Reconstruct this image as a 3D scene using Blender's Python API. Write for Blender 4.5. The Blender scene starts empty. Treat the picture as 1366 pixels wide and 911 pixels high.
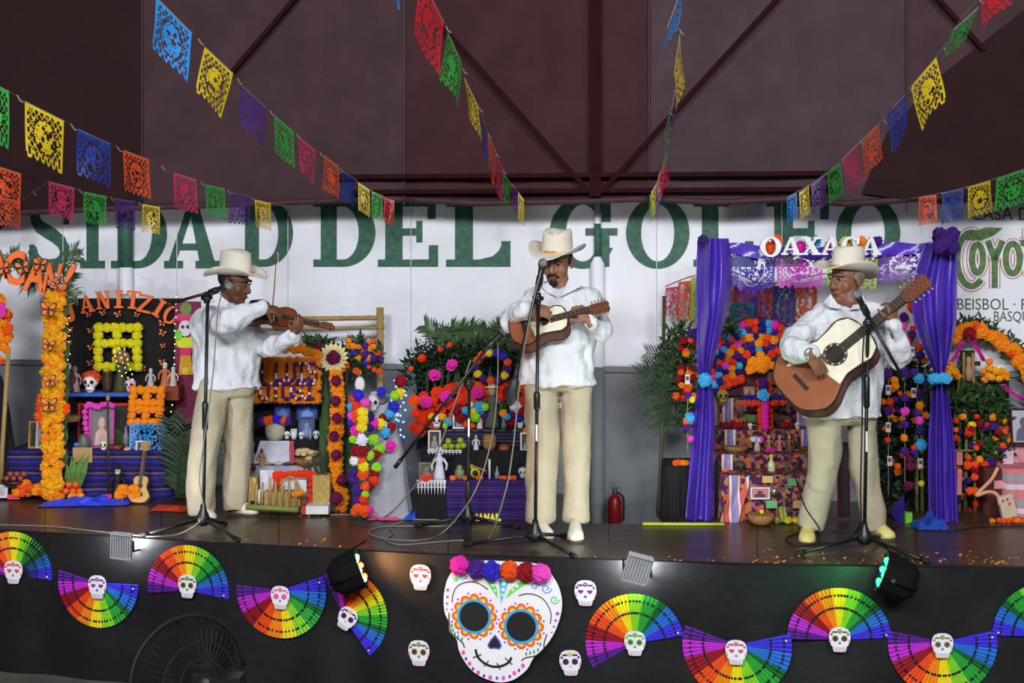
import bpy, bmesh, math, random
from mathutils import Vector as V, Matrix, noise
random.seed(7)
R = random.uniform
PI = math.pi
sc = bpy.context.scene
COL = sc.collection
# ---------------------------------------------------------------- camera, world, lights, exposure
F = 1750.0; CX = 683.0; HY = 350.0      # focal length in pixels of the 1366x911 frame, principal column, horizon row
EYE = 2.48; ZS = 0.85                   # eye height and stage height above the hall floor
cam_d = bpy.data.cameras.new('camera'); cam = bpy.data.objects.new('camera', cam_d); COL.objects.link(cam)
cam.location = (0, 0, EYE); cam.rotation_euler = (PI/2, 0, 0)
cam_d.sensor_width = 36; cam_d.lens = F/1366*36; cam_d.shift_y = -105.5/1366; cam_d.clip_start = .05
sc.camera = cam
w = bpy.data.worlds.new('world'); sc.world = w; w.use_nodes = True
w.node_tree.nodes['Background'].inputs[0].default_value = (.75, .8, 1, 1)
w.node_tree.nodes['Background'].inputs[1].default_value = .09
sc.view_settings.view_transform = 'Standard'; sc.view_settings.look = 'None'
sc.view_settings.gamma = 1; sc.view_settings.use_curve_mapping = False; sc.view_settings.exposure = 0.0
def area(name, loc, tgt, sx, sy, power, col=(1, 1, 1)):
    l = bpy.data.lights.new(name, 'AREA'); l.shape = 'RECTANGLE'; l.size = sx; l.size_y = sy; l.energy = power; l.color = col
    o = bpy.data.objects.new(name, l); COL.objects.link(o); o.location = loc
    o.rotation_euler = (V(tgt)-V(loc)).to_track_quat('-Z', 'Y').to_euler(); return o
# hall luminaires hanging under the roof above the audience
area('hall_lamp_a', (-3.4, -3.0, 6.8), (-1.2, 9, 1.9), 2.4, 1.4, 730, (.96, .98, 1))
area('hall_lamp_b', (3.0, -3.0, 6.8), (1.0, 9, 1.9), 2.4, 1.4, 690, (.96, .98, 1))
area('hall_lamp_c', (-.3, -4.0, 6.2), (0, 9, 2.0), 2.4, 1.4, 400, (.94, .97, 1))

# ---------------------------------------------------------------- helpers
def P(px, py, Y): return V(((px-CX)/F*Y, Y, EYE-(py-HY)/F*Y))
def YS(py): return F*(EYE-ZS)/(py-HY)            # depth of a point standing on the deck
def S(Y): return Y/F                               # metres per pixel at depth Y
def lin(c):
    c = c/255.0
    return c/12.92 if c <= .04045 else ((c+.055)/1.055)**2.4
MATS = {}
def mat(name, rgb, rough=.65, var=.12, scale=12., bump=0., bscale=60., spec=.4, metal=0., emit=0., sheen=0., rgb2=None, alpha=1., trans=0., coat=0., bdist=.01):
    if name in MATS: return MATS[name]
    m = bpy.data.materials.new(name); m.use_nodes = True; nt = m.node_tree; b = nt.nodes['Principled BSDF']
    c = [lin(x) for x in rgb]
    b.inputs['Roughness'].default_value = rough; b.inputs['Metallic'].default_value = metal
    b.inputs['Specular IOR Level'].default_value = spec
    if coat: b.inputs['Coat Weight'].default_value = coat
    if sheen: b.inputs['Sheen Weight'].default_value = sheen
    if alpha < 1: b.inputs['Alpha'].default_value = alpha
    if trans: b.inputs['Transmission Weight'].default_value = trans
    tc = nt.nodes.new('ShaderNodeTexCoord'); n = nt.nodes.new('ShaderNodeTexNoise'); n.inputs['Scale'].default_value = scale; n.inputs['Detail'].default_value = 5
    nt.links.new(tc.outputs['Object'], n.inputs['Vector'])
    r = nt.nodes.new('ShaderNodeValToRGB'); r.color_ramp.elements[0].position = .3; r.color_ramp.elements[1].position = .7
    c2 = [lin(x) for x in rgb2] if rgb2 else [min(1, x*(1+var)) for x in c]
    c1 = c if rgb2 else [x*(1-var) for x in c]
    r.color_ramp.elements[0].color = (*c1, 1); r.color_ramp.elements[1].color = (*c2, 1)
    nt.links.new(n.outputs['Fac'], r.inputs['Fac']); nt.links.new(r.outputs['Color'], b.inputs['Base Color'])
    if emit:
        nt.links.new(r.outputs['Color'], b.inputs['Emission Color']); b.inputs['Emission Strength'].default_value = emit
    if bump:
        n2 = nt.nodes.new('ShaderNodeTexNoise'); n2.inputs['Scale'].default_value = bscale; n2.inputs['Detail'].default_value = 4
        nt.links.new(tc.outputs['Object'], n2.inputs['Vector'])
        bp = nt.nodes.new('ShaderNodeBump'); bp.inputs['Strength'].default_value = bump; bp.inputs['Distance'].default_value = bdist
        nt.links.new(n2.outputs['Fac'], bp.inputs['Height']); nt.links.new(bp.outputs['Normal'], b.inputs['Normal'])
    MATS[name] = m; return m
def stripes(name, bands, axis='Z', scale=1.0, rough=.8):
    """woven cloth: hard colour bands repeating along one object axis"""
    if name in MATS: return MATS[name]
    m = bpy.data.materials.new(name); m.use_nodes = True; nt = m.node_tree; b = nt.nodes['Principled BSDF']
    b.inputs['Roughness'].default_value = rough; b.inputs['Specular IOR Level'].default_value = .2
    tc = nt.nodes.new('ShaderNodeTexCoord'); sx = nt.nodes.new('ShaderNodeSeparateXYZ'); nt.links.new(tc.outputs['Object'], sx.inputs[0])
    mm = nt.nodes.new('ShaderNodeMath'); mm.operation = 'MULTIPLY'; mm.inputs[1].default_value = scale; nt.links.new(sx.outputs[axis], mm.inputs[0])
    fr = nt.nodes.new('ShaderNodeMath'); fr.operation = 'FRACT'; nt.links.new(mm.outputs[0], fr.inputs[0])
    r = nt.nodes.new('ShaderNodeValToRGB'); r.color_ramp.interpolation = 'CONSTANT'
    e = r.color_ramp.elements
    while len(e) < len(bands): e.new(.5)
    for i, (p, c) in enumerate(bands): e[i].position = p
    for i, (p, c) in enumerate(bands): e[i].color = (*[lin(x) for x in c], 1)
    nt.links.new(fr.outputs[0], r.inputs['Fac']); nt.links.new(r.outputs['Color'], b.inputs['Base Color'])
    MATS[name] = m; return m
def patches(name, cols, scale=12., rough=.8):
    """printed cloth: voronoi cells in a list of colours"""
    if name in MATS: return MATS[name]
    m = bpy.data.materials.new(name); m.use_nodes = True; nt = m.node_tree; b = nt.nodes['Principled BSDF']
    b.inputs['Roughness'].default_value = rough; b.inputs['Specular IOR Level'].default_value = .2
    tc = nt.nodes.new('ShaderNodeTexCoord'); vo = nt.nodes.new('ShaderNodeTexVoronoi'); vo.distance = 'CHEBYCHEV'; vo.inputs['Scale'].default_value = scale
    nt.links.new(tc.outputs['Object'], vo.inputs['Vector'])
    sx = nt.nodes.new('ShaderNodeSeparateColor'); nt.links.new(vo.outputs['Color'], sx.inputs[0])
    r = nt.nodes.new('ShaderNodeValToRGB'); r.color_ramp.interpolation = 'CONSTANT'; e = r.color_ramp.elements
    while len(e) < len(cols): e.new(.5)
    for i, c in enumerate(cols): e[i].position = i/len(cols)
    for i, c in enumerate(cols): e[i].color = (*[lin(x) for x in c], 1)
    nt.links.new(sx.outputs[0], r.inputs['Fac']); nt.links.new(r.outputs['Color'], b.inputs['Base Color'])
    MATS[name] = m; return m
def emat(name, rgb, s):
    if name in MATS: return MATS[name]
    m = bpy.data.materials.new(name); m.use_nodes = True; b = m.node_tree.nodes['Principled BSDF']
    c = (*[lin(x) for x in rgb], 1); b.inputs['Base Color'].default_value = c; b.inputs['Emission Color'].default_value = c; b.inputs['Emission Strength'].default_value = s
    MATS[name] = m; return m
def C(*rgb, rough=.7, **k): return mat('paint_%d_%d_%d_%d' % (*rgb, int(rough*100)), rgb, rough, **k)

WL = {}
def T(name, label, cat, loc, group=None, rot=None):
    o = bpy.data.objects.new(name, None); COL.objects.link(o); o.empty_display_size = .05
    o.location = loc; o['label'] = label; o['category'] = cat
    if group: o['group'] = group
    WL[o.name] = V(loc); return o
def tag(o, label, cat, group=None, kind=None):
    o['label'] = label; o['category'] = cat
    if group: o['group'] = group
    if kind: o['kind'] = kind
    return o
class MB:
    def __init__(s): s.v = []; s.f = []; s.m = []; s.cur = 0
    def add(s, vs, fs):
        n = len(s.v); s.v += [V(p) for p in vs]
        for f in fs: s.f.append(tuple(i+n for i in f)); s.m.append(s.cur)
        return s
    def mi(s, i): s.cur = i; return s
    def box(s, c, d, M=None):
        c = V(c); x, y, z = d[0]/2, d[1]/2, d[2]/2
        vs = [V((a*x, b*y, e*z)) for e in (-1, 1) for b in (-1, 1) for a in (-1, 1)]
        if M: vs = [M @ q for q in vs]
        return s.add([c+q for q in vs], [(0, 2, 3, 1), (4, 5, 7, 6), (0, 1, 5, 4), (2, 6, 7, 3), (0, 4, 6, 2), (1, 3, 7, 5)])
    def bar(s, a, b, w, h=None):
        a = V(a); b = V(b); d = b-a; h = h or w
        return s.box((a+b)/2, (w, h, d.length), d.to_track_quat('Z', 'Y').to_matrix())
    def tube(s, pts, r, n=8, caps=True):
        pts = [V(p) for p in pts]; k = len(pts); rs = r if isinstance(r, (list, tuple)) else [r]*k
        up = None; base = len(s.v); vs = []; fs = []
        for i, p in enumerate(pts):
            d = (pts[min(i+1, k-1)]-pts[max(i-1, 0)])
            d = d.normalized() if d.length > 1e-9 else V((0, 0, 1))
            if up is None: up = d.orthogonal().normalized()
            up = (up-d*up.dot(d)); up = up.normalized() if up.length > 1e-6 else d.orthogonal().normalized()
            q = d.cross(up)
            for j in range(n):
                a = 2*PI*j/n; vs.append(p+(up*math.cos(a)+q*math.sin(a))*rs[i])
        for i in range(k-1):
            for j in range(n): fs.append((i*n+j, i*n+(j+1) % n, (i+1)*n+(j+1) % n, (i+1)*n+j))
        if caps: fs += [tuple(range(n-1, -1, -1)), tuple((k-1)*n+j for j in range(n))]
        return s.add(vs, fs)
    def ball(s, c, r, n=12, k=8, M=None):
        c = V(c); r = r if isinstance(r, (tuple, list, V)) else (r, r, r)
        vs = [V((0, 0, -1))]
        for i in range(1, k):
            t = -PI/2+PI*i/k
            for j in range(n): a = 2*PI*j/n; vs.append(V((math.cos(t)*math.cos(a), math.cos(t)*math.sin(a), math.sin(t))))
        vs.append(V((0, 0, 1)))
        vs = [V((q.x*r[0], q.y*r[1], q.z*r[2])) for q in vs]
        if M: vs = [M @ q for q in vs]
        fs = [(0, 1+(j+1) % n, 1+j) for j in range(n)]
        for i in range(k-2):
            for j in range(n): fs.append((1+i*n+j, 1+i*n+(j+1) % n, 1+(i+1)*n+(j+1) % n, 1+(i+1)*n+j))
        e = 1+(k-1)*n; fs += [(e, 1+(k-2)*n+j, 1+(k-2)*n+(j+1) % n) for j in range(n)]
        return s.add([c+q for q in vs], fs)
    def lathe(s, prof, c, n=14, M=None):
        c = V(c); vs = []; fs = []; k = len(prof)
        for (r, z) in prof:
            for j in range(n):
                a = 2*PI*j/n; q = V((r*math.cos(a), r*math.sin(a), z)); vs.append(c+(M @ q if M else q))
        for i in range(k-1):
            for j in range(n): fs.append((i*n+j, i*n+(j+1) % n, (i+1)*n+(j+1) % n, (i+1)*n+j))
        fs += [tuple(range(n-1, -1, -1)), tuple((k-1)*n+j for j in range(n))]
        return s.add(vs, fs)
    def loft(s, rings, n=16):
        """rings: (centre, rx, ry, yaw) horizontal ellipses bottom to top"""
        vs = []; fs = []; k = len(rings)
        for (c, rx, ry, yaw) in rings:
            for j in range(n):
                a = 2*PI*j/n; x = rx*math.cos(a); y = ry*math.sin(a)
                vs.append(V(c)+V((x*math.cos(yaw)-y*math.sin(yaw), x*math.sin(yaw)+y*math.cos(yaw), 0)))
        for i in range(k-1):
            for j in range(n): fs.append((i*n+j, i*n+(j+1) % n, (i+1)*n+(j+1) % n, (i+1)*n+j))
        fs += [tuple(range(n-1, -1, -1)), tuple((k-1)*n+j for j in range(n))]
        return s.add(vs, fs)
    def plate(s, pts, t):
        """closed outline (3D points, in one plane) given thickness t (vector)"""
        k = len(pts); t = V(t); pts = [V(p) for p in pts]
        return s.add(pts+[p+t for p in pts], [tuple(range(k)), tuple(range(2*k-1, k-1, -1))]+[(i, i+k, (i+1) % k+k, (i+1) % k) for i in range(k)])
    def mesh(s, name, mats, smooth=False, center=True):
        me = bpy.data.meshes.new(name)
        if center and s.v:
            lo = V((min(p.x for p in s.v), min(p.y for p in s.v), min(p.z for p in s.v))); hi = V((max(p.x for p in s.v), max(p.y for p in s.v), max(p.z for p in s.v)))
            c = (lo+hi)/2; c.z = lo.z
        else: c = V((0, 0, 0))
        me.from_pydata([p-c for p in s.v], [], s.f)
        for m in (mats if isinstance(mats, (list, tuple)) else [mats]): me.materials.append(m)
        me.polygons.foreach_set('material_index', s.m)
        if smooth: me.polygons.foreach_set('use_smooth', [True]*len(s.f))
        me.update(); return me, c
def link(name, me, loc, parent=None, scale=None, rot=None):
    o = bpy.data.objects.new(name, me); COL.objects.link(o)
    loc = V(loc); WL[o.name] = loc
    if parent: o.parent = parent; o.location = loc-WL[parent.name]
    else: o.location = loc
    if scale is not None: o.scale = scale if isinstance(scale, (tuple, list, V)) else (scale,)*3
    if rot is not None: o.rotation_euler = rot
    return o
STUFF = {'punched_dots', 'purple_dots', 'petal_centres', 'eye_petals', 'side_dots', 'chin_dots', 'chin_drops', 'cheek_dots', 'cheek_dashes', 'leaf_dots', 'teeth', 'forehead_leaf', 'forehead_flower', 'cooling_fin', 'knot', 'guard_ring', 'foliage', 'petals', 'small_flowers', 'strings', 'tuning_pegs', 'frets', 'studs', 'fringe', 'print', 'bulbs', 'pipe_rungs', 'straw'}
def obj(name, mb, mats, parent=None, smooth=False):
    me, c = mb.mesh(name, mats, smooth); o = link(name, me, c, parent)
    if name in STUFF: o['kind'] = 'stuff'
    return o
def one(name, mb, mats, label, cat, group=None, smooth=False): return tag(obj(name, mb, mats, None, smooth), label, cat, group)
def fix_normals(me):
    bm = bmesh.new(); bm.from_mesh(me); bmesh.ops.recalc_face_normals(bm, faces=bm.faces); bm.to_mesh(me); bm.free()
def remesh(mb, vox, it=4, fac=.5, fn=None):
    """one continuous skin around all closed pieces of mb"""
    me, c = mb.mesh('tmp', [], False, False); fix_normals(me)
    o = bpy.data.objects.new('tmp', me); COL.objects.link(o)
    r = o.modifiers.new('r', 'REMESH'); r.mode = 'VOXEL'; r.voxel_size = vox
    if it: q = o.modifiers.new('s', 'SMOOTH'); q.factor = fac; q.iterations = it
    dg = bpy.context.evaluated_depsgraph_get(); n = bpy.data.meshes.new_from_object(o.evaluated_get(dg))
    bpy.data.objects.remove(o); bpy.data.meshes.remove(me)
    if fn:
        nn = [v.normal.copy() for v in n.vertices]
        for v, q in zip(n.vertices, nn): v.co = v.co+q*fn(v.co)
    n.polygons.foreach_set('use_smooth', [True]*len(n.polygons)); n.materials.clear(); n.update(); return n
def skinned(name, mb, m, parent, vox=.008, it=4, fn=None, fac=.5):
    n = remesh(mb, vox, it, fac, fn); vs = n.vertices
    c = sum((v.co for v in vs), V())/max(1, len(vs))
    for v in vs: v.co -= c
    n.materials.append(m); n.name = name; return link(name, n, c, parent)

def interp(tab, x):
    if x <= tab[0][0]: a, b = tab[0], tab[1]
    elif x >= tab[-1][0]: a, b = tab[-2], tab[-1]
    else:
        for a, b in zip(tab, tab[1:]):
            if a[0] <= x <= b[0]: break
    return a[1]+(b[1]-a[1])*(x-a[0])/(b[0]-a[0])
FE = [(-200, 7.99), (0, 7.97), (73, 7.88), (300, 7.60), (580, 7.31), (840, 7.166), (1020, 7.06), (1366, 6.99), (1560, 6.97)]
def YF(px): return interp(FE, px)                  # front edge of the deck
def YW(px): return 9.32/(1+.15*(px-CX)/F)          # back wall
def Pf(px, py, off=.0): return P(px, py, YF(px)-off)
def Pw(px, py, off=.0): return P(px, py, YW(px)-off)
WT = V((1, -.15, 0)).normalized(); WN = V((-.15, -1, 0)).normalized()   # along the wall, towards the hall
def smooth_pts(pts, n=6):
    pts = [V(p) for p in pts]; out = []
    for i in range(len(pts)-1):
        p0 = pts[max(i-1, 0)]; p1 = pts[i]; p2 = pts[i+1]; p3 = pts[min(i+2, len(pts)-1)]
        for k in range(n):
            t = k/n; out.append(.5*((2*p1)+(p2-p0)*t+(2*p0-5*p1+4*p2-p3)*t*t+(3*p1-p0-3*p2+p3)*t**3))
    return out+[pts[-1]]
def PS(px, py): return P(px, py, YS(py))           # point on the deck seen at a pixel
# ---------------------------------------------------------------- floor, stage, wall
def struct(o): o['kind'] = 'structure'; return o
fl = MB(); fl.box((0, 6, -.05), (16, 16, .1)); struct(obj('floor', fl, mat('concrete', (88, 86, 78), .8, .25, 5, bump=.3)))
wood = mat('deck_wood', (50, 39, 32), .3, .25, 7, rgb2=(76, 60, 48), bump=.15, bscale=40, spec=.5)
# wood grain stretched along the boards
nt = wood.node_tree
mp = nt.nodes.new('ShaderNodeMapping'); mp.inputs['Scale'].default_value = (.35, 3.5, 1)
for n in [n for n in nt.nodes if n.type == 'TEX_NOISE']:
    for l in list(n.inputs['Vector'].links): src = l.from_socket; nt.links.remove(l); nt.links.new(src, mp.inputs['Vector']); nt.links.new(mp.outputs['Vector'], n.inputs['Vector'])
BE = [(-260, 9.15), (0, 9.1), (240, 8.95), (480, 8.42), (700, 8.2), (1100, 8.15), (1600, 8.1)]
stage = T('stage_floor', 'dark plywood stage deck', 'stage', (0, 7.7, ZS)); stage['kind'] = 'structure'
def prism(pts, z0, z1): 
    m = MB(); m.plate([V((p[0], p[1], z1)) for p in pts], (0, 0, z0-z1)); return m
def XY(px, Y): return ((px-CX)/F*Y, Y)
joints = [-260, -110, 60, 215, 372, 598, 812, 1010, 1222, 1420, 1600]
for a, b in zip(joints, joints[1:]):
    g = .45
    xs = [a+g, (a+b)/2, b-g]
    pts = [XY(q, YF(q)) for q in xs]+[XY(q, interp(BE, q)) for q in reversed(xs)]
    obj('deck_panel', prism(pts, ZS-.04, ZS), wood, stage)
def rear(a, b):
    pts = [XY(q, interp(BE, q)+.004) for q in (a, (a+b)/2, b)]+[XY(b, YW(b)-.02), XY(a, YW(a)-.02)]
    obj('rear_deck_panel', prism(pts, ZS-.04, ZS-.001), wood, stage)
for a, b in ((-260, 60), (61, 372), (373, 560), (561, 772), (905, 1222), (1223, 1600)): rear(a, b)
fr = MB()
for q in (-200, 40, 280, 520, 760, 1000, 1240, 1480):
    for Y in (YF(q)+.12, interp(BE, q)-.1): x, y = XY(q, Y); fr.box((x, y, (ZS-.04)/2), (.06, .06, ZS-.04))
obj('support_frame', fr, C(40, 40, 42, rough=.5), stage)
edge = MB()
for q0, q1 in zip(range(-240, 1600, 60), range(-180, 1600, 60)):
    a = XY(q0, YF(q0)-.002); b = XY(q1, YF(q1)-.002); edge.add([(*a, ZS+.002), (*b, ZS+.002), (*b, ZS-.035), (*a, ZS-.035)], [(0, 1, 2, 3)])
obj('deck_edge', edge, C(70, 55, 42), stage)

# back wall: white above, grey dado, steel column and conduit
def zw(py): return EYE-(py-HY)/F*9.32
def wslab(m, px0, px1, z0, z1, off0, off1):
    a0 = Pw(px0, 0, off0); b0 = Pw(px1, 0, off0); a1 = Pw(px0, 0, off1); b1 = Pw(px1, 0, off1)
    vs = [V((q.x, q.y, z)) for z in (z0, z1) for q in (a0, b0, b1, a1)]
    return m.add(vs, [(3, 2, 1, 0), (4, 5, 6, 7), (0, 1, 5, 4), (1, 2, 6, 5), (2, 3, 7, 6), (3, 0, 4, 7)])
white = mat('wall_white', (224, 225, 232), .75, .05, 2.2, bump=.25, bscale=18, spec=.2)
grey = mat('wall_grey', (120, 124, 129), .6, .14, 3, bump=.3, bscale=30)
wall = T('wall_back', 'painted back wall, white over a grey dado', 'wall', (0, 9.32, 0)); wall['kind'] = 'structure'
m = MB(); wslab(m, -400, 1800, zw(487), 6.0, 0, -.15); obj('white_upper_wall', m, white, wall)
m = MB(); wslab(m, -400, 1800, 0, zw(487), 0, -.15); obj('grey_dado', m, grey, wall)
m = MB(); wslab(m, -400, 1800, zw(494), zw(487), .03, 0); obj('dado_ledge', m, grey, wall)
for q in (60, 500, 640, 960):                      # raised steel sheets of the dado
    m = MB(); wslab(m, q+8, q+120, .3, zw(500), .008, 0); obj('dado_panel', m, grey, wall)
def col_tube(px, py0, py1, r, off, n=14):
    a = Pw(px, 0, off); mm = MB(); mm.tube([V((a.x, a.y, zw(py1))), V((a.x, a.y, zw(py0)))], r, n); return mm
green = mat('green_paint', (38, 78, 62), .6, .2, 26, rgb2=(58, 102, 84), bump=.2)
a = Pw(797, 0, .04)
mm = MB(); mm.lathe([(.05, 0), (.05, zw(352)), (.022, zw(342)), (.022, zw(268))], (a.x, a.y, 0), 16)
colp = obj('steel_column', mm, white, wall, True)
mm = MB(); mm.lathe([(.054, 0), (.054, zw(487))], (a.x, a.y, 0), 16); obj('column_base', mm, grey, wall, True)
mm = MB(); mm.lathe([(.0235, zw(345)), (.0235, zw(299))], (a.x, a.y, 0), 16); obj('painted_band', mm, green, wall, True)
for q, rr in ((168, .05),):
    obj('drain_pipe', col_tube(q, 268, 690, rr, .055), white, wall, True)
    mm = col_tube(q, 268, 357, rr+.002, .055); obj('painted_band', mm, green, wall, True)
for q in (84, 236, 548, 384, 1043, 876):
    obj('wall_cable', col_tube(q, 255, 470, .003, .01, 6), C(215, 213, 215), wall)

# ---- slab letters: polygons in a unit box
def rect(a, b, c, d): return [(a, b), (c, b), (c, d), (a, d)]
def ring(cx, cy, ro, ri, a0, a1, n=26):
    out = []
    for i in range(n):
        t0 = math.radians(a0+(a1-a0)*i/n); t1 = math.radians(a0+(a1-a0)*(i+1)/n)
        f = lambda r, t: (cx+r[0]*math.cos(t), cy+r[1]*math.sin(t))
        out.append([f(ri, t0), f(ro, t0), f(ro, t1), f(ri, t1)])
    return out
def stroke(pts, w):
    out = []
    for i, ((x0, y0), (x1, y1)) in enumerate(zip(pts, pts[1:])):
        d = math.hypot(x1-x0, y1-y0) or 1; nx, ny = -(y1-y0)/d*w/2, (x1-x0)/d*w/2; ex, ey = (x1-x0)/d*w*.12, (y1-y0)/d*w*.12
        out.append([(x0-nx-ex, y0-ny-ey), (x1-nx+ex, y1-ny+ey), (x1+nx+ex, y1+ny+ey), (x0+nx-ex, y0+ny-ey)])
    return out
t = .11
def slab(ch):
    L = {
     'I': [rect(.28, 0, .72, 1), rect(.05, 0, .95, t), rect(.05, 1-t, .95, 1)],
     'D': [rect(.12, 0, .38, 1), rect(0, 0, .4, t), rect(0, 1-t, .4, 1), rect(.38, 0, .5, t), rect(.38, 1-t, .5, 1)]+ring(.48, .5, (.52, .5), (.25, .39), -90, 90),
     'O': ring(.5, .5, (.5, .53), (.26, .42), 0, 360, 40),
     'C': ring(.5, .5, (.5, .53), (.25, .41), 45, 315, 34)+[rect(.8, .62, .95, .98), rect(.78, .06, .93, .24)],
     'G': ring(.5, .5, (.5, .53), (.25, .42), 38, 335, 34)+[rect(.72, 0, .9, .52), rect(.54, .46, 1.02, .57), rect(.78, .66, .92, 1.0)],
     'E': [rect(.12, 0, .4, 1), rect(0, 0, .95, t), rect(0, 1-t, .92, 1), rect(.38, .46, .66, .57), rect(.62, .36, .72, .68), rect(.82, 0, .97, .32), rect(.8, .7, .93, 1)],
     'F': [rect(.12, 0, .4, 1), rect(0, 0, .56, t), rect(0, 1-t, .92, 1), rect(.38, .46, .66, .57), rect(.62, .36, .72, .68), rect(.8, .7, .93, 1)],
     'L': [rect(.14, 0, .42, 1), rect(0, 0, .97, t), rect(0, 1-t, .6, 1), rect(.86, 0, 1, .38), [(.52, t), (.88, t), (.88, .36), (.82, .24), (.73, .16)]],
     'A': [[(.06, .05), (.2, .05), (.5, .8), (.45, 1)], [(.42, 1), (.58, 1), (.92, .05), (.64, .05)], rect(.26, .26, .74, .36), rect(0, 0, .34, t), rect(.56, 0, 1, t)],
     'X': [[(.08, 0), (.2, 0), (.86, 1), (.74, 1)], [(.1, 1), (.4, 1), (.92, 0), (.62, 0)], rect(0, 0, .34, t), rect(.54, 0, 1, t), rect(.02, 1-t, .46, 1), rect(.62, 1-t, .98, 1)],
     'N': [rect(.1, 0, .26, 1), rect(.74, 0, .9, 1), [(.1, 1), (.36, 1), (.9, 0), (.66, 0)], rect(0, 0, .36, t), rect(0, 1-t, .3, 1), rect(.62, 1-t, 1, 1)],
     'T': [rect(.36, 0, .64, 1), rect(0, 1-t, 1, 1), rect(.2, 0, .8, t), rect(0, .72, .12, 1), rect(.88, .72, 1, 1)],
     'Z': [rect(.02, 1-t-.03, .98, 1), rect(.02, 0, .98, t+.03), [(.02, .1), (.3, .1), (.98, .9), (.7, .9)]],
     'J': [rect(.45, .28, .75, 1), rect(.25, 1-t, .98, 1)]+ring(.42, .28, (.33, .3), (.05, .12), 180, 360, 16),
     'R': [rect(.12, 0, .38, 1), rect(0, 0, .5, t), rect(0, 1-t, .5, 1)]+ring(.48, .72, (.42, .28), (.18, .18), -90, 90)+[[(.5, .46), (.72, .46), (1, 0), (.74, 0)]],
     'S': stroke([(.86, .78), (.8, .88), (.68, .94), (.5, .95), (.3, .92), (.19, .83), (.18, .72), (.26, .62), (.42, .55), (.6, .48), (.76, .39), (.83, .28), (.8, .15), (.68, .07), (.5, .05), (.3, .07), (.17, .16), (.12, .28)], .2)+[rect(.8, .64, .92, 1), rect(.05, 0, .17, .36)],
    }[ch]
    return L
def lettermesh(ch, o, ux, uy, nrm, th, mb=None):
    """o = lower left corner, ux / uy = full width and height vectors, nrm = towards the viewer"""
    mb = mb or MB()
    for k, pl in enumerate(slab(ch)):
        e = nrm*(.00005*(k % 7))
        mb.plate([o+ux*x+uy*y+nrm*th+e for x, y in pl], -nrm*th)
    return mb
for ch, a, b in (('R', -62, 14), ('S', 36, 97), ('I', 105, 142), ('D', 148, 223), ('A', 219, 294), ('D', 318, 391), ('D', 418, 501), ('E', 504, 587), ('L', 595, 681), ('G', 733, 822), ('O', 835, 920), ('L', 925, 1005), ('F', 1022, 1112), ('O', 1115, 1201)):
    py = 360 if a < 100 else (358 if a < 300 else 356); p0 = Pw(a, py, .0015); p1 = Pw(b, py, .0015); tp = Pw(a, 266, .0015)
    obj('painted_letter', lettermesh(ch, p0, p1-p0, V((0, 0, tp.z-p0.z)), WN, .0015), green, wall)
def text_mesh(s, off=0.0, ext=0.0, align='LEFT', shear=0.0):
    cu = bpy.data.curves.new('t', 'FONT'); cu.body = s; cu.size = 1; cu.align_x = align; cu.offset = off; cu.extrude = ext; cu.shear = shear; cu.resolution_u = 3
    o = bpy.data.objects.new('t', cu); COL.objects.link(o); dg = bpy.context.evaluated_depsgraph_get(); dg.update()
    me = bpy.data.meshes.new_from_object(o.evaluated_get(dg)); bpy.data.objects.remove(o); bpy.data.curves.remove(cu); return me
def text_on(name, s, o, ux, uy, nrm, m, parent, off=0., ext=0., shear=0., width=None, height=None):
    """flat lettering with its left end at o, written along ux (unit), cap height / width given in metres"""
    me = text_mesh(s, off, ext, 'LEFT', shear); vs = [v.co.copy() for v in me.vertices]
    x0 = min(v.x for v in vs); x1 = max(v.x for v in vs); y0 = min(v.y for v in vs); y1 = max(v.y for v in vs)
    sy = (height/(y1-y0)) if height else 1; sx = (width/(x1-x0)) if width else sy
    for v, c in zip(me.vertices, vs): v.co = ux*((c.x-x0)*sx)+uy*((c.y-y0)*sy)+nrm*c.z
    me.materials.clear(); me.materials.append(m); me.name = name; return link(name, me, o, parent)
Z = V((0, 0, 1))
tg = C(70, 84, 74); sgn = lambda px, py, o=.004: Pw(px, py, o)
def wtext(s, px0, px1, py0, py1, m, off=0., dz=.004, nm='painted_word'):
    a = Pw(px0, py1, dz); b = Pw(px1, py1, dz); text_on(nm, s, a, WT, Z, WN, m, wall, off, width=(b-a).length, height=Pw(px0, py0).z-Pw(px0, py1).z)
wtext('CASA DE LOS', 1296, 1432, 277, 294, tg)
def tarc(cx, cy, rx, ry, a0, a1, n=18): return [(cx+rx*math.cos(math.radians(a0+(a1-a0)*i/n)), cy-ry*math.sin(math.radians(a0+(a1-a0)*i/n))) for i in range(n+1)]
team = [[tarc(1296, 346, 19, 36, 50, 310)], [tarc(1304, 345, 7.5, 19, 0, 360)], [[(1318, 322), (1327, 346)], [(1337, 322), (1327, 346)], [(1327, 344), (1327, 383)]], [tarc(1351, 345, 9.5, 20, 0, 360)], [[(1371, 306), (1371, 366)], [(1362, 324), (1382, 324)]], [tarc(1396, 345, 9, 20, 20, 340), [(1388, 345), (1404, 345)]], [tarc(1422, 336, 8, 10, 20, 260), tarc(1422, 356, 8, 10, 200, -80)]]
tgr = mat('team_green', (50, 84, 48), .6, .25, 30, rgb2=(104, 132, 70))
for lt in team:
    for dz, w_, mm_ in ((.002, 15, C(190, 84, 76)), (.0035, 12.5, C(224, 225, 232)), (.005, 8.5, tgr)):
        m = MB()
        for path in lt:
            for k, pl in enumerate(stroke(path, w_)): m.plate([Pw(x, y, dz+.0001*(k % 5)) for x, y in pl], WN*-.001)
        obj('team_name_letter', m, mm_, wall)
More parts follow.
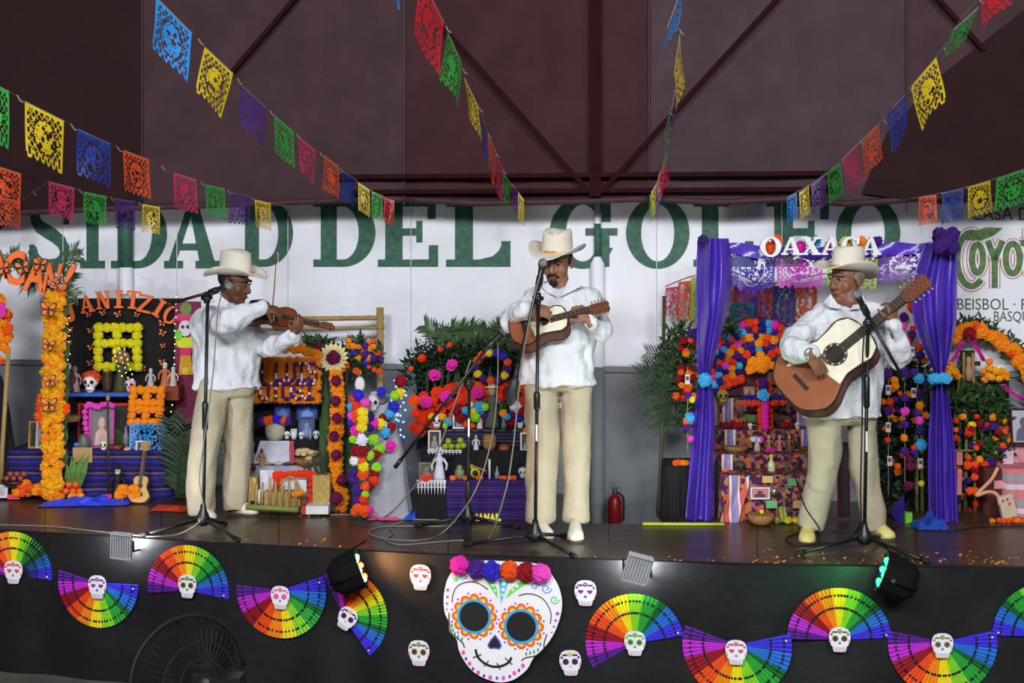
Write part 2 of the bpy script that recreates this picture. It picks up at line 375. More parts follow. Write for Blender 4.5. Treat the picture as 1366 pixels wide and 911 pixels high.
mm = MB(); mm.plate([Pw(x, y, .0055) for x, y in ((1286, 320), (1296, 309), (1316, 303), (1338, 304), (1326, 314), (1308, 321))], WN*-.002); obj('letter_flourish', mm, tgr, wall)
wtext('BEISBOL · FUTBOL', 1277, 1432, 398, 413, tg)
wtext('BASQUETBOL', 1326, 1420, 415, 431, tg)

# ---- maroon shade cloth and the steel frame of the canopy
def YT(px): return YW(px)-.32
mar = lambda k, a, b: mat('shade_cloth_%d' % k, a, .85, .1, 4, rgb2=b, bump=.25, bscale=220, spec=.15)
cl = [mar(0, (41, 23, 25), (47, 26, 28)), mar(1, (62, 43, 47), (71, 51, 55)), mar(2, (57, 33, 36), (66, 39, 42)), mar(3, (66, 49, 55), (76, 58, 64)), mar(4, (38, 20, 22), (46, 25, 27))]
BOT = [(-300, 302), (0, 288), (120, 282), (300, 276), (520, 268), (640, 274), (760, 272), (860, 268), (960, 273), (1050, 268), (1130, 275), (1250, 266), (1366, 262), (1700, 255)]
can = [('maroon shade cloth panel at far left, darkest and plain', -300, 192, 0), ('maroon shade cloth panel left of the red centre panel', 192, 541, 1), ('reddest maroon shade cloth panel hanging behind the centre column', 541, 868, 2), ('greyish maroon shade cloth panel right of the centre', 868, 1212, 3), ('dark maroon shade cloth panel at far right', 1212, 1700, 1)]
for lab, a, b, k in can:
    m = MB(); nx = 24; ny = 12; off = .012*(k % 2); vs = []
    for i in range(nx+1):
        q = a+(b-a)*i/nx
        for j in range(ny+1):
            y0 = interp(BOT, q); py = y0+(-330-y0)*(j/ny)**1.3
            p = P(q, py, YT(q)-off+.01*math.sin(q*.05)*math.sin(j*.9)+.012*math.sin(q*.021)); vs.append(p)
    m.add(vs, [(i*(ny+1)+j, (i+1)*(ny+1)+j, (i+1)*(ny+1)+j+1, i*(ny+1)+j+1) for i in range(nx) for j in range(ny)])
    o = one('shade_cloth', m, cl[k], lab, 'cloth', 'shade cloth panels under the roof', True)
    hem = MB(); hem.tube([P(q, interp(BOT, q)-3, YT(q)-.03) for q in [a+(b-a)*i/16 for i in range(17)]], .022, 8); obj('rolled_hem', hem, C(62, 34, 38), o, True)
    sm = MB(); sm.box((0, 0, 0), (.012, .006, 1.9)); q = P(b-2, 90, YT(b)-.03); sm.v = [p+q for p in sm.v]; obj('seam', sm, C(52, 28, 32), o)
m = MB(); pts = [(1395, -10), (1250, 105), (1185, 175), (1150, 258), (1250, 272), (1366, 268), (1500, 262), (1700, 255), (1700, -200), (1500, -90)]
m.plate([P(x, y, YT(x)-.05) for x, y in pts], (0, .004, 0)); one('shade_cloth', m, cl[4], 'dark maroon cloth corner overlapping diagonally at upper right', 'cloth', 'shade cloth panels under the roof')
steel = mat('maroon_steel', (44, 19, 22), .95, .15, 8, spec=.03)
def beam(name, lab, pts, wpx, off=.07):
    m = MB(); 
    for p, q in zip(pts, pts[1:]): a = P(p[0], p[1], YT(p[0])-off); b = P(q[0], q[1], YT(q[0])-off); m.bar(a, b, S(a.y)*wpx, .03)
    return one(name, m, steel, lab, 'beam', 'canopy steelwork')
beam('roof_post', 'vertical maroon steel post above the wall column at the centre', [(794, -160), (794, 262)], 15)
beam('roof_brace', 'diagonal maroon brace falling from the red flags to the centre post', [(586, 30), (786, 256)], 5, .075)
beam('roof_brace', 'diagonal maroon brace rising from the centre post to the upper right', [(806, 252), (1046, -12)], 6, .075)
beam('roof_brace', 'short diagonal maroon brace at upper left beside the yellow flag', [(306, 100), (402, -12)], 5)
beam('roof_brace', 'diagonal maroon brace at the upper right corner', [(1240, -14), (1312, 66)], 6)
beam('roof_rail', 'horizontal maroon rail spanning above the painted wall letters', [(448, 236), (1116, 231)], 9)
beam('roof_rail', 'lower maroon rail just above the hem of the cloth', [(470, 256), (1112, 252)], 4)
# ---------------------------------------------------------------- papel picado bunting
FC = {'y': (222, 190, 20), 'g': (30, 160, 50), 'b': (28, 52, 140), 'o': (226, 78, 28), 'k': (205, 48, 92), 'p': (76, 36, 120), 'c': (40, 140, 220), 'r': (190, 24, 36), 'm': (200, 50, 190), 'i': (66, 40, 170), 'l': (170, 200, 30), 'w': (120, 60, 170)}
FN = {'y': 'yellow', 'g': 'green', 'b': 'dark blue', 'o': 'orange', 'k': 'pink', 'p': 'purple', 'c': 'light blue', 'r': 'red'}
def fmat(k): return mat('tissue_'+k, [c*.86 for c in FC[k]], .45, .1, 20, spec=.5)
def picado(fn, solid=0, nu=36, nv=32, seed=0):
    """perforated paper: cells of a fine grid kept or cut away; fn maps (u, v) to a point"""
    rnd = random.Random(seed); m = MB(); idx = {}
    holes = [(rnd.uniform(.25, .75), rnd.uniform(.3, .75), rnd.uniform(.03, .055)) for _ in range(12)]
    def vert(i, j):
        if (i, j) not in idx: idx[(i, j)] = len(m.v); m.v.append(V(fn(i/nu, j/nv)))
        return idx[(i, j)]
    for i in range(nu):
        for j in range(nv):
            u = (i+.5)/nu; v = (j+.5)/nv
            keep = i < 2 or i > nu-3 or j < 2
            e = ((u-.5)/.27)**2+((v-.5)/.3)**2
            if not keep:
                if v > .84:
                    ph = (u*6) % 1; q = abs(ph-.5)*2; keep = (v < .995-.13*q*q) and not (.25 < v-.6 < .33 and q < .35)
                elif e < 1: keep = not any((u-a)**2+(v-b)**2 < r*r for a, b, r in holes) and (rnd.random() > .12)
                elif e < 1.25: keep = False
                else: keep = ((i+j) % 5 == 0 or (i-j) % 5 == 0 or rnd.random() < solid)
            elif v > .9 and ((u*6) % 1 < .12): keep = False
            if keep: m.f.append((vert(i, j), vert(i+1, j), vert(i+1, j+1), vert(i, j+1))); m.m.append(0)
    return m
def bunting(label, flags, hgt=.2, tail=None, head=None, cat='bunting'):
    """flags: colour, left and right top pixel, drop in pixels (gives the distance), optional skew of the foot in pixels"""
    ms = []
    for fl in flags:
        k, x0, y0, x1, y1, h = fl[:6]; sk = fl[6] if len(fl) > 6 else 0; dp = fl[7] if len(fl) > 7 else h
        ms.append((k, x0, y0, x1, y1, dp, sk, h))
    D = lambda h, x=683: min(F*hgt/h, YW(x)-.48)
    root = T('papel_picado_bunting', label, cat, P(ms[-1][1], ms[-1][2], D(ms[-1][5], ms[-1][1])), 'strings of cut paper flags')
    pts = []
    for n, (k, x0, y0, x1, y1, h, sk, hp) in enumerate(ms):
        Ym = D(h, x0); h0 = ms[max(n-1, 0)][5]; h1 = ms[min(n+1, len(ms)-1)][5]
        # far edge / near edge of the flag from the neighbours
        dY = max(-.13, min(.13, (D(h1, x0)-D(h0, x0))*.22))
        fwd = ms[0][1] <= ms[-1][1]
        Ya, Yb = (Ym-dY/2, Ym+dY/2)
        a = P(x0, y0, Ya if fwd else Yb); b = P(x1, y1, Yb if fwd else Ya)
        pts += [a, b] if fwd else [b, a]
        dn = V((sk*S(Ym), 0, -hp*S(Ym))); nr = (b-a).cross(V((0, 0, 1))); nr = nr.normalized() if nr.length > 1e-6 else V((0, -1, 0))
        ph = R(0, 6); am = R(.006, .016)
        fn = lambda u, v, a=a, b=b, dn=dn, nr=nr, ph=ph, am=am: a+(b-a)*u+dn*v+nr*(am*v*math.sin(ph+u*5+v*2.5)+.01*v*math.sin(ph*2+u*2))
        obj('flag', picado(fn, .1+.25*(k in 'bpr'), seed=n*7+len(flags)), fmat(k), root)
    ps = ([V(head)] if head else [])+pts+([V(tail)] if tail else [])
    st = MB(); st.tube(ps, .0016, 5); obj('string', st, C(120, 112, 108), root)
    kn = MB()
    for p, q in zip(pts[1::2], pts[2::2]):
        c = (p+q)/2; kn.tube([c+V((0, 0, .005)), c+V((.01, 0, -.014)), c+V((.022, 0, -.022))], .0018, 5)
    if kn.v: obj('knot', kn, C(150, 142, 136), root)
    return root
bunting('string of cut paper flags at upper left, yellow and blue flags at the left edge', [('g', -28, 102, 12, 122, 78), ('y', 33, 135, 85, 161, 72), ('b', 103, 172, 147, 192, 60), ('o', 164, 200, 199, 213, 53), ('k', 231, 230, 262, 240, 46), ('g', 274, 246, 300, 252, 42), ('p', 308, 257, 332, 262, 40), ('y', 340, 266, 361, 271, 37)], tail=Pw(386, 276, .33), head=P(-120, 55, 3.4))
bunting('lower left string of paper flags beginning with two overlapping orange ones', [('o', -14, 218, 28, 232, 48), ('o', -8, 262, 27, 268, 37), ('k', 65, 242, 99, 251, 44), ('g', 112, 256, 142, 262, 41), ('p', 153, 265, 180, 269, 39), ('y', 190, 272, 213, 276, 37)], tail=Pw(226, 279, .33), head=P(-130, 190, 6.6))
bunting('string with a large light blue flag at top, running down to the first painted D', [('c', 208, -4, 256, 44, 66, -6), ('y', 273, 62, 311, 98, 60, -14), ('p', 322, 114, 354, 143, 54, -3), ('g', 366, 154, 392, 176, 49, -1), ('k', 399, 183, 421, 201, 46), ('o', 432, 207, 452, 222, 44), ('b', 456, 228, 472, 238, 39), ('y', 478, 243, 493, 253, 37), ('g', 496, 255, 510, 261, 34), ('r', 512, 263, 526, 268, 34)], tail=Pw(534, 270, .33), head=P(130, -80, 4.3))
bunting('string with a red flag at top centre, running steeply down to the painted L', [('c', 520, -100, 536, -64, 78, 2), ('r', 562, -30, 592, 30, 72, -10), ('g', 597, 42, 615, 82, 62, -5), ('y', 619, 102, 638, 142, 48, 4, 54), ('b', 640, 146, 650, 176, 46, 0), ('o', 651, 180, 662, 203, 44, 0), ('k', 661, 206, 671, 225, 43, 0), ('g', 671, 230, 682, 246, 41), ('p', 683, 246, 692, 257, 38), ('y', 691, 257, 699, 266, 36)], tail=Pw(704, 270, .33))
bunting('nearly vertical string of paper flags between painted G and O, light blue at top', [('c', 913, -25, 890, 38, 62, -12, 66), ('y', 907, 46, 899, 96, 52, 8, 57), ('p', 901, 120, 896, 148, 38, 2, 51), ('g', 895, 143, 887, 178, 46, -3, 47), ('k', 890, 205, 882, 222, 40), ('o', 886, 220, 878, 236, 40, -2), ('b', 880, 236, 875, 246, 38, 2), ('y', 875, 246, 869, 256, 37), ('g', 872, 254, 867, 262, 36)], tail=Pw(866, 268, .33))
bunting('string of paper flags descending from the upper right corner to the painted F', [('r', 1342, -52, 1312, -20, 58, 0, 74), ('g', 1305, 10, 1270, 42, 40, -12, 67), ('y', 1249, 76, 1216, 114, 60, 12), ('b', 1207, 127, 1183, 153, 50, 4), ('o', 1172, 165, 1150, 189, 46, 4), ('k', 1143, 193, 1124, 212, 45, 10), ('g', 1121, 217, 1103, 231, 41, 5), ('p', 1101, 233, 1082, 246, 40, 2), ('y', 1079, 247, 1066, 257, 37, 2), ('c', 1063, 257, 1050, 263, 35)], tail=Pw(1040, 268, .33), head=P(1400, -90, 3.8))
bunting('short string of paper flags at right above the painted team name', [('g', 1374, 224, 1329, 238, 44), ('y', 1321, 241, 1292, 249, 42), ('b', 1285, 252, 1257, 258, 40), ('o', 1249, 260, 1226, 263, 38)], tail=Pw(1205, 266, .33), head=P(1440, 200, 7.0))
# ---------------------------------------------------------------- black skirt of the stage
blk = mat('black_fabric', (16, 16, 19), .62, .2, 9, bump=.35, bscale=14, spec=.35)
m = MB(); NX = 150; NZ = 14; vs = []
for i in range(NX+1):
    q = -230+1800*i/NX
    for j in range(NZ+1):
        t_ = j/NZ; z = (ZS+.006)*(1-t_)+.004*t_; b = .012+.016*t_*math.sin(q*.05+2*math.sin(q*.013))+.010*math.sin(q*.021+t_*4)+.012*noise.noise(V((q*.012, t_*3, 0)))
        p = P(q, 0, YF(q)-b-.012); vs.append(V((p.x, p.y, z)))
m.add(vs, [(i*(NZ+1)+j, i*(NZ+1)+j+1, (i+1)*(NZ+1)+j+1, (i+1)*(NZ+1)+j) for i in range(NX) for j in range(NZ)])
for i in range(NX):     # turned-over top on the deck
    q0 = -230+1800*i/NX; q1 = -230+1800*(i+1)/NX; d = .02+.012*noise.noise(V((q0*.02, 0, 5))); a = P(q0, 0, YF(q0)-.024); b = P(q1, 0, YF(q1)-.024)
    c = P(q0, 0, YF(q0)+d); e = P(q1, 0, YF(q1)+.02+.012*noise.noise(V((q1*.02, 0, 5)))); zt = ZS+.006
    m.add([V((p.x, p.y, zt)) for p in (a, b, e, c)], [(0, 1, 2, 3)])
one('stage_skirt', m, blk, 'black fabric skirt hung along the front of the stage', 'skirt', None, True)

# ---------------------------------------------------------------- rainbow folding fans and paper skulls
RB = [(84, 28, 132), (176, 40, 186), (140, 18, 34), (222, 74, 22), (228, 128, 22), (226, 206, 24), (124, 196, 40), (40, 152, 52), (18, 96, 44), (36, 104, 190), (58, 46, 200)]
RBN = [3, 4, 4, 4, 4, 4, 4, 4, 2, 4, 4]
def fr(px, py, off): # local frame on the skirt
    o = Pf(px, py, off); d = (Pf(px+30, py, off)-Pf(px-30, py, off)); d.z = 0; d.normalize(); n = V((d.y, -d.x, 0)); return o, d, V((0, 0, 1)), n
def fan(label, px, py, rpx, a0, a1, off=.04):
    """a0, a1: angle of the violet end and of the indigo end, degrees counter-clockwise from the right"""
    o, ux, uz, n = fr(px, py, off); s = S(o.y); r = rpx*s; root = T('folding_fan', label, 'fan', o, 'rainbow folding fans pinned to the stage skirt')
    tot = sum(RBN); k = 0
    pt = lambda ang, rr, lift: o+(ux*math.cos(ang)+uz*math.sin(ang))*rr+n*lift
    holes = MB(); A = lambda i: math.radians(a0+(a1-a0)*i/tot)
    for ci, cn in enumerate(RBN):
        m = MB()
        for q in range(cn):
            for h in (0, .5):
                b0 = A(k+q+h); b1 = A(k+q+h+.5); l0 = .007 if h else 0; l1 = 0 if h else .007
                m.add([pt(b0, r*.1, .002), pt(b0, r, l0), pt(b1, r, l1), pt(b1, r*.1, .002)], [(0, 1, 2, 3)])
            bm = A(k+q+.25+.5*random.random()); 
            for rr in (.62, .86):
                w_ = R(.022, .034); 
                dsc = [pt(bm+math.cos(t)*w_*.9/rr, r*(rr+math.sin(t)*.026), .0085) for t in [PI*2*i/8 for i in range(8)]]; holes.add(dsc, [tuple(range(8))])
        obj('pleats', m, mat('fan_%d' % ci, RB[ci], .75, .1, 30, spec=.2), root); k += cn
    obj('punched_dots', holes, C(12, 12, 14), root)
    ri = MB(); ri.ball(o+n*.008, (.012, .008, .012), 8, 6); obj('rivet', ri, C(200, 200, 205, rough=.3), root)
    pin = MB(); pin.ball(pt(A(tot-1.2), r*.9, .016), .006, 8, 6); obj('pin', pin, C(225, 225, 230, rough=.3), root)
    return root
SK = [(0, .5), (.2, .49), (.37, .42), (.47, .28), (.5, .1), (.48, -.06), (.43, -.14), (.41, -.22), (.33, -.28), (.31, -.4), (.26, -.48), (.12, -.5)]
SKO = SK+[(-x, y) for x, y in reversed(SK) if x > 0]
def ell(cx, cy, rx, ry, n=12, rot=0): return [(cx+rx*math.cos(2*PI*i/n+rot), cy+ry*math.sin(2*PI*i/n+rot)) for i in range(n)]
def heart(cx, cy, w, h): return [(cx+w*math.sin(t)**3, cy+h*(13*math.cos(t)-5*math.cos(2*t)-2*math.cos(3*t)-math.cos(4*t))/16) for t in [2*PI*i/16 for i in range(16)]]
def petalflower(cx, cy, r, n=6):
    return [ell(cx+r*math.cos(2*PI*i/n), cy+r*math.sin(2*PI*i/n), r*.55, r*.55, 8) for i in range(n)]
def paper_skull(label, px, py, hpx, style, tilt=0., off=.075, group='small paper sugar skulls'):
    o, ux, uz, n = fr(px, py, off); h = hpx*S(o.y); c, s_ = math.cos(tilt), math.sin(tilt); ax = ux*c+uz*s_; az = uz*c-ux*s_
    root = T('paper_skull', label, 'skull cutout', o-uz*h/2, group)
    def shp(name, polys, col, lift, th=.0015, par=root):
        m = MB()
        for i, pl in enumerate(polys): e = lift+.0002*(i % 3); m.plate([o+(ax*x+az*y)*h+n*e for x, y in pl], n*-th)
        return obj(name, m, C(*col), par)
    card = shp('card', [[(x*.86, y) for x, y in SKO]], (226, 224, 232), .004, .004)
    E = [(232, 60, 70), (90, 40, 130), (96, 86, 30), (222, 80, 150), (60, 160, 60), (150, 90, 40)]
    eye, brow, nose = style
    if eye == 'heart': shp('eye', [heart(-.18, .06, .11, .1)], brow, .006); shp('eye', [heart(.18, .06, .11, .1)], brow, .006)
    else:
        for x in (-.18, .18): shp('eye', [ell(x, .05, .125, .125)], brow, .006); shp('pupil', [ell(x, .05, .07, .07)], [c_*.55 for c_ in brow] if eye == 'dark' else brow, .008)
    shp('nose', [[(0, -.06), (.07, -.17), (-.07, -.17)]], nose, .006)
    shp('forehead_flower', petalflower(0, .34, .06), nose, .006); shp('flower_centre', [ell(0, .34, .035, .035, 8)], (240, 200, 40), .008)
    shp('forehead_leaf', [ell(-.2, .31, .12, .04, 10, 0), ell(.2, .31, .12, .04, 10, 0), ell(-.33, .22, .05, .05, 8), ell(.33, .22, .05, .05, 8)], brow, .006)
    shp('teeth', [rect(-.24+.1*i, -.42, -.16+.1*i, -.3) for i in range(5)], (200, 198, 206), .006)
    shp('cheek_dots', [ell(x*.37, -.12+y, .03, .03, 8) for x in (-1, 1) for y in (0, .09)]+[ell(x, -.46, .03, .025, 8) for x in (-.12, 0, .12)], (222, 84, 120), .006)
    return root
st = [('heart', (212, 60, 80), (190, 60, 140)), ('heart', (110, 40, 130), (50, 60, 150)), ('dark', (110, 90, 40), (40, 130, 50)), ('round', (216, 96, 150), (210, 70, 140)), ('dark', (90, 170, 60), (50, 150, 50)), ('dark', (70, 40, 100), (220, 190, 40)), ('dark', (130, 120, 90), (40, 140, 60))]
fans = [(18, 766, 57, 187, -6, 'topmost, cut by the left edge'), (131, 777, 60, 167, 361, 'hanging second from the left edge'), (251, 787, 60, 188, -9, 'opening upward just right of the left floodlight'), (375, 787, 64, 177, 380, 'hanging left of the tilted one'), (458, 822, 62, 118, -54, 'tilted on its side under the left stage lamp'),
        (847, 858, 66, 213, 11, 'opening upward right of the big skull'), (983, 860, 72, 161, 374, 'hanging second right of the big skull'), (1119, 853, 69, 181, 2, 'opening upward under the right stage lamp'), (1257, 856, 72, 169, 373, 'hanging nearest the right edge'), (1394, 848, 70, 0, 181, 'cut by the right edge')]
for i, (x, y, r_, a0, a1, d) in enumerate(fans): fan('rainbow folding fan '+d, x, y, r_, a0, a1)
for i, (x, y, k, tl, d) in enumerate([(18, 763, 0, 0, 'on the fan at the left edge'), (130, 783, 1, 0, 'on the second fan from the left edge'), (250, 782, 2, 0, 'on the fan right of the left floodlight'), (374, 797, 3, 0, 'with pink eyes on the fan left of the tilted one'), (463, 825, 5, -.5, 'tilted, on the sideways fan'), (847, 858, 4, 0, 'with green eyes on the fan right of the big skull'), (982, 870, 0, 0, 'with red heart eyes, second fan right of big skull'), (1120, 853, 2, 0, 'on the fan under the right stage lamp'), (1257, 861, 6, 0, 'on the hanging fan nearest the right edge')]):
    paper_skull('small paper sugar skull '+d, x, y, 33 if x > 700 else 31, st[k], tl)
for x, y, k, tl, d in [(561, 770, 0, 0, 'with blue crown up left of the big skull'), (559, 871, 2, 0, 'with olive eyes low left of the big skull'), (781, 791, 1, 0, 'with purple heart eyes up right of the big skull'), (761, 884, 5, .06, 'with yellow nose low right of the big skull')]:
    paper_skull('small paper sugar skull pinned alone '+d, x, y, 34, st[k], tl, .042)

# ---------------------------------------------------------------- big painted skull
o, ux, uz, n = fr(669, 823, .05); s = S(o.y)
big = T('sugar_skull_board', 'large painted sugar skull board with a row of pompoms on its head', 'skull cutout', Pf(669, 909, .05))
def Q(x, y, l): return o+ux*((x-669)*s)+uz*((823-y)*s)+n*l
def bshape(name, polys, col, lift, th=.001, par=big, m_=None):
    m = MB()
    for i, pl in enumerate(polys): m.plate([Q(x, y, lift+.00025*(i % 4)) for x, y in pl], n*-th)
    return obj(name, m, m_ or C(*col), par)
def zc(x, y): return (540+x/4.553, 720+y/4.553)    # coordinates read off the 4.55x enlargement
ol = [(320, 150), (290, 190), (255, 250), (236, 330), (233, 400), (242, 460), (262, 500), (268, 560), (290, 590), (315, 615), (325, 670), (350, 725), (390, 780), (440, 820), (510, 850), (580, 862), (650, 848), (700, 818), (750, 770), (785, 705), (850, 640), (900, 570), (935, 490), (955, 410), (955, 340), (935, 270), (900, 210), (860, 160), (780, 135), (600, 128), (440, 130)]
sp = [p for p in smooth_pts([V((x, y, 0)) for x, y in ol+[ol[0]]], 3)][:-1]
bshape('board', [[zc(p.x, p.y) for p in sp]], None, .012, .012, big, mat('board_white', (232, 232, 236), .5, .05, 3))
for cx, cy in ((422, 467), (710, 517)):
    ptl = bshape('eye_petals', [[zc(cx+110*math.cos(a)+30*math.cos(b), cy+110*math.sin(a)+30*math.sin(b)) for b in [2*PI*i/10 for i in range(10)]] for a in [2*PI*i/12 for i in range(12)]], (232, 100, 36), .0135)
    bshape('petal_centres', [[zc(cx+106*math.cos(a)+17*math.cos(b), cy+106*math.sin(a)+17*math.sin(b)) for b in [2*PI*i/8 for i in range(8)]] for a in [2*PI*i/12 for i in range(12)]], (246, 204, 50), .0155)
    bshape('eye_rim', [ring_ for ring_ in [[zc(x, y) for x, y in q] for q in ring(cx, cy, (106, 106), (90, 90), 0, 360, 32)]], (60, 160, 216), .0175)
    bshape('eye_socket', [[zc(cx+95*math.cos(a), cy+95*math.sin(a)) for a in [2*PI*i/32 for i in range(32)]]], (22, 21, 22), .0165)
    bshape('purple_dots', [[zc(cx+142*math.cos(a)+7*math.cos(b), cy+142*math.sin(a)+7*math.sin(b)) for b in [2*PI*i/8 for i in range(8)]] for a in [2*PI*(i+.5)/12 for i in range(12)]], (184, 70, 190), .0145)
bshape('nose_edge', [[zc(*p) for p in ((550, 572), (580, 610), (592, 640), (578, 662), (548, 658), (516, 662), (502, 640), (520, 606))]], (70, 76, 176), .0135)
bshape('nose', [[zc(*p) for p in ((549, 586), (568, 612), (580, 640), (572, 652), (548, 648), (522, 654), (512, 640), (528, 612))]], (24, 22, 26), .0145)
def bstroke(name, pts, w_, col, lift=.0145):
    q = smooth_pts([V((x, y, 0)) for x, y in pts], 4); return bshape(name, [[zc(x, y) for x, y in pl] for pl in stroke([(p.x, p.y) for p in q], w_)], col, lift)
K = (26, 24, 26)
bstroke('mouth', [(430, 668), (446, 715), (490, 752), (545, 768), (600, 758), (635, 735), (650, 708)], 15, K)
for x0, y0, x1, y1 in ((415, 718, 465, 697), (483, 768, 510, 733), (562, 745, 582, 784), (612, 712, 655, 750)): bshape('stitch', [[zc(x, y) for x, y in stroke([(x0, y0), (x1, y1)], 7)[0]]], K, .0155)
bstroke('brow_line', [(286, 388), (290, 340), (312, 294), (350, 268), (400, 257), (450, 266), (506, 300)], 6, K)
bstroke('brow_line', [(695, 332), (740, 319), (790, 322), (840, 345), (875, 390), (892, 440), (886, 495)], 6, K)
bstroke('cheek_line', [(266, 452), (268, 510), (280, 570), (320, 605), (350, 630), (362, 660)], 7, K)
bstroke('cheek_line', [(866, 560), (850, 610), (845, 650), (800, 690), (740, 705), (712, 724)], 7, K)
bshape('forehead_spike', [[zc(*p) for p in ((572, 240), (636, 240), (586, 385))]], (76, 180, 222), .0135)
bshape('forehead_leaf', [[zc(*p) for p in ((485, 236), (530, 246), (560, 290), (568, 355))], [zc(*p) for p in ((748, 250), (700, 246), (640, 300), (612, 355))]], (110, 210, 80), .0135)
bshape('leaf_dots', [[zc(x+r_*math.cos(b), y+r_*math.sin(b)) for b in [2*PI*i/8 for i in range(8)]] for x, y, r_ in ((604, 262, 14), (600, 298, 12), (594, 330, 9), (536, 272, 10), (550, 305, 8), (684, 274, 10), (660, 298, 8))], (215, 240, 250), .0155)
def spiral(cx, cy, r0, turns, d=1): return [(cx+r0*(1-.75*i/20)*math.cos(d*turns*2*PI*i/20), cy+r0*(1-.75*i/20)*math.sin(d*turns*2*PI*i/20)) for i in range(21)]
for cx, cy, r_, c_, d in ((862, 282, 32, (120, 160, 220), 1), (795, 272, 25, (130, 165, 220), -1), (912, 348, 28, (110, 210, 140), 1), (310, 248, 16, (110, 210, 130), -1), (350, 225, 22, (120, 160, 220), 1)): bstroke('curl', spiral(cx, cy, r_, 1.2, d), 8, c_, .0135)
bshape('side_dots', [[zc(x+r_*math.cos(b), y+r_*math.sin(b)) for b in [2*PI*i/8 for i in range(8)]] for x, y, r_ in ((258, 312, 11), (256, 354, 9), (254, 394, 8), (252, 430, 6), (930, 432, 12), (920, 474, 9), (908, 512, 8), (896, 546, 6))], (190, 80, 196), .0135)
bshape('chin_dots', [[zc(x+r_*.8*math.cos(b), y+r_*math.sin(b)) for b in [2*PI*i/8 for i in range(8)]] for x, y, r_ in ((355, 690, 15), (393, 755, 15), (446, 808, 15), (521, 835, 15), (601, 835, 15), (668, 802, 15), (720, 755, 15))], (236, 84, 170), .0135)
bshape('chin_drops', [[zc(x+r_*.8*math.cos(b), y+r_*math.sin(b)) for b in [2*PI*i/8 for i in range(8)]] for x, y, r_ in ((371, 727, 11), (414, 786, 11), (482, 826, 11), (562, 836, 11), (640, 824, 11), (696, 784, 11))], (90, 56, 170), .0135)
bshape('cheek_dashes', [[zc(x+6*math.cos(b), y+13*math.sin(b)) for b in [2*PI*i/8 for i in range(8)]] for x, y in ((284, 528), (290, 555), (302, 577), (322, 594), (346, 608), (740, 682), (764, 675), (788, 668), (812, 655), (826, 622))], (60, 150, 96), .0135)

# ---------------------------------------------------------------- shared flower meshes
def crinkle(n, k, amp, f, flat=1., seed=0):
    b = MB(); b.ball((0, 0, 0), 1, n, k); out = []
    for p in b.v:
        q = p.normalized(); a = 1+amp*noise.noise(q*f+V((seed, 0, 0)))+amp*.8*noise.noise(q*f*2.3+V((0, seed, 0)))
        out.append(V((q.x*a, q.y*a, q.z*a*flat)))
    b.v = out; return b
PROTO = {}
def proto(kind, m):
    key = (kind, m.name)
    if key not in PROTO:
        if kind == 'pompom': b = crinkle(18, 12, .26, 4.2, 1, len(PROTO))
        elif kind == 'marigold': b = crinkle(14, 9, .34, 3.6, .9, len(PROTO)*1.7)
        elif kind == 'ball': b = crinkle(10, 7, .12, 3, 1, len(PROTO))
        elif kind == 'rosette':
            b = MB(); rnd = random.Random(len(PROTO))
            for L, (rr, nn, up) in enumerate(((1.0, 11, .15), (.78, 9, .5), (.5, 7, .85), (.25, 5, 1.0))):
                for i in range(nn):
                    a = 2*PI*i/nn+L*.4; w_ = PI/nn*1.35; j = rnd.uniform(.85, 1.1)
                    f = lambda r_, an, y: V((r_*math.cos(an), -y, r_*math.sin(an)))
                    b.add([f(.1, a, .1), f(rr*.7*j, a-w_, up*.55), f(rr*j, a, up*.6), f(rr*.7*j, a+w_, up*.55)], [(0, 1, 2), (0, 2, 3)])
            b.ball((0, -.25, 0), (.5, .3, .5), 8, 6)
        PROTO[key] = b.mesh(kind, m, False, False)[0]
    return PROTO[key]
def fl(kind, m, p, r, parent, name=None, sq=1.):
    rot = (R(-.4, .4), R(0, 6.28) if kind == 'rosette' else R(-3, 3), R(-.4, .4) if kind == 'rosette' else R(-3, 3))
    return link(name or {'ball': 'flower', 'rosette': 'paper_flower'}.get(kind, kind), proto(kind, m), p, parent, r if sq == 1 else (r, r*sq, r), rot)
TC = {'mag': (226, 40, 170), 'pur': (70, 30, 128), 'blu': (50, 40, 190), 'org': (236, 84, 22), 'dred': (140, 12, 28), 'pink': (232, 70, 186), 'yel': (232, 206, 30), 'lime': (150, 214, 40), 'cyan': (60, 166, 220), 'wht': (226, 226, 236), 'mari': (238, 138, 16), 'gold': (240, 166, 20), 'red': (226, 56, 18), 'wine': (104, 14, 62), 'navy': (26, 30, 110), 'lem': (226, 216, 26), 'deep': (60, 24, 110)}
def tm(k): return mat('crepe_'+k, TC[k], .75, .16, 26, bump=.4, bscale=120, spec=.25)
for (x, y), k in zip(((614, 753), (637, 758), (657, 760), (681, 759), (703, 760), (723, 761)), ('mag', 'pur', 'blu', 'org', 'dred', 'pink')): fl('pompom', tm(k), Q(x, y, .04), 13*s, big)

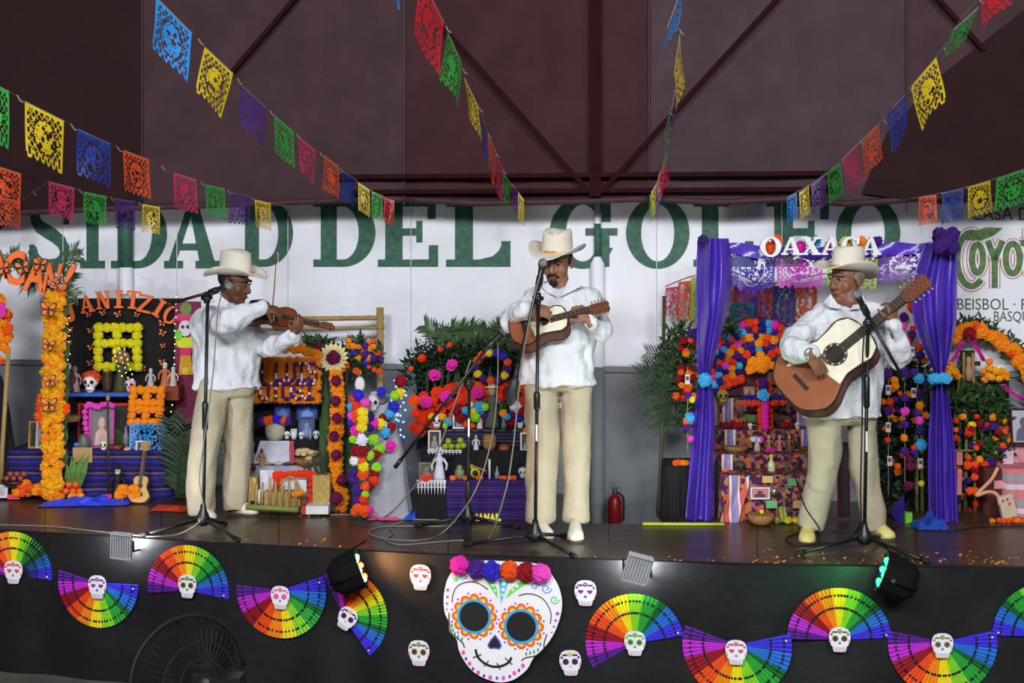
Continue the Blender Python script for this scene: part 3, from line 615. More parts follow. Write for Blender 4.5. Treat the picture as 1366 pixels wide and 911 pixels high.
# ---------------------------------------------------------------- floodlights and stage lamps on the front edge
def flood(px, py, w_, h_, roll, lab, tgt):
    o = P(px, py, YF(px)-.16); s = S(o.y); root = T('flood_light', lab, 'lamp', o-V((0, 0, h_*s/2)), 'white LED floodlights'); root_m = (V(tgt)-o).normalized()
    # the lamp looks away from the camera towards the band: its ribbed back faces us
    M = root_m.to_track_quat('Y', 'Z').to_matrix() @ Matrix.Rotation(roll, 3, 'Y')
    gm = C(176, 178, 182, rough=.45)
    b = MB(); b.box(o, (w_*s, .03, h_*s), M); obj('housing', b, gm, root)
    b = MB()
    for i in range(7): b.box(o+M @ V(((i-3)*w_*s/8, -.022, 0)), (w_*s*.05, .02, h_*s*.85), M)
    obj('cooling_fin', b, gm, root)
    b = MB()
    b.box(o+M @ V((0, -.016, h_*s*.5)), (w_*s*1.04, .03, .006), M); b.box(o+M @ V((0, -.016, -h_*s*.5)), (w_*s*1.04, .03, .006), M); b.box(o+M @ V((w_*s*.5, -.016, 0)), (.006, .03, h_*s), M); b.box(o+M @ V((-w_*s*.5, -.016, 0)), (.006, .03, h_*s), M)
    obj('rim', b, gm, root)
    b = MB(); b.box(o+M @ V((0, .018, 0)), (w_*s*.86, .006, h_*s*.82), M); obj('led_panel', b, emat('led_white', (244, 244, 255), 14), root)
    b = MB(); hp = M @ V((w_*s*.58, 0, 0)); b.bar(o+hp+V((0, 0, -.03)), o+hp+V((0, 0, .03)), .012); b.bar(o-hp+V((0, 0, -.03)), o-hp+V((0, 0, .03)), .012); b.bar(o+hp+V((0, 0, -.03)), o+hp+V((0, .15, -.05)), .01); obj('bracket', b, C(30, 30, 32), root)
    l = bpy.data.lights.new('flood_beam', 'AREA'); l.shape = 'RECTANGLE'; l.size = w_*s*.8; l.size_y = h_*s*.8; l.energy = 9; l.color = (.95, .96, 1)
    lo = bpy.data.objects.new('flood_beam', l); COL.objects.link(lo); lo.location = o+root_m*.03-WL[root.name]; lo.parent = root; lo.rotation_euler = root_m.to_track_quat('-Z', 'Y').to_euler()
    return root
flood(163, 727, 26, 34, .1, 'small ribbed LED floodlight clipped to the left front edge', (-2.1, 10, 1.35))
flood(850, 757, 33, 38, .28, 'tilted ribbed LED floodlight clipped right of the big skull', (.75, 9.5, 1.6))
def par(px, py, r_, lab, aim, col, en, leds):
    o = P(px, py, YF(px)-.22); s = S(o.y); r = r_*s; d = V(aim).normalized(); M = d.to_track_quat('Z', 'Y').to_matrix()
    root = T('par_can', lab, 'lamp', o-V((0, 0, r)), 'black stage colour lamps'); bk = C(12, 12, 13, rough=.85, spec=.15)
    b = MB(); b.lathe([(r*.2, -.13), (r*.6, -.125), (r*.9, -.09), (r, -.05), (r, .05), (r*.96, .055), (r*.9, .03)], o, 10, M); obj('housing', b, bk, root)
    b = MB(); b.lathe([(r*.88, .028), (r*.88, .034)], o, 20, M); obj('lens', b, emat('lens_%d' % px, col, 3), root)
    for i, c_ in enumerate(leds):
        a = 2*PI*i/len(leds); b = MB(); b.ball(o+M @ V((r*.6*math.cos(a), r*.6*math.sin(a), .046)), .016, 8, 6); obj('led', b, emat('led_%d_%d_%d' % c_, c_, 25), root)
    b = MB()
    side = M @ V((r*1.04, 0, 0)); b.tube(smooth_pts([o+side, o+side-d*.08, o-d*.13+V((0, 0, -.02)), o-side-d*.08, o-side], 4), .008, 6); obj('yoke', b, bk, root)
    b = MB(); b.ball(o+side, .014, 8, 6); obj('knob', b, C(60, 60, 64, rough=.3), root)
    b = MB(); b.bar(o+d*.02+M @ V((0, r*.98, 0)), o+d*.13+M @ V((0, r*1.15, 0)), .03, .008); obj('bracket', b, bk, root)
    b = MB(); q_ = Pf(px, py, .02); b.bar(o+V((0, .02, -.02)), V((q_.x, q_.y, o.z+.02)), .025); b.box(V((q_.x, q_.y-.004, o.z+.02)), (.08, .01, .1)); obj('mounting_arm', b, bk, root)
    l = bpy.data.lights.new('par_beam', 'SPOT'); l.energy = en; l.color = [lin(x) for x in col]; l.spot_size = 2.5; l.spot_blend = .4; l.shadow_soft_size = .05
    lo = bpy.data.objects.new('par_beam', l); COL.objects.link(lo); lo.parent = root; lo.location = o+d*.06-WL[root.name]; lo.rotation_euler = d.to_track_quat('-Z', 'Y').to_euler()
    return root
par(470, 762, 27, 'round black stage lamp shining warm light beside the tilted fan', (.92, .06, .36), (255, 180, 100), 13, [(255, 60, 30), (40, 255, 90), (255, 230, 120), (60, 80, 255), (255, 255, 255), (255, 120, 20)])
par(1190, 768, 29, 'round black stage lamp glowing green on the right', (-.9, .2, .34), (20, 255, 130), 11, [(20, 255, 120)]*6)

# ---------------------------------------------------------------- floor fan in front of the stage
o = P(252, 905, 5.9); s = S(5.9); ax = V((.62, -.74, .12)).normalized(); M = ax.to_track_quat('Z', 'Y').to_matrix()
ff = T('floor_fan', 'big black floor fan in a wire cage before the stage', 'floor fan', V((o.x, o.y, 0))); bk = C(10, 10, 11, rough=.7); r = 82*s
b = MB(); b.tube([o+M @ V((r*math.cos(2*PI*i/40), r*math.sin(2*PI*i/40), 0)) for i in range(41)], .012, 8); obj('rim', b, bk, ff, True)
for i in range(48):
    a = 2*PI*i/48; b = MB(); f = lambda rr, z: o+M @ V((rr*math.cos(a), rr*math.sin(a), z)); b.tube([f(r, 0), f(r*.82, .08), f(r*.5, .12), f(r*.22, .13)], .003, 4); obj('guard_wire', b, bk, ff)
b = MB()
for rr, z in ((.62, .105), (.36, .125)): b.tube([o+M @ V((r*rr*math.cos(2*PI*i/32), r*rr*math.sin(2*PI*i/32), z)) for i in range(33)], .004, 5)
obj('guard_ring', b, C(26, 26, 26, rough=.6), ff)
b = MB(); b.lathe([(r*.2, .02), (r*.24, .06), (r*.24, .16), (r*.18, .22), (r*.08, .24)], o, 18, M); obj('motor', b, C(20, 20, 22, rough=.5), ff, True)
for k in range(4):
    a0 = 2*PI*k/4; b = MB(); vs = []
    for i in range(7):
        for j in range(4): an = a0+j*.32; rr = r*(.2+.72*i/6); vs.append(o+M @ V((rr*math.cos(an), rr*math.sin(an), -.05+.035*j)))
    b.add(vs, [(i*4+j, i*4+j+1, (i+1)*4+j+1, (i+1)*4+j) for i in range(6) for j in range(3)]); obj('blade', b, C(24, 23, 22, rough=.6), ff, True)
b = MB(); b.tube([V((o.x, o.y+.05, .03)), V((o.x, o.y+.05, o.z-.02))], .022, 10); b.tube([V((o.x, o.y+.05, o.z-.02)), o+M @ V((0, 0, .1))], .02, 8); obj('pole', b, bk, ff)
b = MB(); b.lathe([(.22, 0), (.22, .02), (.06, .045)], (o.x, o.y+.05, 0), 20); obj('base', b, bk, ff)
o2 = P(303, 908, 5.75); b = MB(); b.box(o2, (.13, .1, .05)); b.box(o2+V((-.1, 0, .012)), (.09, .07, .04)); obj('control_box', b, C(24, 24, 26, rough=.3), ff)
b = MB(); b.box(P(272, 901, 5.78), (.06, .02, .025)); obj('badge', b, C(190, 188, 200, rough=.3), ff)
# ---------------------------------------------------------------- the three musicians
shirt_m = mat('white_shirt', (212, 214, 220), .8, .05, 6, bump=.9, bscale=13, spec=.2, bdist=.026)
pants_m = mat('khaki_trousers', (172, 161, 138), .8, .07, 8, bump=.6, bscale=9, spec=.2, bdist=.03)
felt = mat('cream_felt', (222, 214, 198), .85, .05, 10, bump=.2, bscale=150, spec=.15)
def rotm(yaw, pitch, roll=0): return Matrix.Rotation(yaw, 3, 'Z') @ Matrix.Rotation(pitch, 3, 'X') @ Matrix.Rotation(roll, 3, 'Y')
def head(mb, c, M, k=1.):
    f = lambda x, y, z: c+M @ (V((x, y, z))*k)
    b = lambda p, r: mb.ball(f(*p), [q*k for q in r], 16, 12, M)
    b((0, .012, .035), (.077, .095, .085)); b((0, -.02, -.03), (.067, .076, .085)); b((0, -.04, -.08), (.052, .048, .042)); b((0, -.072, -.1), (.026, .022, .022))
    mb.tube([f(0, -.09, .022), f(0, -.105, -.008), f(0, -.113, -.03), f(0, -.1, -.042)], [.008*k, .0105*k, .014*k, .011*k], 10)
    for s in (-1, 1):
        b((s*.014, -.1, -.034), (.012, .012, .01)); b((s*.036, -.052, -.03), (.032, .03, .04)); b((s*.032, -.082, .034), (.03, .014, .009)); b((s*.081, .012, -.004), (.011, .022, .034))
    b((0, -.09, -.063), (.027, .012, .007)); b((0, -.089, -.074), (.023, .012, .008))
def face(root, c, M, k, hair, brow, beard=None, must=False):
    f = lambda x, y, z: c+M @ (V((x, y, z))*k)
    for s in (-1, 1):
        m = MB(); m.ball(f(s*.032, -.084, .012), (.0125*k, .0085*k, .006*k), 10, 8, M); e = obj('eye', m, C(150, 138, 126, rough=.3), root, True)
        m = MB(); m.ball(f(s*.032, -.0905, .011), (.0065*k, .004*k, .0065*k), 8, 6, M); obj('iris', m, C(30, 20, 16, rough=.2), e, True)
        m = MB(); m.tube(smooth_pts([f(s*.014, -.097, .03), f(s*.034, -.098, .036), f(s*.056, -.08, .03)], 3), [.004*k]*7, 6); obj('eyebrow', m, brow, root, True)
        m = MB(); m.tube([f(s*.018, -.093, .019), f(s*.032, -.0955, .021), f(s*.047, -.088, .018)], .0035*k, 6); obj('eyelid', m, SKIN[root.name], root, True)
    m = MB(); m.tube([f(-.024, -.098, -.0685), f(0, -.1035, -.068), f(.024, -.098, -.0685)], .003*k, 6); obj('lips', m, C(96, 44, 38), root, True)
    m = MB(); m.ball(f(0, .03, .03), (.082*k, .088*k, .08*k), 16, 12, M)
    for s in (-1, 1): m.tube([f(s*.077, -.012, .03), f(s*.077, -.008, -.002)], [.014*k, .007*k], 8)
    obj('hair', m, hair, root, True)
    if must:
        m = MB(); m.tube(smooth_pts([f(-.034, -.085, -.066), f(-.016, -.102, -.052), f(0, -.108, -.05), f(.016, -.102, -.052), f(.034, -.085, -.066)], 3), .0055*k, 6); obj('moustache', m, beard, root, True)
    if beard and not must or must == 2:
        m = MB(); m.ball(f(0, -.082, -.1), (.026*k, .022*k, .022*k), 12, 8, M); obj('goatee', m, beard, root, True)
def hat(root, c, M, k=1., crown=.15, band=(214, 140, 40), up=.055):
    f = lambda x, y, z: c+M @ (V((x, y, z))*k)
    m = MB(); n = 40; vs = []; K_ = 9
    for j in range(K_):
        t = j/(K_-1)
        for i in range(n):
            a = 2*PI*i/n; cx, sy = math.cos(a), math.sin(a); rx = .083+(.172-.083)*t; ry = .1+(.205-.1)*t
            z = up*abs(cx)**1.6*t**1.7-.022*abs(sy)**2*t**1.3; x = rx*cx*(1-.1*t*t*abs(cx)); vs.append(f(x, ry*sy, z))
    fs = [(j*n+i, j*n+(i+1) % n, (j+1)*n+(i+1) % n, (j+1)*n+i) for j in range(K_-1) for i in range(n)]
    b = len(vs); vs += [v+M @ V((0, 0, -.005)) for v in vs]; fs += [tuple(q+b for q in reversed(g)) for g in fs]
    e = (K_-1)*n; fs += [(e+i, e+(i+1) % n, b+e+(i+1) % n, b+e+i) for i in range(n)]
    m.add(vs, fs); h = obj('hat', m, felt, root, True)
    m = MB(); vs = []; prof = [(1.0, 0), (1.0, .3), (.97, .6), (.93, .84), (.82, .97), (.55, 1.0), (.25, .93), (.02, .9)]
    for r_, z in prof:
        for i in range(n):
            a = 2*PI*i/n; cx, sy = math.cos(a), math.sin(a); pinch = 1-.14*max(0, -sy)**3*z*abs(cx)
            zz = z*crown*(1+.05*sy)
            if z > .85: zz -= .028*(1-abs(cx)*r_)*(1 if r_ < .9 else .3)
            vs.append(f(.086*r_*cx*pinch, .103*r_*sy, zz))
    m.add(vs, [(j*n+i, j*n+(i+1) % n, (j+1)*n+(i+1) % n, (j+1)*n+i) for j in range(len(prof)-1) for i in range(n)]+[tuple((len(prof)-1)*n+i for i in range(n))])
    obj('crown', m, felt, h, True)
    m = MB(); m.lathe([(.0885, .003), (.0885, .014)], (0, 0, 0), 32); m.v = [f(p.x, p.y*1.19, p.z*1.1) for p in m.v]; obj('hat_band', m, mat('band_cream', (206, 190, 150), .7), h)
    m = MB(); m.v = []; m.tube([f(.03, -.1, .012), f(0, -.107, .011), f(-.035, -.1, .013)], .006*k, 6); obj('hat_ornament', m, C(*band, rough=.4), h)
def hand(mb, w, k, up, curl, side=1, thumb=.5, sz=1.):
    k = V(k).normalized(); up = V(up); up = (up-k*up.dot(k)).normalized(); sd = k.cross(up)*side
    M = Matrix((sd, k, up)).transposed()
    mb.ball(w+k*.05*sz, (.04*sz, .054*sz, .017*sz), 14, 10, M); mb.tube([w-k*.03, w+k*.03*sz], [.026*sz, .027*sz], 10)
    for i, L in enumerate((.072, .08, .074, .058)):
        p = w+(k*(.086-.004*abs(i-1))+sd*(.031-.0205*i))*sz; pts = [p-k*.02]; a = 0; pts.append(p)
        for j, fr_ in enumerate((.45, .32, .23)):
            a += curl[min(j, len(curl)-1)]; d = k*math.cos(a)-up*math.sin(a)+sd*(.07-.045*i); p = p+d.normalized()*L*fr_*1.05*sz; pts.append(p)
        mb.tube(pts, [.0095*sz, .0095*sz, .0088*sz, .0082*sz, .006*sz], 8); mb.ball(pts[-1], .0065*sz, 8, 6)
    p = w+k*.03*sz+sd*.03*sz; d1 = (k*.55+sd*.75-up*.35).normalized(); d2 = (k*(1-thumb)+sd*.25-up*thumb).normalized()
    mb.tube([p-sd*.015, p+d1*.035*sz, p+d1*.035*sz+d2*.03*sz, p+d1*.035*sz+d2*.055*sz], [.014*sz, .012*sz, .0105*sz, .007*sz], 8)
def limb(mb, pts, rs, n=12, cap=True):
    mb.tube(smooth_pts(pts, 5), [interp(list(enumerate(rs)), i/5) for i in range(5*(len(pts)-1)+1)], n)
    mb.ball(pts[0], rs[0], 12, 8)
    if cap: mb.ball(pts[-1], rs[-1], 12, 8)
def wrinkle(a, f, seed):
    return lambda p: a*(.9*(.35-abs(noise.noise(V((p.x*f*.8+p.z*2.2, p.y*f*.8, p.z*f*.35))+V((seed, 3, 0)))))+noise.noise(V((p.x*f, p.y*f, p.z*f*.55))+V((seed, 0, 0)))+.5*noise.noise(V((p.x*f*2.4, p.y*f*2.4, p.z*f*1.2))+V((0, seed, 0))))
SKIN = {}
def shoe(root, toe, heel, m, k=1.):
    toe = V(toe); heel = V(heel); d = (toe-heel).normalized(); L = (toe-heel).length; sd = V((-d.y, d.x, 0)); b = MB(); vs = []; n = 12
    prof = [(0, .026, .06), (.08, .036, .075), (.3, .037, .08), (.5, .04, .068), (.7, .046, .052), (.86, .042, .042), (.96, .028, .032), (1, .012, .022)]
    for t_, w_, h_ in prof:
        c = heel+d*L*t_
        for j in range(n):
            a = 2*PI*j/n; z = max(0, math.sin(a))**.8*h_*k if math.sin(a) > 0 else -.0
            vs.append(c+sd*w_*k*math.cos(a)+V((0, 0, .012+z)))
    kk = len(prof); b.add(vs, [(i*n+j, i*n+(j+1) % n, (i+1)*n+(j+1) % n, (i+1)*n+j) for i in range(kk-1) for j in range(n)]+[tuple(range(n-1, -1, -1)), tuple((kk-1)*n+j for j in range(n))])
    o = obj('shoe', b, m, root, True)
    b = MB(); b.plate([heel+d*L*t_+sd*w_*k*1.06 for t_, w_, h_ in prof]+[heel+d*L*t_-sd*w_*k*1.06 for t_, w_, h_ in reversed(prof)], (0, 0, .016)); obj('sole', b, C(70, 62, 52), o)
def person(label, Y0, skin, hd, hat_k, hatoff, arms, hands, rings, legs, feet, shoecol, yaw, neck, collar, seed, **fk):
    q = lambda px, py, dy=0.: P(px, py, Y0+dy); s = S(Y0)
    base = q((feet[0][0][0]+feet[1][0][0])/2, 0); root = T('person', label, 'person', V((base.x, Y0, ZS)), 'musicians')
    sk = mat('skin_%d' % seed, skin, .5, .08, 14, bump=.15, bscale=90, spec=.4); SKIN[root.name] = sk
    hc, hM, hk = q(*hd[0]), rotm(*hd[1]), hd[2]
    b = MB(); head(b, hc, hM, hk)
    nb = q(*neck); limb(b, [hc+hM @ V((0, .02, -.045))*hk, hc*.45+nb*.55, nb], [.055, .056, .062])
    b.loft([(q(c, y, dy), max(.03, hx*s-.03), max(.03, hy-.03), yaw) for (c, y, hx, hy, dy) in rings], 16)
    for ar in arms: limb(b, [q(*p) for p in ar], [.045, .036, .026])
    for h in hands: hand(b, *h)
    for lg in legs: limb(b, [q(c, y, dy) for (c, y, hw, dy) in lg], [max(.035, hw*s-.04) for (c, y, hw, dy) in lg])
    for f_, lg in zip(feet, legs):
        a, e = q(*f_[0]), q(*f_[1]); a.z = e.z = ZS+.038; k_ = q(lg[-1][0], lg[-1][1], lg[-1][3]); b.tube([k_+V((0, 0, .1)), k_, e.lerp(a, .12), e.lerp(a, .55)], [.034, .03, .026, .018], 10)
    skinned('body', b, sk, root, .0055, 3)
    face(root, hc, hM, hk, **fk)
    hat(root, hc+hM @ V((0, .008, .062+hatoff)), rotm(*hat_k[0]), hat_k[1], hat_k[2])
    # shirt
    c, y, hx, hy, dy = rings[0]; b = MB(); b.loft([(q(c, y+6, dy), hx*s*1.05, hy*1.1, yaw)]+[(q(c, y, dy), hx*s, hy, yaw) for (c, y, hx, hy, dy) in rings], 28)
    for ar in arms:
        p = [q(*k_) for k_ in ar]; limb(b, [p[0], p[1], p[1]+(p[2]-p[1])*.93], [.07, .064, .05])
        w_ = p[1]+(p[2]-p[1])*.88; b.tube([w_, p[1]+(p[2]-p[1])*1.0], [.05, .046], 14)
    skinned('shirt', b, shirt_m, root, .0085, 5, wrinkle(.026, 9, seed))
    for pl in collar:
        b = MB(); b.plate([q(*p) for p in pl], (0, .006, 0)); obj('collar_flap', b, shirt_m, root)
    # trousers
    b = MB(); c, y, hx, hy, dy = rings[0]
    b.loft([(q(c, y+16, dy), hx*s*.8, hy*.6, yaw), (q(c, y+6, dy), hx*s*.9, hy*.84, yaw), (q(c, y-14, dy), hx*s*.7, hy*.7, yaw)], 24)
    for lg in legs:
        cs = [q(c_, y_, d_) for (c_, y_, hw, d_) in lg]; rs = [hw*s for (c_, y_, hw, d_) in lg]; limb(b, cs, rs, 18, False)
    skinned('trousers', b, pants_m, root, .0085, 12, wrinkle(.014, 7, seed+9))
    for f_ in feet:
        a, e = q(*f_[0]), q(*f_[1]); a.z = e.z = ZS; shoe(root, a, e, shoecol, 1.14)
    return root
blackhair = C(20, 17, 16); greyhair = C(120, 116, 112)
# violinist
Ya = 8.42; qa = lambda x, y, d=0.: P(x, y, Ya+d)
person('violinist in white shirt, khaki trousers and cream cowboy hat on the left', Ya, (100, 61, 42),
    ((313, 378, -.02), (PI*.40, .22, 0), 1.02), ((PI*.42, .04, -.05), 1.02, .162), .0,
    [[(280, 420, -.15), (298, 431, -.40), (352, 410, -.33)], [(316, 420, .15), (352, 462, -.02), (391, 447, -.2)]],
    [(qa(352, 410, -.33), (.95, .05, -.22), (-.1, -.5, .8), (.5, .7, .5), 1, .6, .95), (qa(391, 447, -.2), (.42, -.12, .85), (.3, -.9, -.25), (.35, .7, .8), -1, .6, .95)],
    [(302, 511, 43, .155, 0), (301, 480, 43, .16, 0), (300, 452, 43, .175, 0), (298, 428, 40, .2, 0), (297, 414, 33, .2, 0), (299, 404, 17, .09, 0)],
    [[(284, 512, 20, -.045), (272, 600, 20, -.09), (268, 672, 18.5, -.08), (268, 686, 17, -.08)], [(319, 512, 19, .045), (317, 600, 17.5, .08), (313, 665, 17, .07), (313, 680, 16.5, .07)]],
    [((283, 0, -.19), (266, 0, -.04)), ((344, 0, .02), (306, 0, .11))], C(216, 208, 186, rough=.5), PI*.0, (299, 408, .0),
    [[(292, 392, -.09), (306, 404, -.12), (297, 418, -.13), (284, 408, -.1)]], 1, hair=blackhair, brow=blackhair)
# vihuela player
Yb = 7.87; qb = lambda x, y, d=0.: P(x, y, Yb+d)
person('man in white shirt and cream cowboy hat playing the small guitar at centre', Yb, (148, 99, 76),
    ((743, 350, -.05), (-.32, .22, .04), 1.06), ((-.42, .12, .06), 1.05, .14), .0,
    [[(711, 402, 0), (682, 428, -.1), (704, 412, -.30)], [(789, 402, 0), (804, 442, -.1), (786, 430, -.26)]],
    [(qb(704, 412, -.30), (.93, -.1, -.1), (-.1, -.85, .5), (.35, .5, .4), 1, .4, 1), (qb(786, 430, -.26), (-.55, .05, .75), (.3, -.9, .3), (.5, .8, .7), -1, .4, 1)],
    [(744, 505, 49, .145, 0), (745, 470, 47, .14, 0), (747, 432, 48, .145, 0), (748, 405, 50, .135, 0), (749, 388, 46, .11, 0), (748, 377, 25, .075, .0)],
    [[(721, 505, 23, 0), (724, 600, 20.5, 0), (721, 680, 21, 0), (721, 696, 20, 0)], [(769, 505, 23, .02), (769, 600, 19, .02), (768, 680, 17.5, .02), (768, 696, 17, .02)]],
    [((732, 0, -.2), (718, 0, .05)), ((768, 0, -.26), (767, 0, -.0))], C(226, 220, 200, rough=.5), 0., (747, 384, -.045),
    [[(733, 376, -.1), (744, 396, -.155), (731, 391, -.14), (722, 381, -.1)], [(760, 370, -.09), (777, 381, -.11), (766, 387, -.135), (747, 396, -.155)]], 2, hair=blackhair, brow=blackhair, beard=blackhair, must=2)
# guitar player
Yc = 7.76; qc = lambda x, y, d=0.: P(x, y, Yc+d)
person('older man in white shirt and cream hat holding the big guitar on the right', Yc, (128, 84, 63),
    ((1129, 374, -.03), (-.98, .05, 0), 1.08), ((-.95, -.14, .02), 1.03, .15), -.002,
    [[(1087, 430, 0), (1055, 462, -.17), (1080, 472, -.345)], [(1177, 431, 0), (1200, 478, -.13), (1190, 433, -.25)]],
    [(qc(1080, 472, -.345), (.55, .0, -.78), (.25, -.95, .15), (.22, .35, .4), -1, .35, 1.05), (qc(1190, 433, -.25), (.05, .0, 1), (.5, -.8, 0), (.6, .8, .7), -1, .5, 1)],
    [(1124, 549, 49, .145, 0), (1127, 510, 47, .14, 0), (1130, 462, 49, .15, 0), (1131, 428, 53, .14, 0), (1132, 411, 46, .11, 0), (1133, 400, 24, .075, 0)],
    [[(1101, 548, 24, 0), (1099, 620, 21, 0), (1086, 680, 19, 0), (1081, 704, 18, 0)], [(1149, 548, 22, .02), (1153, 620, 18, .02), (1163, 680, 16, .03), (1167, 706, 15.5, .03)]],
    [((1076, 0, -.2), (1078, 0, .06)), ((1190, 0, -.09), (1165, 0, .06))], C(214, 200, 120, rough=.5), 0., (1134, 402, -.07),
    [[(1108, 392, -.07), (1122, 412, -.15), (1106, 410, -.12), (1099, 403, -.07)], [(1150, 391, -.06), (1156, 405, -.1), (1146, 412, -.14), (1134, 413, -.155)]], 3, hair=greyhair, brow=greyhair)
# ---------------------------------------------------------------- instruments
def frame3(a, n): a = a.normalized(); n = (n-a*n.dot(a)).normalized(); return a, n, n.cross(a)
def guitar(name, label, cat, tail, nut_end, n, L, prof, depth, body_m, top_m, neckw=.05, hole=None, plate=None, nfr=10, headL=.17, bridge=.22, rosette=True, bodyarch=0.):
    """tail: lower end of the body, nut_end: end of the headstock; prof: (fraction of L, half width)"""
    a, n, w_ = frame3(nut_end-tail, n); tot = (nut_end-tail).length
    g = lambda u, v, h=0.: tail+a*u+w_*v+n*h
    root = T(name, label, cat, g(L*.3, 0, -depth/2))
    pp = smooth_pts([V((u*L, v, 0)) for u, v in prof], 5); up = [(p.x, p.y) for p in pp]; outl = up+[(u, -v) for u, v in reversed(up[1:-1])]
    b = MB(); b.plate([g(u, v) for u, v in outl], n*-depth); obj('body', b, body_m, root)
    b = MB(); b.plate([g(u*.985+L*.007, v*.975, .003) for u, v in outl], n*-.003); obj('soundboard', b, top_m, root)
    b = MB(); b.tube([g(u, v, 0) for u, v in outl+[outl[0]]], .0045, 6); b.tube([g(u, v, -depth) for u, v in outl+[outl[0]]], .0035, 6); obj('binding', b, C(40, 24, 16, rough=.4), root)
    if plate:
        b = MB(); b.plate([g(u*L, v, .0045) for u, v in plate], n*-.0015); obj('tap_plate', b, C(226, 222, 198, rough=.4), root)
    if hole:
        u, r_ = hole; circ = lambda rr, h: [g(u*L+rr*math.cos(t), rr*math.sin(t), h) for t in [2*PI*i/28 for i in range(28)]]
        if rosette:
            b = MB(); b.plate(circ(r_*1.42, .0055), n*-.001); obj('rosette', b, C(60, 48, 38, rough=.4), root)
            for k in range(10):
                t = 2*PI*k/10; b = MB(); b.plate([g(u*L+r_*1.22*math.cos(t)+.008*math.cos(e), r_*1.22*math.sin(t)+.008*math.sin(e), .0065) for e in [PI/2*i for i in range(4)]], n*-.001); obj('inlay', b, C(190, 176, 150, rough=.3), root)
        b = MB(); b.plate(circ(r_, .007), n*-.0015); obj('sound_hole', b, C(14, 10, 8), root)
    hs = tot-headL
    b = MB(); M = Matrix((w_, a, n)).transposed(); b.box(g((L*.97+hs)/2, 0, -.006), (neckw*.9, hs-L*.97, .026), M); obj('neck', b, body_m, root)
    b = MB(); b.box(g((L*.72+hs)/2, 0, .011), (neckw, hs-L*.72, .008), M); obj('fingerboard', b, C(44, 30, 24, rough=.4), root)
    b = MB()
    for i in range(nfr): b.box(g(L*.75+(hs-L*.75)*(1-.945**(i*1.6+1))/(1-.945**(nfr*1.6+1)), 0, .0155), (neckw, .0025, .002), M)
    obj('frets', b, C(110, 94, 66, rough=.4), root)
    b = MB(); b.plate([g(u, v, .006) for u, v in ((hs, -neckw*.55), (hs+headL*.12, -neckw*.8), (hs+headL*.92, -neckw*.85), (tot, -neckw*.4), (tot-.008, 0), (tot, neckw*.4), (hs+headL*.92, neckw*.85), (hs+headL*.12, neckw*.8), (hs, neckw*.55))], n*-.018); hd = obj('headstock', b, body_m, root)
    b = MB()
    for i in range(5):
        for sg in (-1, 1): u = hs+headL*(.2+.16*i); b.tube([g(u, sg*neckw*.75, .002), g(u, sg*neckw*1.12, .002)], .003, 6); b.ball(g(u, sg*neckw*1.2, .002), .006, 8, 6); b.tube([g(u, sg*neckw*.45, 0), g(u, sg*neckw*.45, .02)], .004, 6)
    o = obj('tuning_pegs', b, C(170, 156, 120, rough=.3, metal=.6), hd)
    b = MB()
    for i in range(6): v = (i-2.5)*neckw/7; b.tube([g(bridge*L, v*1.3, .014), g(hs+.01, v, .018)], .0006, 4)
    obj('strings', b, C(120, 108, 90, rough=.4), root)
    b = MB(); b.box(g(bridge*L, 0, .009), (neckw*2.2, .022, .012), M); obj('bridge', b, C(36, 22, 16, rough=.4), root)
    return root, g
wood_o = mat('orange_wood', (132, 72, 38), .5, .15, 5, rgb2=(152, 86, 48), spec=.35); wood_d = mat('dark_wood', (88, 44, 25), .45, .2, 6, rgb2=(118, 62, 36), spec=.35); cream = mat('cream_top', (226, 222, 198), .4, .05, 6)
GP = [(0, 0), (.012, .45), (.07, .72), (.2, .98), (.33, .96), (.47, .76), (.58, .64), (.7, .66), (.84, .72), (.94, .6), (.985, .36), (1, 0)]
t0 = P(1047, 528, Yc-.235); t1 = P(1239, 371, Yc-.26)
guitar('bass_guitar', 'big six-course guitar with cream upper plate held by the man on the right', 'guitar', t0, t1, V((-.4, -.84, .42)), .60, [(u, v*.218) for u, v in GP], .115, wood_d, wood_o, .055, (.62, .05),
       [(.40, .06), (.46, -.155), (.58, -.132), (.72, -.138), (.85, -.15), (.95, -.12), (.99, -.05), (.99, .05), (.95, .12), (.85, .15), (.72, .138), (.58, .132), (.5, .15), (.45, .11), (.3, .16), (.2, .13), (.33, .085)][::1], 12, .19, .2)
t0 = P(680, 441, Yb-.235); t1 = P(813, 407, Yb-.27)
guitar('small_guitar', 'small round-backed guitar with cream sound plate held by the centre man', 'guitar', t0, t1, V((-.05, -.82, .55)), .345, [(u, v*.122) for u, v in GP], .10, wood_d, wood_o, .04, (.6, .028),
       [(.36, 0), (.4, -.08), (.55, -.072), (.7, -.076), (.85, -.082), (.95, -.066), (.985, -.03), (.985, .03), (.95, .066), (.85, .082), (.7, .076), (.55, .072), (.4, .08)], 8, .12, .25, False)
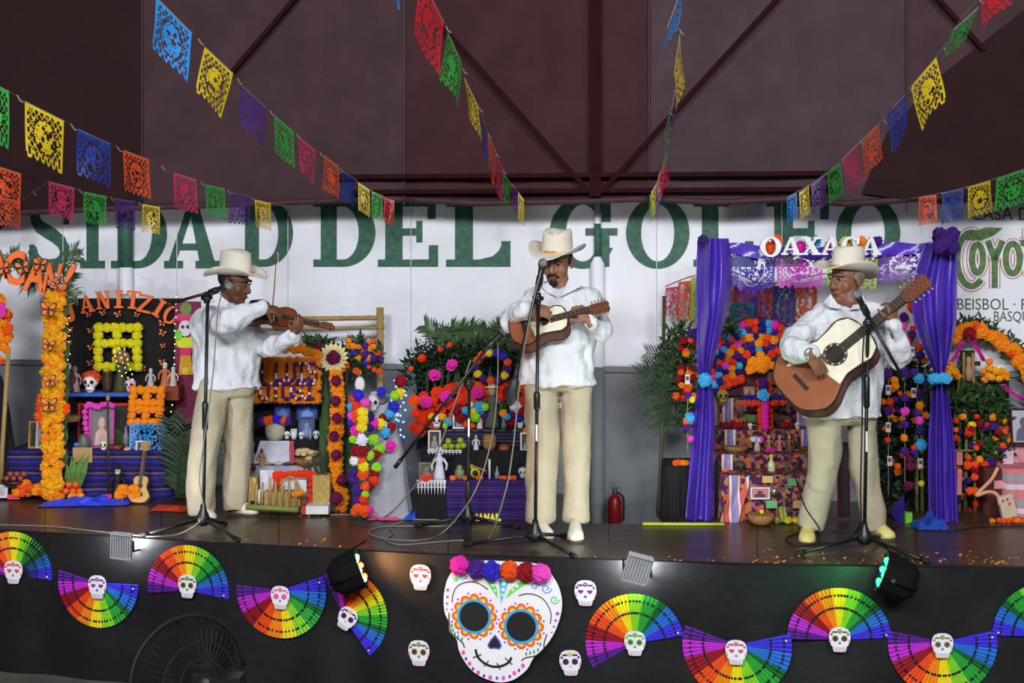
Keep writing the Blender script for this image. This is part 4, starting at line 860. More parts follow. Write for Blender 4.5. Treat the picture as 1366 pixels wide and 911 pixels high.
# violin and bow
t0 = P(327, 411, Ya-.1); t1 = P(443, 437, Ya-.22)
VP = [(0, 0), (.02, .45), (.1, .8), (.22, .95), (.34, .84), (.4, .62), (.5, .5), (.6, .56), (.64, .68), (.74, .78), (.88, .7), (.97, .42), (1, 0)]
vio, g = guitar('violin', 'reddish brown violin under the violinist\'s chin', 'violin', t0, t1, V((.1, -.66, .72)), .345, [(u, v*.108) for u, v in VP], .04, wood_d, mat('violin_top', (116, 54, 26), .3, .2, 8, rgb2=(140, 70, 34)), .028, None, None, 0, .09, .42)
b = MB(); b.box(g(.1, 0, .018), (.05, .1, .012), Matrix((g(0, 1)-g(0, 0), g(1, 0)-g(0, 0), (g(0, 0, 1)-g(0, 0)))).transposed()); obj('tailpiece', b, C(18, 14, 12, rough=.3), vio)
b = MB(); b.ball(g(.04, .06, .012), (.035, .035, .014), 10, 8); obj('chin_rest', b, C(16, 12, 10, rough=.3), vio)
for sg in (-1, 1):
    b = MB(); b.tube(smooth_pts([g(.14, sg*.05, .005), g(.155, sg*.042, .005), g(.17, sg*.05, .005), g(.19, sg*.042, .005)], 3), .003, 5); obj('sound_hole', b, C(14, 8, 6), vio)
b = MB(); e = g((t1-t0).length, 0); b.lathe([(.008, -.02), (.017, -.012), (.017, .012), (.008, .02)], e, 12, Matrix.Rotation(PI/2, 3, 'X')); obj('scroll', b, wood_d, vio, True)
b0 = P(361, 432, Ya-.36); b1 = P(369, 337, Ya-.1); d = (b1-b0)
bow = T('violin_bow', 'thin brown violin bow pointing straight up', 'bow', b0)
b = MB(); b.tube([b0, b0+d*.5+V((.004, 0, 0)), b1], [.0042, .0038, .003], 7); obj('stick', b, C(120, 66, 44, rough=.4), bow)
b = MB(); b.tube([b0+d*.03+V((.016, 0, 0)), b1+V((.012, 0, -.01))], .0022, 5); obj('bow_hair', b, C(206, 196, 176), bow)
b = MB(); b.bar(b0+d*.02+V((.008, 0, 0)), b0+d*.1+V((.008, 0, 0)), .016, .01); obj('frog', b, C(20, 16, 14), bow)
b = MB(); b.bar(b1+V((-.002, 0, -.012)), b1+V((.01, 0, 0)), .008); obj('tip', b, C(210, 150, 140), bow)

# ---------------------------------------------------------------- microphone stands
mk = mat('stand_black', (20, 21, 23), .4, .15, 20, spec=.5)
def stand(label, px, Y, topy, legs, boom=None, clutch=None, sleeve=None, tag_=None, topx=None):
    base = P(px, 0, Y); base.z = ZS; topx = topx or px; top = P(topx, topy, Y); root = T('microphone_stand', label, 'mic stand', base, 'microphone stands')
    b = MB(); b.lathe([(.02, .03), (.04, .045), (.045, .07), (.034, .1), (.02, .13), (.016, .16)], base, 14); obj('hub', b, mk, root, True)
    for (x, y) in legs:
        e = PS(x, y); e.z = ZS+.014; d = (e-base); d.z = 0; d.normalize(); st_ = base+d*.035+V((0, 0, .07)); l = MB(); l.tube([st_, e], [.011, .011], 8); o = obj('leg', l, mk, root, True)
        l = MB(); l.tube([e-(e-st_)*.1, e+(e-st_)*.02], [.015, .016], 8); l.ball(e+(e-st_)*.02, .016, 8, 6); obj('rubber_foot', l, C(12, 12, 13), o, True)
    b = MB(); b.tube([base+V((0, 0, .05)), top], .0105, 10); obj('pole', b, mk, root, True)
    if sleeve:
        b = MB(); f = lambda y: base+(top-base)*((P(px, y, Y).z-base.z)/(top.z-base.z)); b.lathe([(.011, 0), (.019, .015), (.019, f(sleeve[0]).z-f(sleeve[1]).z-.015), (.012, f(sleeve[0]).z-f(sleeve[1]).z)], f(sleeve[1]), 12); obj('grip_sleeve', b, mk, root, True)
    if tag_:
        f = lambda y: base+(top-base)*((P(px, y, Y).z-base.z)/(top.z-base.z)); b = MB(); p0, p1 = f(tag_[1]), f(tag_[0]); b.box((p0+p1)/2+V((0, -.0115, 0)), (.011, .002, p1.z-p0.z)); o = obj('label_strip', b, C(220, 220, 222), root)
    if boom:
        (x0, y0, d0), (x1, y1, d1) = boom; a_, e = P(x0, y0, Y+d0), P(x1, y1, Y+d1); b = MB(); b.tube([a_, e], .0095, 8); o = obj('boom', b, mk, root, True)
        c = P(*clutch, Y); b = MB(); b.lathe([(.018, -.035), (.022, -.02), (.022, .02), (.016, .035)], c, 12); b.tube([c+V((-.03, -.012, 0)), c+V((.035, -.012, 0))], [.017, .012], 10); obj('clutch', b, mk, root, True)
        b = MB(); b.tube([a_-(e-a_)*.01, a_+(e-a_)*.06], .0135, 8); obj('end_cap', b, mk, o, True)
    return root
def mic(label, head_px, tail_px, Y0, Y1, grille=(150, 152, 156)):
    a = P(*head_px, Y0); e = P(*tail_px, Y1); d = (e-a).normalized(); root = T('microphone', label, 'microphone', e, 'stage microphones'); M = d.to_track_quat('Z', 'Y').to_matrix()
    b = MB(); b.lathe([(.023, .012), (.02, .03), (.0145, .1), (.0135, .16), (.011, .165)], a, 14, M); obj('handle', b, C(26, 27, 30, rough=.45), root, True)
    b = MB(); b.ball(a, (.026, .026, .027), 16, 12, M); obj('grille', b, mat('mic_grille', grille, .35, .3, 300, metal=.7, bump=.6, bscale=400), root, True)
    b = MB(); b.lathe([(.0265, .004), (.0275, .008), (.0265, .014)], a, 16, M); obj('grille_ring', b, C(90, 90, 94, rough=.3), root, True)
    b = MB(); b.lathe([(.019, .075), (.021, .08), (.021, .13), (.018, .135)], a, 12, M); obj('clip', b, mk, root, True)
    return root
stand('black tripod microphone stand in front of the violinist', 271, 7.97, 398, [(190, 717), (317, 723), (300, 701)], ((224, 406, .0), (300, 384, -.05)), (276, 397), (535, 575), None, 277)
mic('microphone pointing at the violinist\'s cheek', (305, 381), (276, 392), 7.9, 7.93)
stand('black tripod microphone stand in front of the centre man', 714, 7.5, 402, [(622, 729), (766, 745), (752, 717)], ((690, 492, .02), (720, 368, -.04)), (717, 398), (522, 548), (566, 588), 718)
mic('microphone raised before the centre man\'s face', (724, 351), (719, 378), 7.43, 7.45)
stand('black tripod microphone stand leaning its long boom before the central altar', 624, 8.03, 516, [(557, 704), (690, 706), (622, 728)], ((528, 622, .05), (650, 464, -.1)), (625, 512), (640, 668), (558, 582), 626)
mic('microphone on the long boom left of the centre man', (671, 443), (648, 466), 7.95, 7.93)
stand('black tripod microphone stand in front of the guitar player', 1153, 7.44, 424, [(1066, 741), (1236, 752), (1180, 717)], ((1207, 508, -.08), (1152, 412, .0)), (1158, 432), (500, 545), (575, 602), 1158)
mic('microphone beside the guitar player\'s chin', (1143, 393), (1155, 416), 7.4, 7.42)
b = MB(); c = P(684, 522, 7.5); b.ball(c, (.045*.8, .025, .085), 14, 10, Matrix.Rotation(.2, 3, 'Y')); b.tube([P(690, 490, 7.5), c+V((.01, 0, .06))], .012, 8)
one('boom_weight', b, C(34, 38, 40, rough=.5), 'dark oval counterweight at the lower end of the centre boom', 'weight', None, True)
def cable(label, pts, m, r=.0045):
    b = MB(); b.tube(smooth_pts(pts, 8), r, 6); return one('cable', b, m, label, 'cable', 'microphone cables', True)
gc = C(122, 120, 112, rough=.5); kc = C(20, 20, 22, rough=.5)
fz = lambda x, y: PS(x, y)+V((0, 0, .006))
cable('grey cable hanging down beside the left microphone stand', [P(300, 385, 7.95), P(291, 412, 7.93), P(284, 500, 7.92), P(272, 590, 7.94), P(266, 640, 7.92), P(272, 680, 7.86), P(266, 696, 7.82), fz(240, 713), fz(210, 717), fz(186, 716), fz(120, 709), fz(60, 703), fz(-60, 700)], gc)
cable('grey cable falling from the long boom microphone to the floor', [P(664, 452, 7.96), P(664, 500, 7.98), P(660, 560, 7.97), P(650, 610, 7.93), P(636, 650, 7.9), P(618, 680, 7.9), fz(590, 712), fz(560, 722), fz(515, 720), fz(492, 712), fz(508, 704), fz(545, 703), fz(590, 703), fz(605, 696), fz(540, 694), fz(480, 692)], gc)
cable('grey cable falling from the centre stand in a long curve to the floor', [P(722, 360, 7.42), P(712, 400, 7.42), P(700, 460, 7.42), P(692, 520, 7.44), P(684, 600, 7.44), P(673, 660, 7.44), fz(650, 722), fz(615, 722), fz(575, 725), fz(535, 728), fz(515, 722), fz(524, 712), fz(521, 703), fz(540, 697)], gc)
cable('grey cable slanting from the boom clutch down to the left floor', [P(628, 480, 8.0), P(606, 540, 8.02), P(580, 610, 8.1), P(548, 655, 8.16), P(522, 683, 8.25), fz(505, 692), fz(470, 688), fz(440, 688)], gc)
cable('black cable looping from the guitar player\'s stand around his shoe', [P(1156, 420, 7.42), P(1151, 470, 7.4), P(1150, 560, 7.42), P(1148, 650, 7.42), P(1147, 700, 7.43), fz(1128, 722), fz(1100, 726), fz(1062, 728), fz(1048, 720), fz(1066, 712), fz(1092, 710), P(1090, 700, 7.5), P(1074, 676, 7.55), P(1062, 640, 7.75), P(1050, 590, 7.9), P(1040, 545, 7.85), P(1038, 530, 7.7)], kc)
cable('black cable lying along the floor toward the right altar', [fz(1110, 710), fz(1180, 709), fz(1200, 704), fz(1240, 707), fz(1280, 708), fz(1310, 704), fz(1400, 703)], kc)

wb = [o for o in bpy.data.objects if o.name.startswith('person') and o['label'].startswith('older man')][0]
m = MB(); a_ = P(1079, 471.5, Yc-.34); d_ = (P(1080, 472, Yc-.345)-P(1055, 462, Yc-.17)).normalized(); m.lathe([(.034, -.012), (.037, -.006), (.037, .006), (.034, .012)], a_+d_*.012, 18, d_.to_track_quat('Z', 'Y').to_matrix()); obj('wristwatch', m, C(196, 196, 190, rough=.25, metal=.7), wb, True)
# ---------------------------------------------------------------- builders for the altars
leafm = mat('leaf_green', (34, 58, 26), .55, .3, 30, rgb2=(54, 84, 36)); palmm = mat('palm_green', (36, 62, 34), .5, .25, 30, rgb2=(60, 90, 46)); darkleaf = mat('leaf_dark', (24, 42, 22), .55, .3, 30, rgb2=(38, 62, 30))
bamboo = mat('bamboo', (156, 128, 78), .5, .15, 20); cane = mat('cane', (104, 108, 52), .5, .2, 16)
wick = mat('wicker', (150, 108, 60), .75, .25, 60, bump=.8, bscale=120); clay = mat('clay', (120, 66, 40), .7, .15, 20); darkcloth = mat('black_cloth', (15, 14, 16), .85, .15, 10, bump=.2)
straw = mat('straw', (176, 146, 84), .8, .2, 50, bump=.6, bscale=90)
def B(px0, py0, px1, py1, Y, depth):
    a = P(px0, py1, Y); b = P(px1, py0, Y); m = MB(); m.box(((a.x+b.x)/2, Y+depth/2, (a.z+b.z)/2), (b.x-a.x, depth, b.z-a.z)); return m
def bx(name, label, cat, px0, py0, px1, py1, Y, depth, m, group=None): return one(name, B(px0, py0, px1, py1, Y, depth), m, label, cat, group)
def part(parent, name, mb, m, smooth=False): return obj(name, mb, m, parent, smooth)
def cloth_table(label, px0, pyt, px1, pyb, Y, depth, m, flare=4, wave=.01, cat='table', name='cloth_covered_table', topm=None):
    """table under a cloth that hangs to pyb in soft folds"""
    zt = P(0, pyt, Y).z; zb = P(0, pyb, Y).z; a = P(px0, 0, Y).x; b = P(px1, 0, Y).x; fl_ = flare*S(Y); n = 40; ny = 6
    root = T(name, label, cat, V(((a+b)/2, Y+depth/2, zb)), 'altar tables and steps'); m_ = MB(); vs = []
    path = [(a, Y+depth, -1, 0)]+[(a, Y, -1, -1)]+[(a+(b-a)*i/n, Y, 0, -1) for i in range(1, n)]+[(b, Y, 1, -1), (b, Y+depth, 1, 0)]
    for i, (x, y, nx, ny_) in enumerate(path):
        for j in range(ny+1):
            t_ = j/ny; wv = wave*t_*(math.sin(i*1.1)+.6*math.sin(i*.47+1)); vs.append(V((x+nx*fl_*t_, y+(wv*1.0-.3*fl_*t_)*(1 if ny_ else 0), zt+(zb-zt)*t_)))
    k = len(path); m_.add(vs, [(i*(ny+1)+j, i*(ny+1)+j+1, (i+1)*(ny+1)+j+1, (i+1)*(ny+1)+j) for i in range(k-1) for j in range(ny)])
    obj('cloth', m_, m, root, True)
    t = MB(); t.box(((a+b)/2, Y+depth/2, zt-.004), (b-a, depth, .012)); obj('cloth_top', t, topm or m, root)
    t = MB()
    for x in (a+.03, b-.03):
        for y in (Y+.03, Y+depth-.03): t = MB(); t.box((x, y, (zt+zb)/2-.005), (.03, .03, zt-zb-.012)); obj('leg', t, C(60, 44, 32), root)
    return root, zt
def ON(px, Y, z): return V(((px-CX)/F*Y, Y, z))
def photo(label, px0, py0, px1, py1, Y, fc, bg=(60, 56, 56), fg=(170, 160, 150), lean=.12, fw=2.2, name='photo_frame', cat='photo frame', fig=True, group='framed photos on the altars'):
    s = S(Y); w_ = (px1-px0)*s; h = (py1-py0)*s; base = P((px0+px1)/2, py1, Y); M = Matrix.Rotation(-lean, 3, 'X'); g = lambda x, y, z: base+M @ V((x, y, z)); root = T(name, label, cat, base, group); f = fw*s
    fm = C(*fc, rough=.45)
    for nm, c, d in (('frame_rail', (0, 0, f/2), (w_, .018, f)), ('frame_rail', (0, 0, h-f/2), (w_, .018, f)), ('frame_stile', (-w_/2+f/2, 0, h/2), (f, .018, h-2*f)), ('frame_stile', (w_/2-f/2, 0, h/2), (f, .018, h-2*f))):
        m = MB(); m.box(g(*c), d, M); obj(nm, m, fm, root)
    m = MB(); m.box(g(0, .004, h/2), (w_-2*f, .006, h-2*f), M); pic = obj('picture', m, C(*bg), root)
    if fig:
        m = MB(); iw = w_-2*f; ih = h-2*f
        for pl in ([(x*iw*.5, f+ih*(.62+y*.16)) for x, y in ell(0, 0, .34, 1)], [(x*iw, f+ih*y) for x, y in ((-.36, .04), (.36, .04), (.3, .36), (.12, .48), (-.12, .48), (-.3, .36))]): m.plate([g(x, -.0005, z) for x, z in pl], M @ V((0, .001, 0)))
        obj('print', m, C(*fg), pic)
    return root
def skull(label, px, py, h, Y, col=(226, 222, 224), hair=None, group='small skulls on the altars', mouth=True):
    s = S(Y); k = h*s; b = P(px, py, Y); c = b+V((0, 0, k*.62)); root = T('sugar_skull', label, 'skull', b, group); m_ = C(*col)
    m = MB(); m.ball(c, (k*.4, k*.42, k*.38), 14, 10); m.ball(b+V((0, -k*.1, k*.24)), (k*.25, k*.28, k*.24), 12, 8); obj('cranium', m, m_, root, True)
    for sg in (-1, 1): m = MB(); m.ball(c+V((sg*k*.16, -k*.35, -k*.02)), (k*.11, k*.09, k*.11), 8, 6); obj('eye_socket', m, C(20, 16, 18), root, True)
    m = MB(); m.ball(c+V((0, -k*.4, -k*.2)), (k*.05, k*.04, k*.07), 6, 5); obj('nose', m, C(20, 16, 18), root, True)
    if mouth: m = MB(); m.box(b+V((0, -k*.37, k*.17)), (k*.28, k*.03, k*.04)); obj('mouth', m, C(40, 30, 32), root)
    if hair: m = crinkle(14, 9, .2, 4); m.v = [c+V((p.x*k*.5, p.y*k*.4+k*.08, p.z*k*.42+k*.14)) for p in m.v]; obj('hair', m, C(*hair), root)
    return root
def turned(name, label, cat, px, py, Y, prof, col, group=None, k=None, m=None, n=16):
    """a turned vessel; prof in pixels (radius, height)"""
    s = S(Y); b = MB(); b.lathe([(r_*s, z*s) for r_, z in prof], P(px, py, Y), n); return one(name, b, m or C(*col, rough=.4), label, cat, group, True)
def candle(label, px, py, h, Y, r_=2.2, col=(228, 224, 214)):
    s = S(Y); b0 = P(px, py, Y); root = T('candle', label, 'candle', b0, 'altar candles'); m = MB(); m.lathe([(r_*s, 0), (r_*s, h*s*.93), (r_*s*.8, h*s*.95)], b0, 12); obj('wax', m, C(*col, rough=.5), root, True)
    m = MB(); m.tube([b0+V((0, 0, h*s*.94)), b0+V((0.002, 0, h*s*.94+.012))], .0015, 5); obj('wick', m, C(30, 26, 24), root); return root
def fruit(name, label, px, py, r_, Y, col, group): # rests on py
    s = S(Y); b = P(px, py, Y); root = T(name, label, 'fruit', b, group); m = MB(); m.lathe([(r_*s*.25, 0), (r_*s*.72, r_*s*.25), (r_*s, r_*s*.9), (r_*s*.8, r_*s*1.6), (r_*s*.3, r_*s*1.85), (r_*s*.08, r_*s*1.75)], b, 12); obj('flesh', m, C(*col, rough=.4), root, True)
    m = MB(); m.tube([b+V((0, 0, r_*s*1.7)), b+V((.004, 0, r_*s*2.1))], .002, 5); obj('stalk', m, C(70, 60, 30), root); return root
def leaves(pts, L, m_=None, wd=.35, up=.3):
    """many small leaves as one mesh: pts are centres"""
    m = MB()
    for p in pts:
        d = V((R(-1, 1), R(-1, .6), R(-.6, 1)+up)).normalized(); sd = d.cross(V((R(-1, 1), R(-1, 1), R(-1, 1)))).normalized(); l = L*R(.6, 1.3)
        m.add([p, p+d*l*.45+sd*l*wd*.5, p+d*l, p+d*l*.45-sd*l*wd*.5], [(0, 1, 2, 3)])
    return m
def blob(px, py, rx, ry, Y, dY, n):
    out = []
    while len(out) < n:
        a, b, c = R(-1, 1), R(-1, 1), R(-1, 1)
        if a*a+b*b+c*c < 1: out.append(P(px+a*rx, py+b*ry, Y+c*dY))
    return out
def frond(base, tip, droop, nl, L, m_, parent, name='palm_frond', plane=None):
    base = V(base); tip = V(tip); mid = (base+tip)/2+V((0, 0, droop)); pts = smooth_pts([base, mid, tip], 8); m = MB(); m.tube(pts, [.006*(1-.8*i/(len(pts)-1)) for i in range(len(pts))], 5)
    nrm = V((0, -1, .2))
    for i in range(nl):
        t_ = .12+.86*i/nl; k = t_*(len(pts)-1); j = min(int(k), len(pts)-2); p = pts[j].lerp(pts[j+1], k-j); d = (pts[j+1]-pts[j]).normalized(); sd = d.cross(nrm).normalized()
        for sg in (-1, 1):
            l = L*(1-.5*abs(t_-.45))*R(.8, 1.1); e = (d*.75+sd*sg*.8+V((0, R(-.25, .25), -.18))).normalized(); w_ = d*l*.055; m.add([p-w_, p+e*l*.5-w_*1.4+V((0, 0, .01)), p+e*l, p+e*l*.5+w_*1.4+V((0, 0, .01)), p+w_], [(0, 1, 2, 3, 4)])
    return obj(name, m, m_, parent)
def blade(base, tip, w_, m_, parent, name='leaf_blade'):
    base = V(base); tip = V(tip); d = tip-base; sd = d.cross(V((0, 1, 0))).normalized()*w_; c = V((0, -.03, 0)); m = MB(); m.add([base-sd*.4, base+d*.5-sd+c, tip, base+d*.5+sd+c, base+sd*.4, base+d*.5+c*1.5], [(0, 1, 5, 4), (1, 2, 5), (5, 2, 3), (4, 5, 3)]); return obj(name, m, m_, parent)
def butterfly(p, r_, parent, ang=0., m_=None, name='butterfly'):
    m = MB(); c, s_ = math.cos(ang), math.sin(ang); g = lambda x, y, l: V(p)+V(((x*c-y*s_)*r_, -l, (x*s_+y*c)*r_))
    for sg in (-1, 1):
        m.mi(1); m.add([g(0, .05, .004), g(sg*.5, .9, .012), g(sg*1.05, .85, .014), g(sg*.95, .15, .012), g(sg*.1, -.05, .004)], [(0, 1, 2, 3, 4)]); m.add([g(0, 0, .004), g(sg*.8, -.1, .012), g(sg*.75, -.75, .012), g(sg*.3, -.85, .008)], [(0, 1, 2, 3)])
        m.mi(0); m.add([g(sg*.08, .1, .006), g(sg*.5, .75, .0135), g(sg*.9, .72, .0155), g(sg*.8, .22, .0135)], [(0, 1, 2, 3)]); m.add([g(sg*.1, -.08, .006), g(sg*.66, -.2, .0135), g(sg*.6, -.62, .0135), g(sg*.3, -.68, .0095)], [(0, 1, 2, 3)])
    m.mi(1); m.tube([g(0, -.5, .008), g(0, .4, .008)], r_*.07, 5)
    return obj(name, m, [m_ or C(236, 128, 66), C(58, 30, 22)], parent)
def bulbs(label, pts, col=(255, 214, 140), s_=4., r_=.0045, wire=True):
    root = T('string_lights', label, 'string lights', pts[0], 'fairy lights'); m = MB()
    if wire: m.tube(pts, .0012, 4); obj('wire', m, C(60, 66, 50), root)
    m = MB()
    for p in pts: m.ball(V(p)+V((R(-.006, .006), -.006, 0)), r_, 6, 5)
    obj('bulbs', m, emat('bulb_%d_%d_%d' % col, col, s_), root); return root
def doll(label, px, py, h, Y, dress, headc=(228, 226, 226), arms=True, group='figurines on the altars', hat_c=None, skullface=True, cat='figurine', halo=None):
    s = S(Y); k = h*s; b = P(px, py, Y); root = T('figurine', label, cat, b, group); dm = C(*dress)
    m = MB(); m.lathe([(k*.2, 0), (k*.19, k*.1), (k*.13, k*.4), (k*.1, k*.55), (k*.14, k*.66), (k*.1, k*.73), (k*.04, k*.77)], b, 12); obj('dress', m, dm, root, True)
    m = MB(); m.ball(b+V((0, 0, k*.87)), (k*.1, k*.11, k*.13), 12, 8); obj('head', m, C(*headc), root, True)
    if skullface:
        for sg in (-1, 1): m = MB(); m.ball(b+V((sg*k*.04, -k*.1, k*.88)), (k*.025, k*.02, k*.03), 6, 5); obj('eye', m, C(20, 18, 18), root)
    if arms:
        for sg in (-1, 1): m = MB(); m.tube([b+V((sg*k*.12, 0, k*.68)), b+V((sg*k*.24, -k*.02, k*.5)), b+V((sg*k*.22, -k*.08, k*.32))], [k*.045, k*.04, k*.03], 7); obj('arm', m, dm, root, True)
    if hat_c: m = MB(); m.lathe([(k*.17, 0), (k*.17, k*.02), (k*.09, k*.03), (k*.08, k*.1)], b+V((0, 0, k*.95)), 12); obj('hat', m, C(*hat_c), root, True)
    if halo: m = MB(); m.lathe([(k*.2, -k*.01), (k*.2, k*.01)], b+V((0, k*.1, k*.88)), 16, Matrix.Rotation(PI/2, 3, 'X')); obj('halo', m, C(*halo), root)
    return root
def heap(name, label, cat, px, py, w_, h_, Y, kind, cols, n, r_, group=None):
    """pile of flower heads; py is the floor line"""
    root = T(name, label, cat, P(px, py, Y), group); s = S(Y)
    for i in range(n):
        u = R(-1, 1); v = R(0, 1)*(1-u*u)**.5; fl(kind, tm(random.choice(cols)), P(px+u*w_/2, py-r_-v*max(0, h_-2*r_), Y+R(-.04, .04)), r_*s*R(.85, 1.1), root)
    return root
def pom_list(root, kind, items, Y, jit=0.):
    for x, y, r_, k in items: fl(kind, tm(k), P(x, y, Y+R(-jit, jit)), r_*S(Y), root)
FONT5 = {'S': '01110100011000001110000011000101110', 'A': '01110100011000111111100011000110001', 'N': '10001110011010110011100011000110001', 'L': '10000100001000010000100001000011111', 'U': '10001100011000110001100011000101110', 'I': '11111001000010000100001000010011111', 'P': '11110100011000111110100001000010000', 'O': '01110100011000110001100011000101110', 'T': '11111001000010000100001000010000100'}
def crumple(label, pts, Y, h_, col, cat='tissue paper', name='tissue_paper', seed=1):
    """crumpled sheet lying on the deck, seen between pixel columns"""
    (x0, y0), (x1, y1) = pts; m = MB(); n, k = 22, 7; vs = []
    for i in range(n+1):
        for j in range(k+1):
            u = i/n; v = j/k; a = PS(x0+(x1-x0)*u, y0+(y1-y0)*u); d = (v-.5)*.22; e = math.sin(PI*u)**.5*math.sin(PI*v); q = noise.noise(V((u*7+seed, v*4, seed)))
            vs.append(V((a.x+.02*q, a.y+d+.03*noise.noise(V((u*5, v*3, seed+4))), ZS+.006+max(0, h_*e*(.55+.9*q)))))
    m.add(vs, [(i*(k+1)+j, (i+1)*(k+1)+j, (i+1)*(k+1)+j+1, i*(k+1)+j+1) for i in range(n) for j in range(k)]); return one(name, m, C(*col, rough=.4), label, cat)
# ---------------------------------------------------------------- far left: neighbouring altar, only its edge
root = T('flower_wreath', 'orange marigold oval at the left edge below the orange letters', 'wreath', P(-10, 492, 9.0))
for i in range(150):
    a = R(0, 2*PI); q = R(0, 1)**.5; fl('marigold', tm(random.choice(['mari', 'org', 'mari'])), P(-14+28*q*math.cos(a), 440+52*q*math.sin(a), 9.0+R(-.02, .02)), 5.5*S(9), root)
m = MB(); m.plate([P(x, y, 8.93) for x, y in ((-8, 402), (6, 404), (8, 420), (3, 424), (-8, 418))], (0, .01, 0)); obj('letter', m, C(206, 40, 160), root)
m = MB(); m.tube([P(11, 470, 9.0), P(3, 600, 9.05), P(1, 664, 9.05)], .016, 8); one('bamboo_pole', m, bamboo, 'short bamboo pole standing at the left edge', 'pole', None, True)
m = MB(); vs = []
for i in range(13):
    for j in range(9): u = i/12; v = j/8; vs.append(P(-40+(30+38*v**.5)*(1-.0)*u*1.0, 482+180*v, 9.1+.04*math.sin(i*1.3)*v))
m.add(vs, [(i*9+j, i*9+j+1, (i+1)*9+j+1, (i+1)*9+j) for i in range(12) for j in range(8)]); one('draped_cloth', m, darkcloth, 'black cloth draped at the far left edge of the stage', 'cloth', None, True)

# ---------------------------------------------------------------- Michoacan altar
YA = 9.02
colm = T('marigold_post', 'tall column of yellow orange marigolds on the left', 'flower column', PS(70, 668))
m = MB(); m.tube([PS(70, 668), P(72, 385, 8.97)], .035, 8); obj('post', m, C(40, 50, 30), colm)
y = 392.
while y < 664:
    for dx in (-7, 1, 8):
        fl('marigold', tm('gold' if random.random() < .75 else 'mari'), P(70+dx+R(-2, 2)-(y-390)*.012+2, y+R(-4, 4), 8.93+abs(dx)*.003), R(6.4, 8.4)*S(8.95), colm)
    y += 9.0
for i in range(8): fl('marigold', tm('org'), P(54+R(-3, 4), 530+i*5, 8.96), 6*S(9), colm)
for i in range(3): fl('marigold', tm('org'), P(86+R(-3, 3), 542+i*5, 8.96), 5*S(9), colm)
for x, y, r_, a in ((65, 413, 11, -.1), (65, 460, 9, -.25), (67, 508, 9, .1), (66, 540, 11, 0), (75, 380, 6, .3)): butterfly(P(x, y, 8.84), r_*S(8.9), colm, a)
for i in range(9): blade(P(86, 400+i*28, 9.0), P(90+R(-3, 3), 372+i*28, 9.02), .03, palmm, colm)
arch = T('arch_letters', 'orange foam letters CAN! with butterflies on a palm arch at upper left', 'sign', P(40, 385, 9.0))
om = C(240, 112, 50)
for ch, x, y, h_, rot, w_ in (('A', -14, 376, 42, .18, 26), ('C', 8, 382, 46, .08, 30), ('A', 30, 388, 46, -.06, 28), ('N', 55, 393, 44, -.12, 24), ('!', 80, 386, 38, -.3, 12)):
    p = P(x, y, 8.95); s = S(8.95); ux = V((math.cos(rot), 0, math.sin(rot))); uy = V((-math.sin(rot), 0, math.cos(rot))); text_on('letter', ch, p, ux, uy, V((0, -1, 0)), om, arch, .03, .012, .2, width=w_*s, height=h_*s)
for x, y, r_, a in ((5, 358, 9, .2), (31, 357, 10, .2), (54, 353, 10, -.1), (72, 378, 8, .3)): butterfly(P(x, y, 8.92), r_*S(8.9), arch, a)
for i in range(16): t_ = i/15; x = -20+108*t_; y = 352+30*t_**2.2; frond(P(x, y+8, 9.0), P(x+R(-34, 26), y+R(-26, 40), 9.0+R(-.03, .03)), .02, 9, .1, palmm, arch)
for i in range(5): frond(P(84, 350+i*10, 9.0), P(66+R(-30, 45), 330+i*12+R(-10, 26), 9.0), .02, 9, .1, palmm, arch)
# black backdrop with JANITZIO
bd = T('altar_banner', 'black cloth backdrop lettered JANITZIO with a yellow flower window', 'backdrop', P(166, 640, 9.6))
m = B(88, 398, 246, 650, 9.6, .02); obj('cloth_panel', m, darkcloth, bd)
for ch, x, y, rot in (('J', 94, 417, .3), ('A', 116, 405, .2), ('N', 138, 400, .1), ('I', 159, 399, .0), ('T', 178, 400, -.1), ('Z', 194, 405, -.22), ('I', 213, 411, -.55), ('O', 229, 420, -.55)):
    s = S(9.57); c, s_ = math.cos(rot), math.sin(rot); ux = V((c, 0, s_)); uy = V((-s_, 0, c)); w_ = 13 if ch == 'I' else 19; ctr = P(x, y, 9.57); obj('letter', lettermesh(ch, ctr-ux*w_*s/2-uy*12*s, ux*w_*s, uy*24*s, V((0, -1, 0)), .015), om, bd)
for x, y in ((119, 420), (138, 417), (158, 419), (183, 420), (94, 440), (121, 441), (217, 431), (217, 444), (218, 461), (93, 457), (122, 463), (121, 484), (217, 483), (191, 492), (183, 438)): butterfly(P(x, y, 9.58), R(4, 5.5)*S(9.5), bd, R(-.5, .5))
fw = T('flower_lattice', 'yellow pompom window frame on the black backdrop', 'flower panel', P(156, 495, 9.5))
for i in range(6):
    for x, y in ((132+i*10.3, 437), (132+i*10.3, 489), (131, 437+i*10.4), (183, 437+i*10.4)): fl('pompom', tm('lem'), P(x, y, 9.52), 6.4*S(9.5), fw)
for i in range(4): fl('pompom', tm('lem'), P(156, 447+i*11, 9.52), 6.2*S(9.5), fw); fl('pompom', tm('lem'), P((140, 149, 165, 174)[i], 458, 9.52), 6.2*S(9.5), fw)
bulbs('warm fairy lights hanging left of the black backdrop', [P(92+R(-1, 1), 424+i*8, 9.5) for i in range(10)])
bulbs('warm fairy lights hanging beside the skeleton lady banner', [P(236-i*.4, 396+i*9, 9.4) for i in range(18)])
bulbs('warm fairy lights around the dark statue on the shelf', [P(158+8*math.sin(i*2.1)+i*.7, 464+i*2.2, 9.2) for i in range(20)], wire=False)
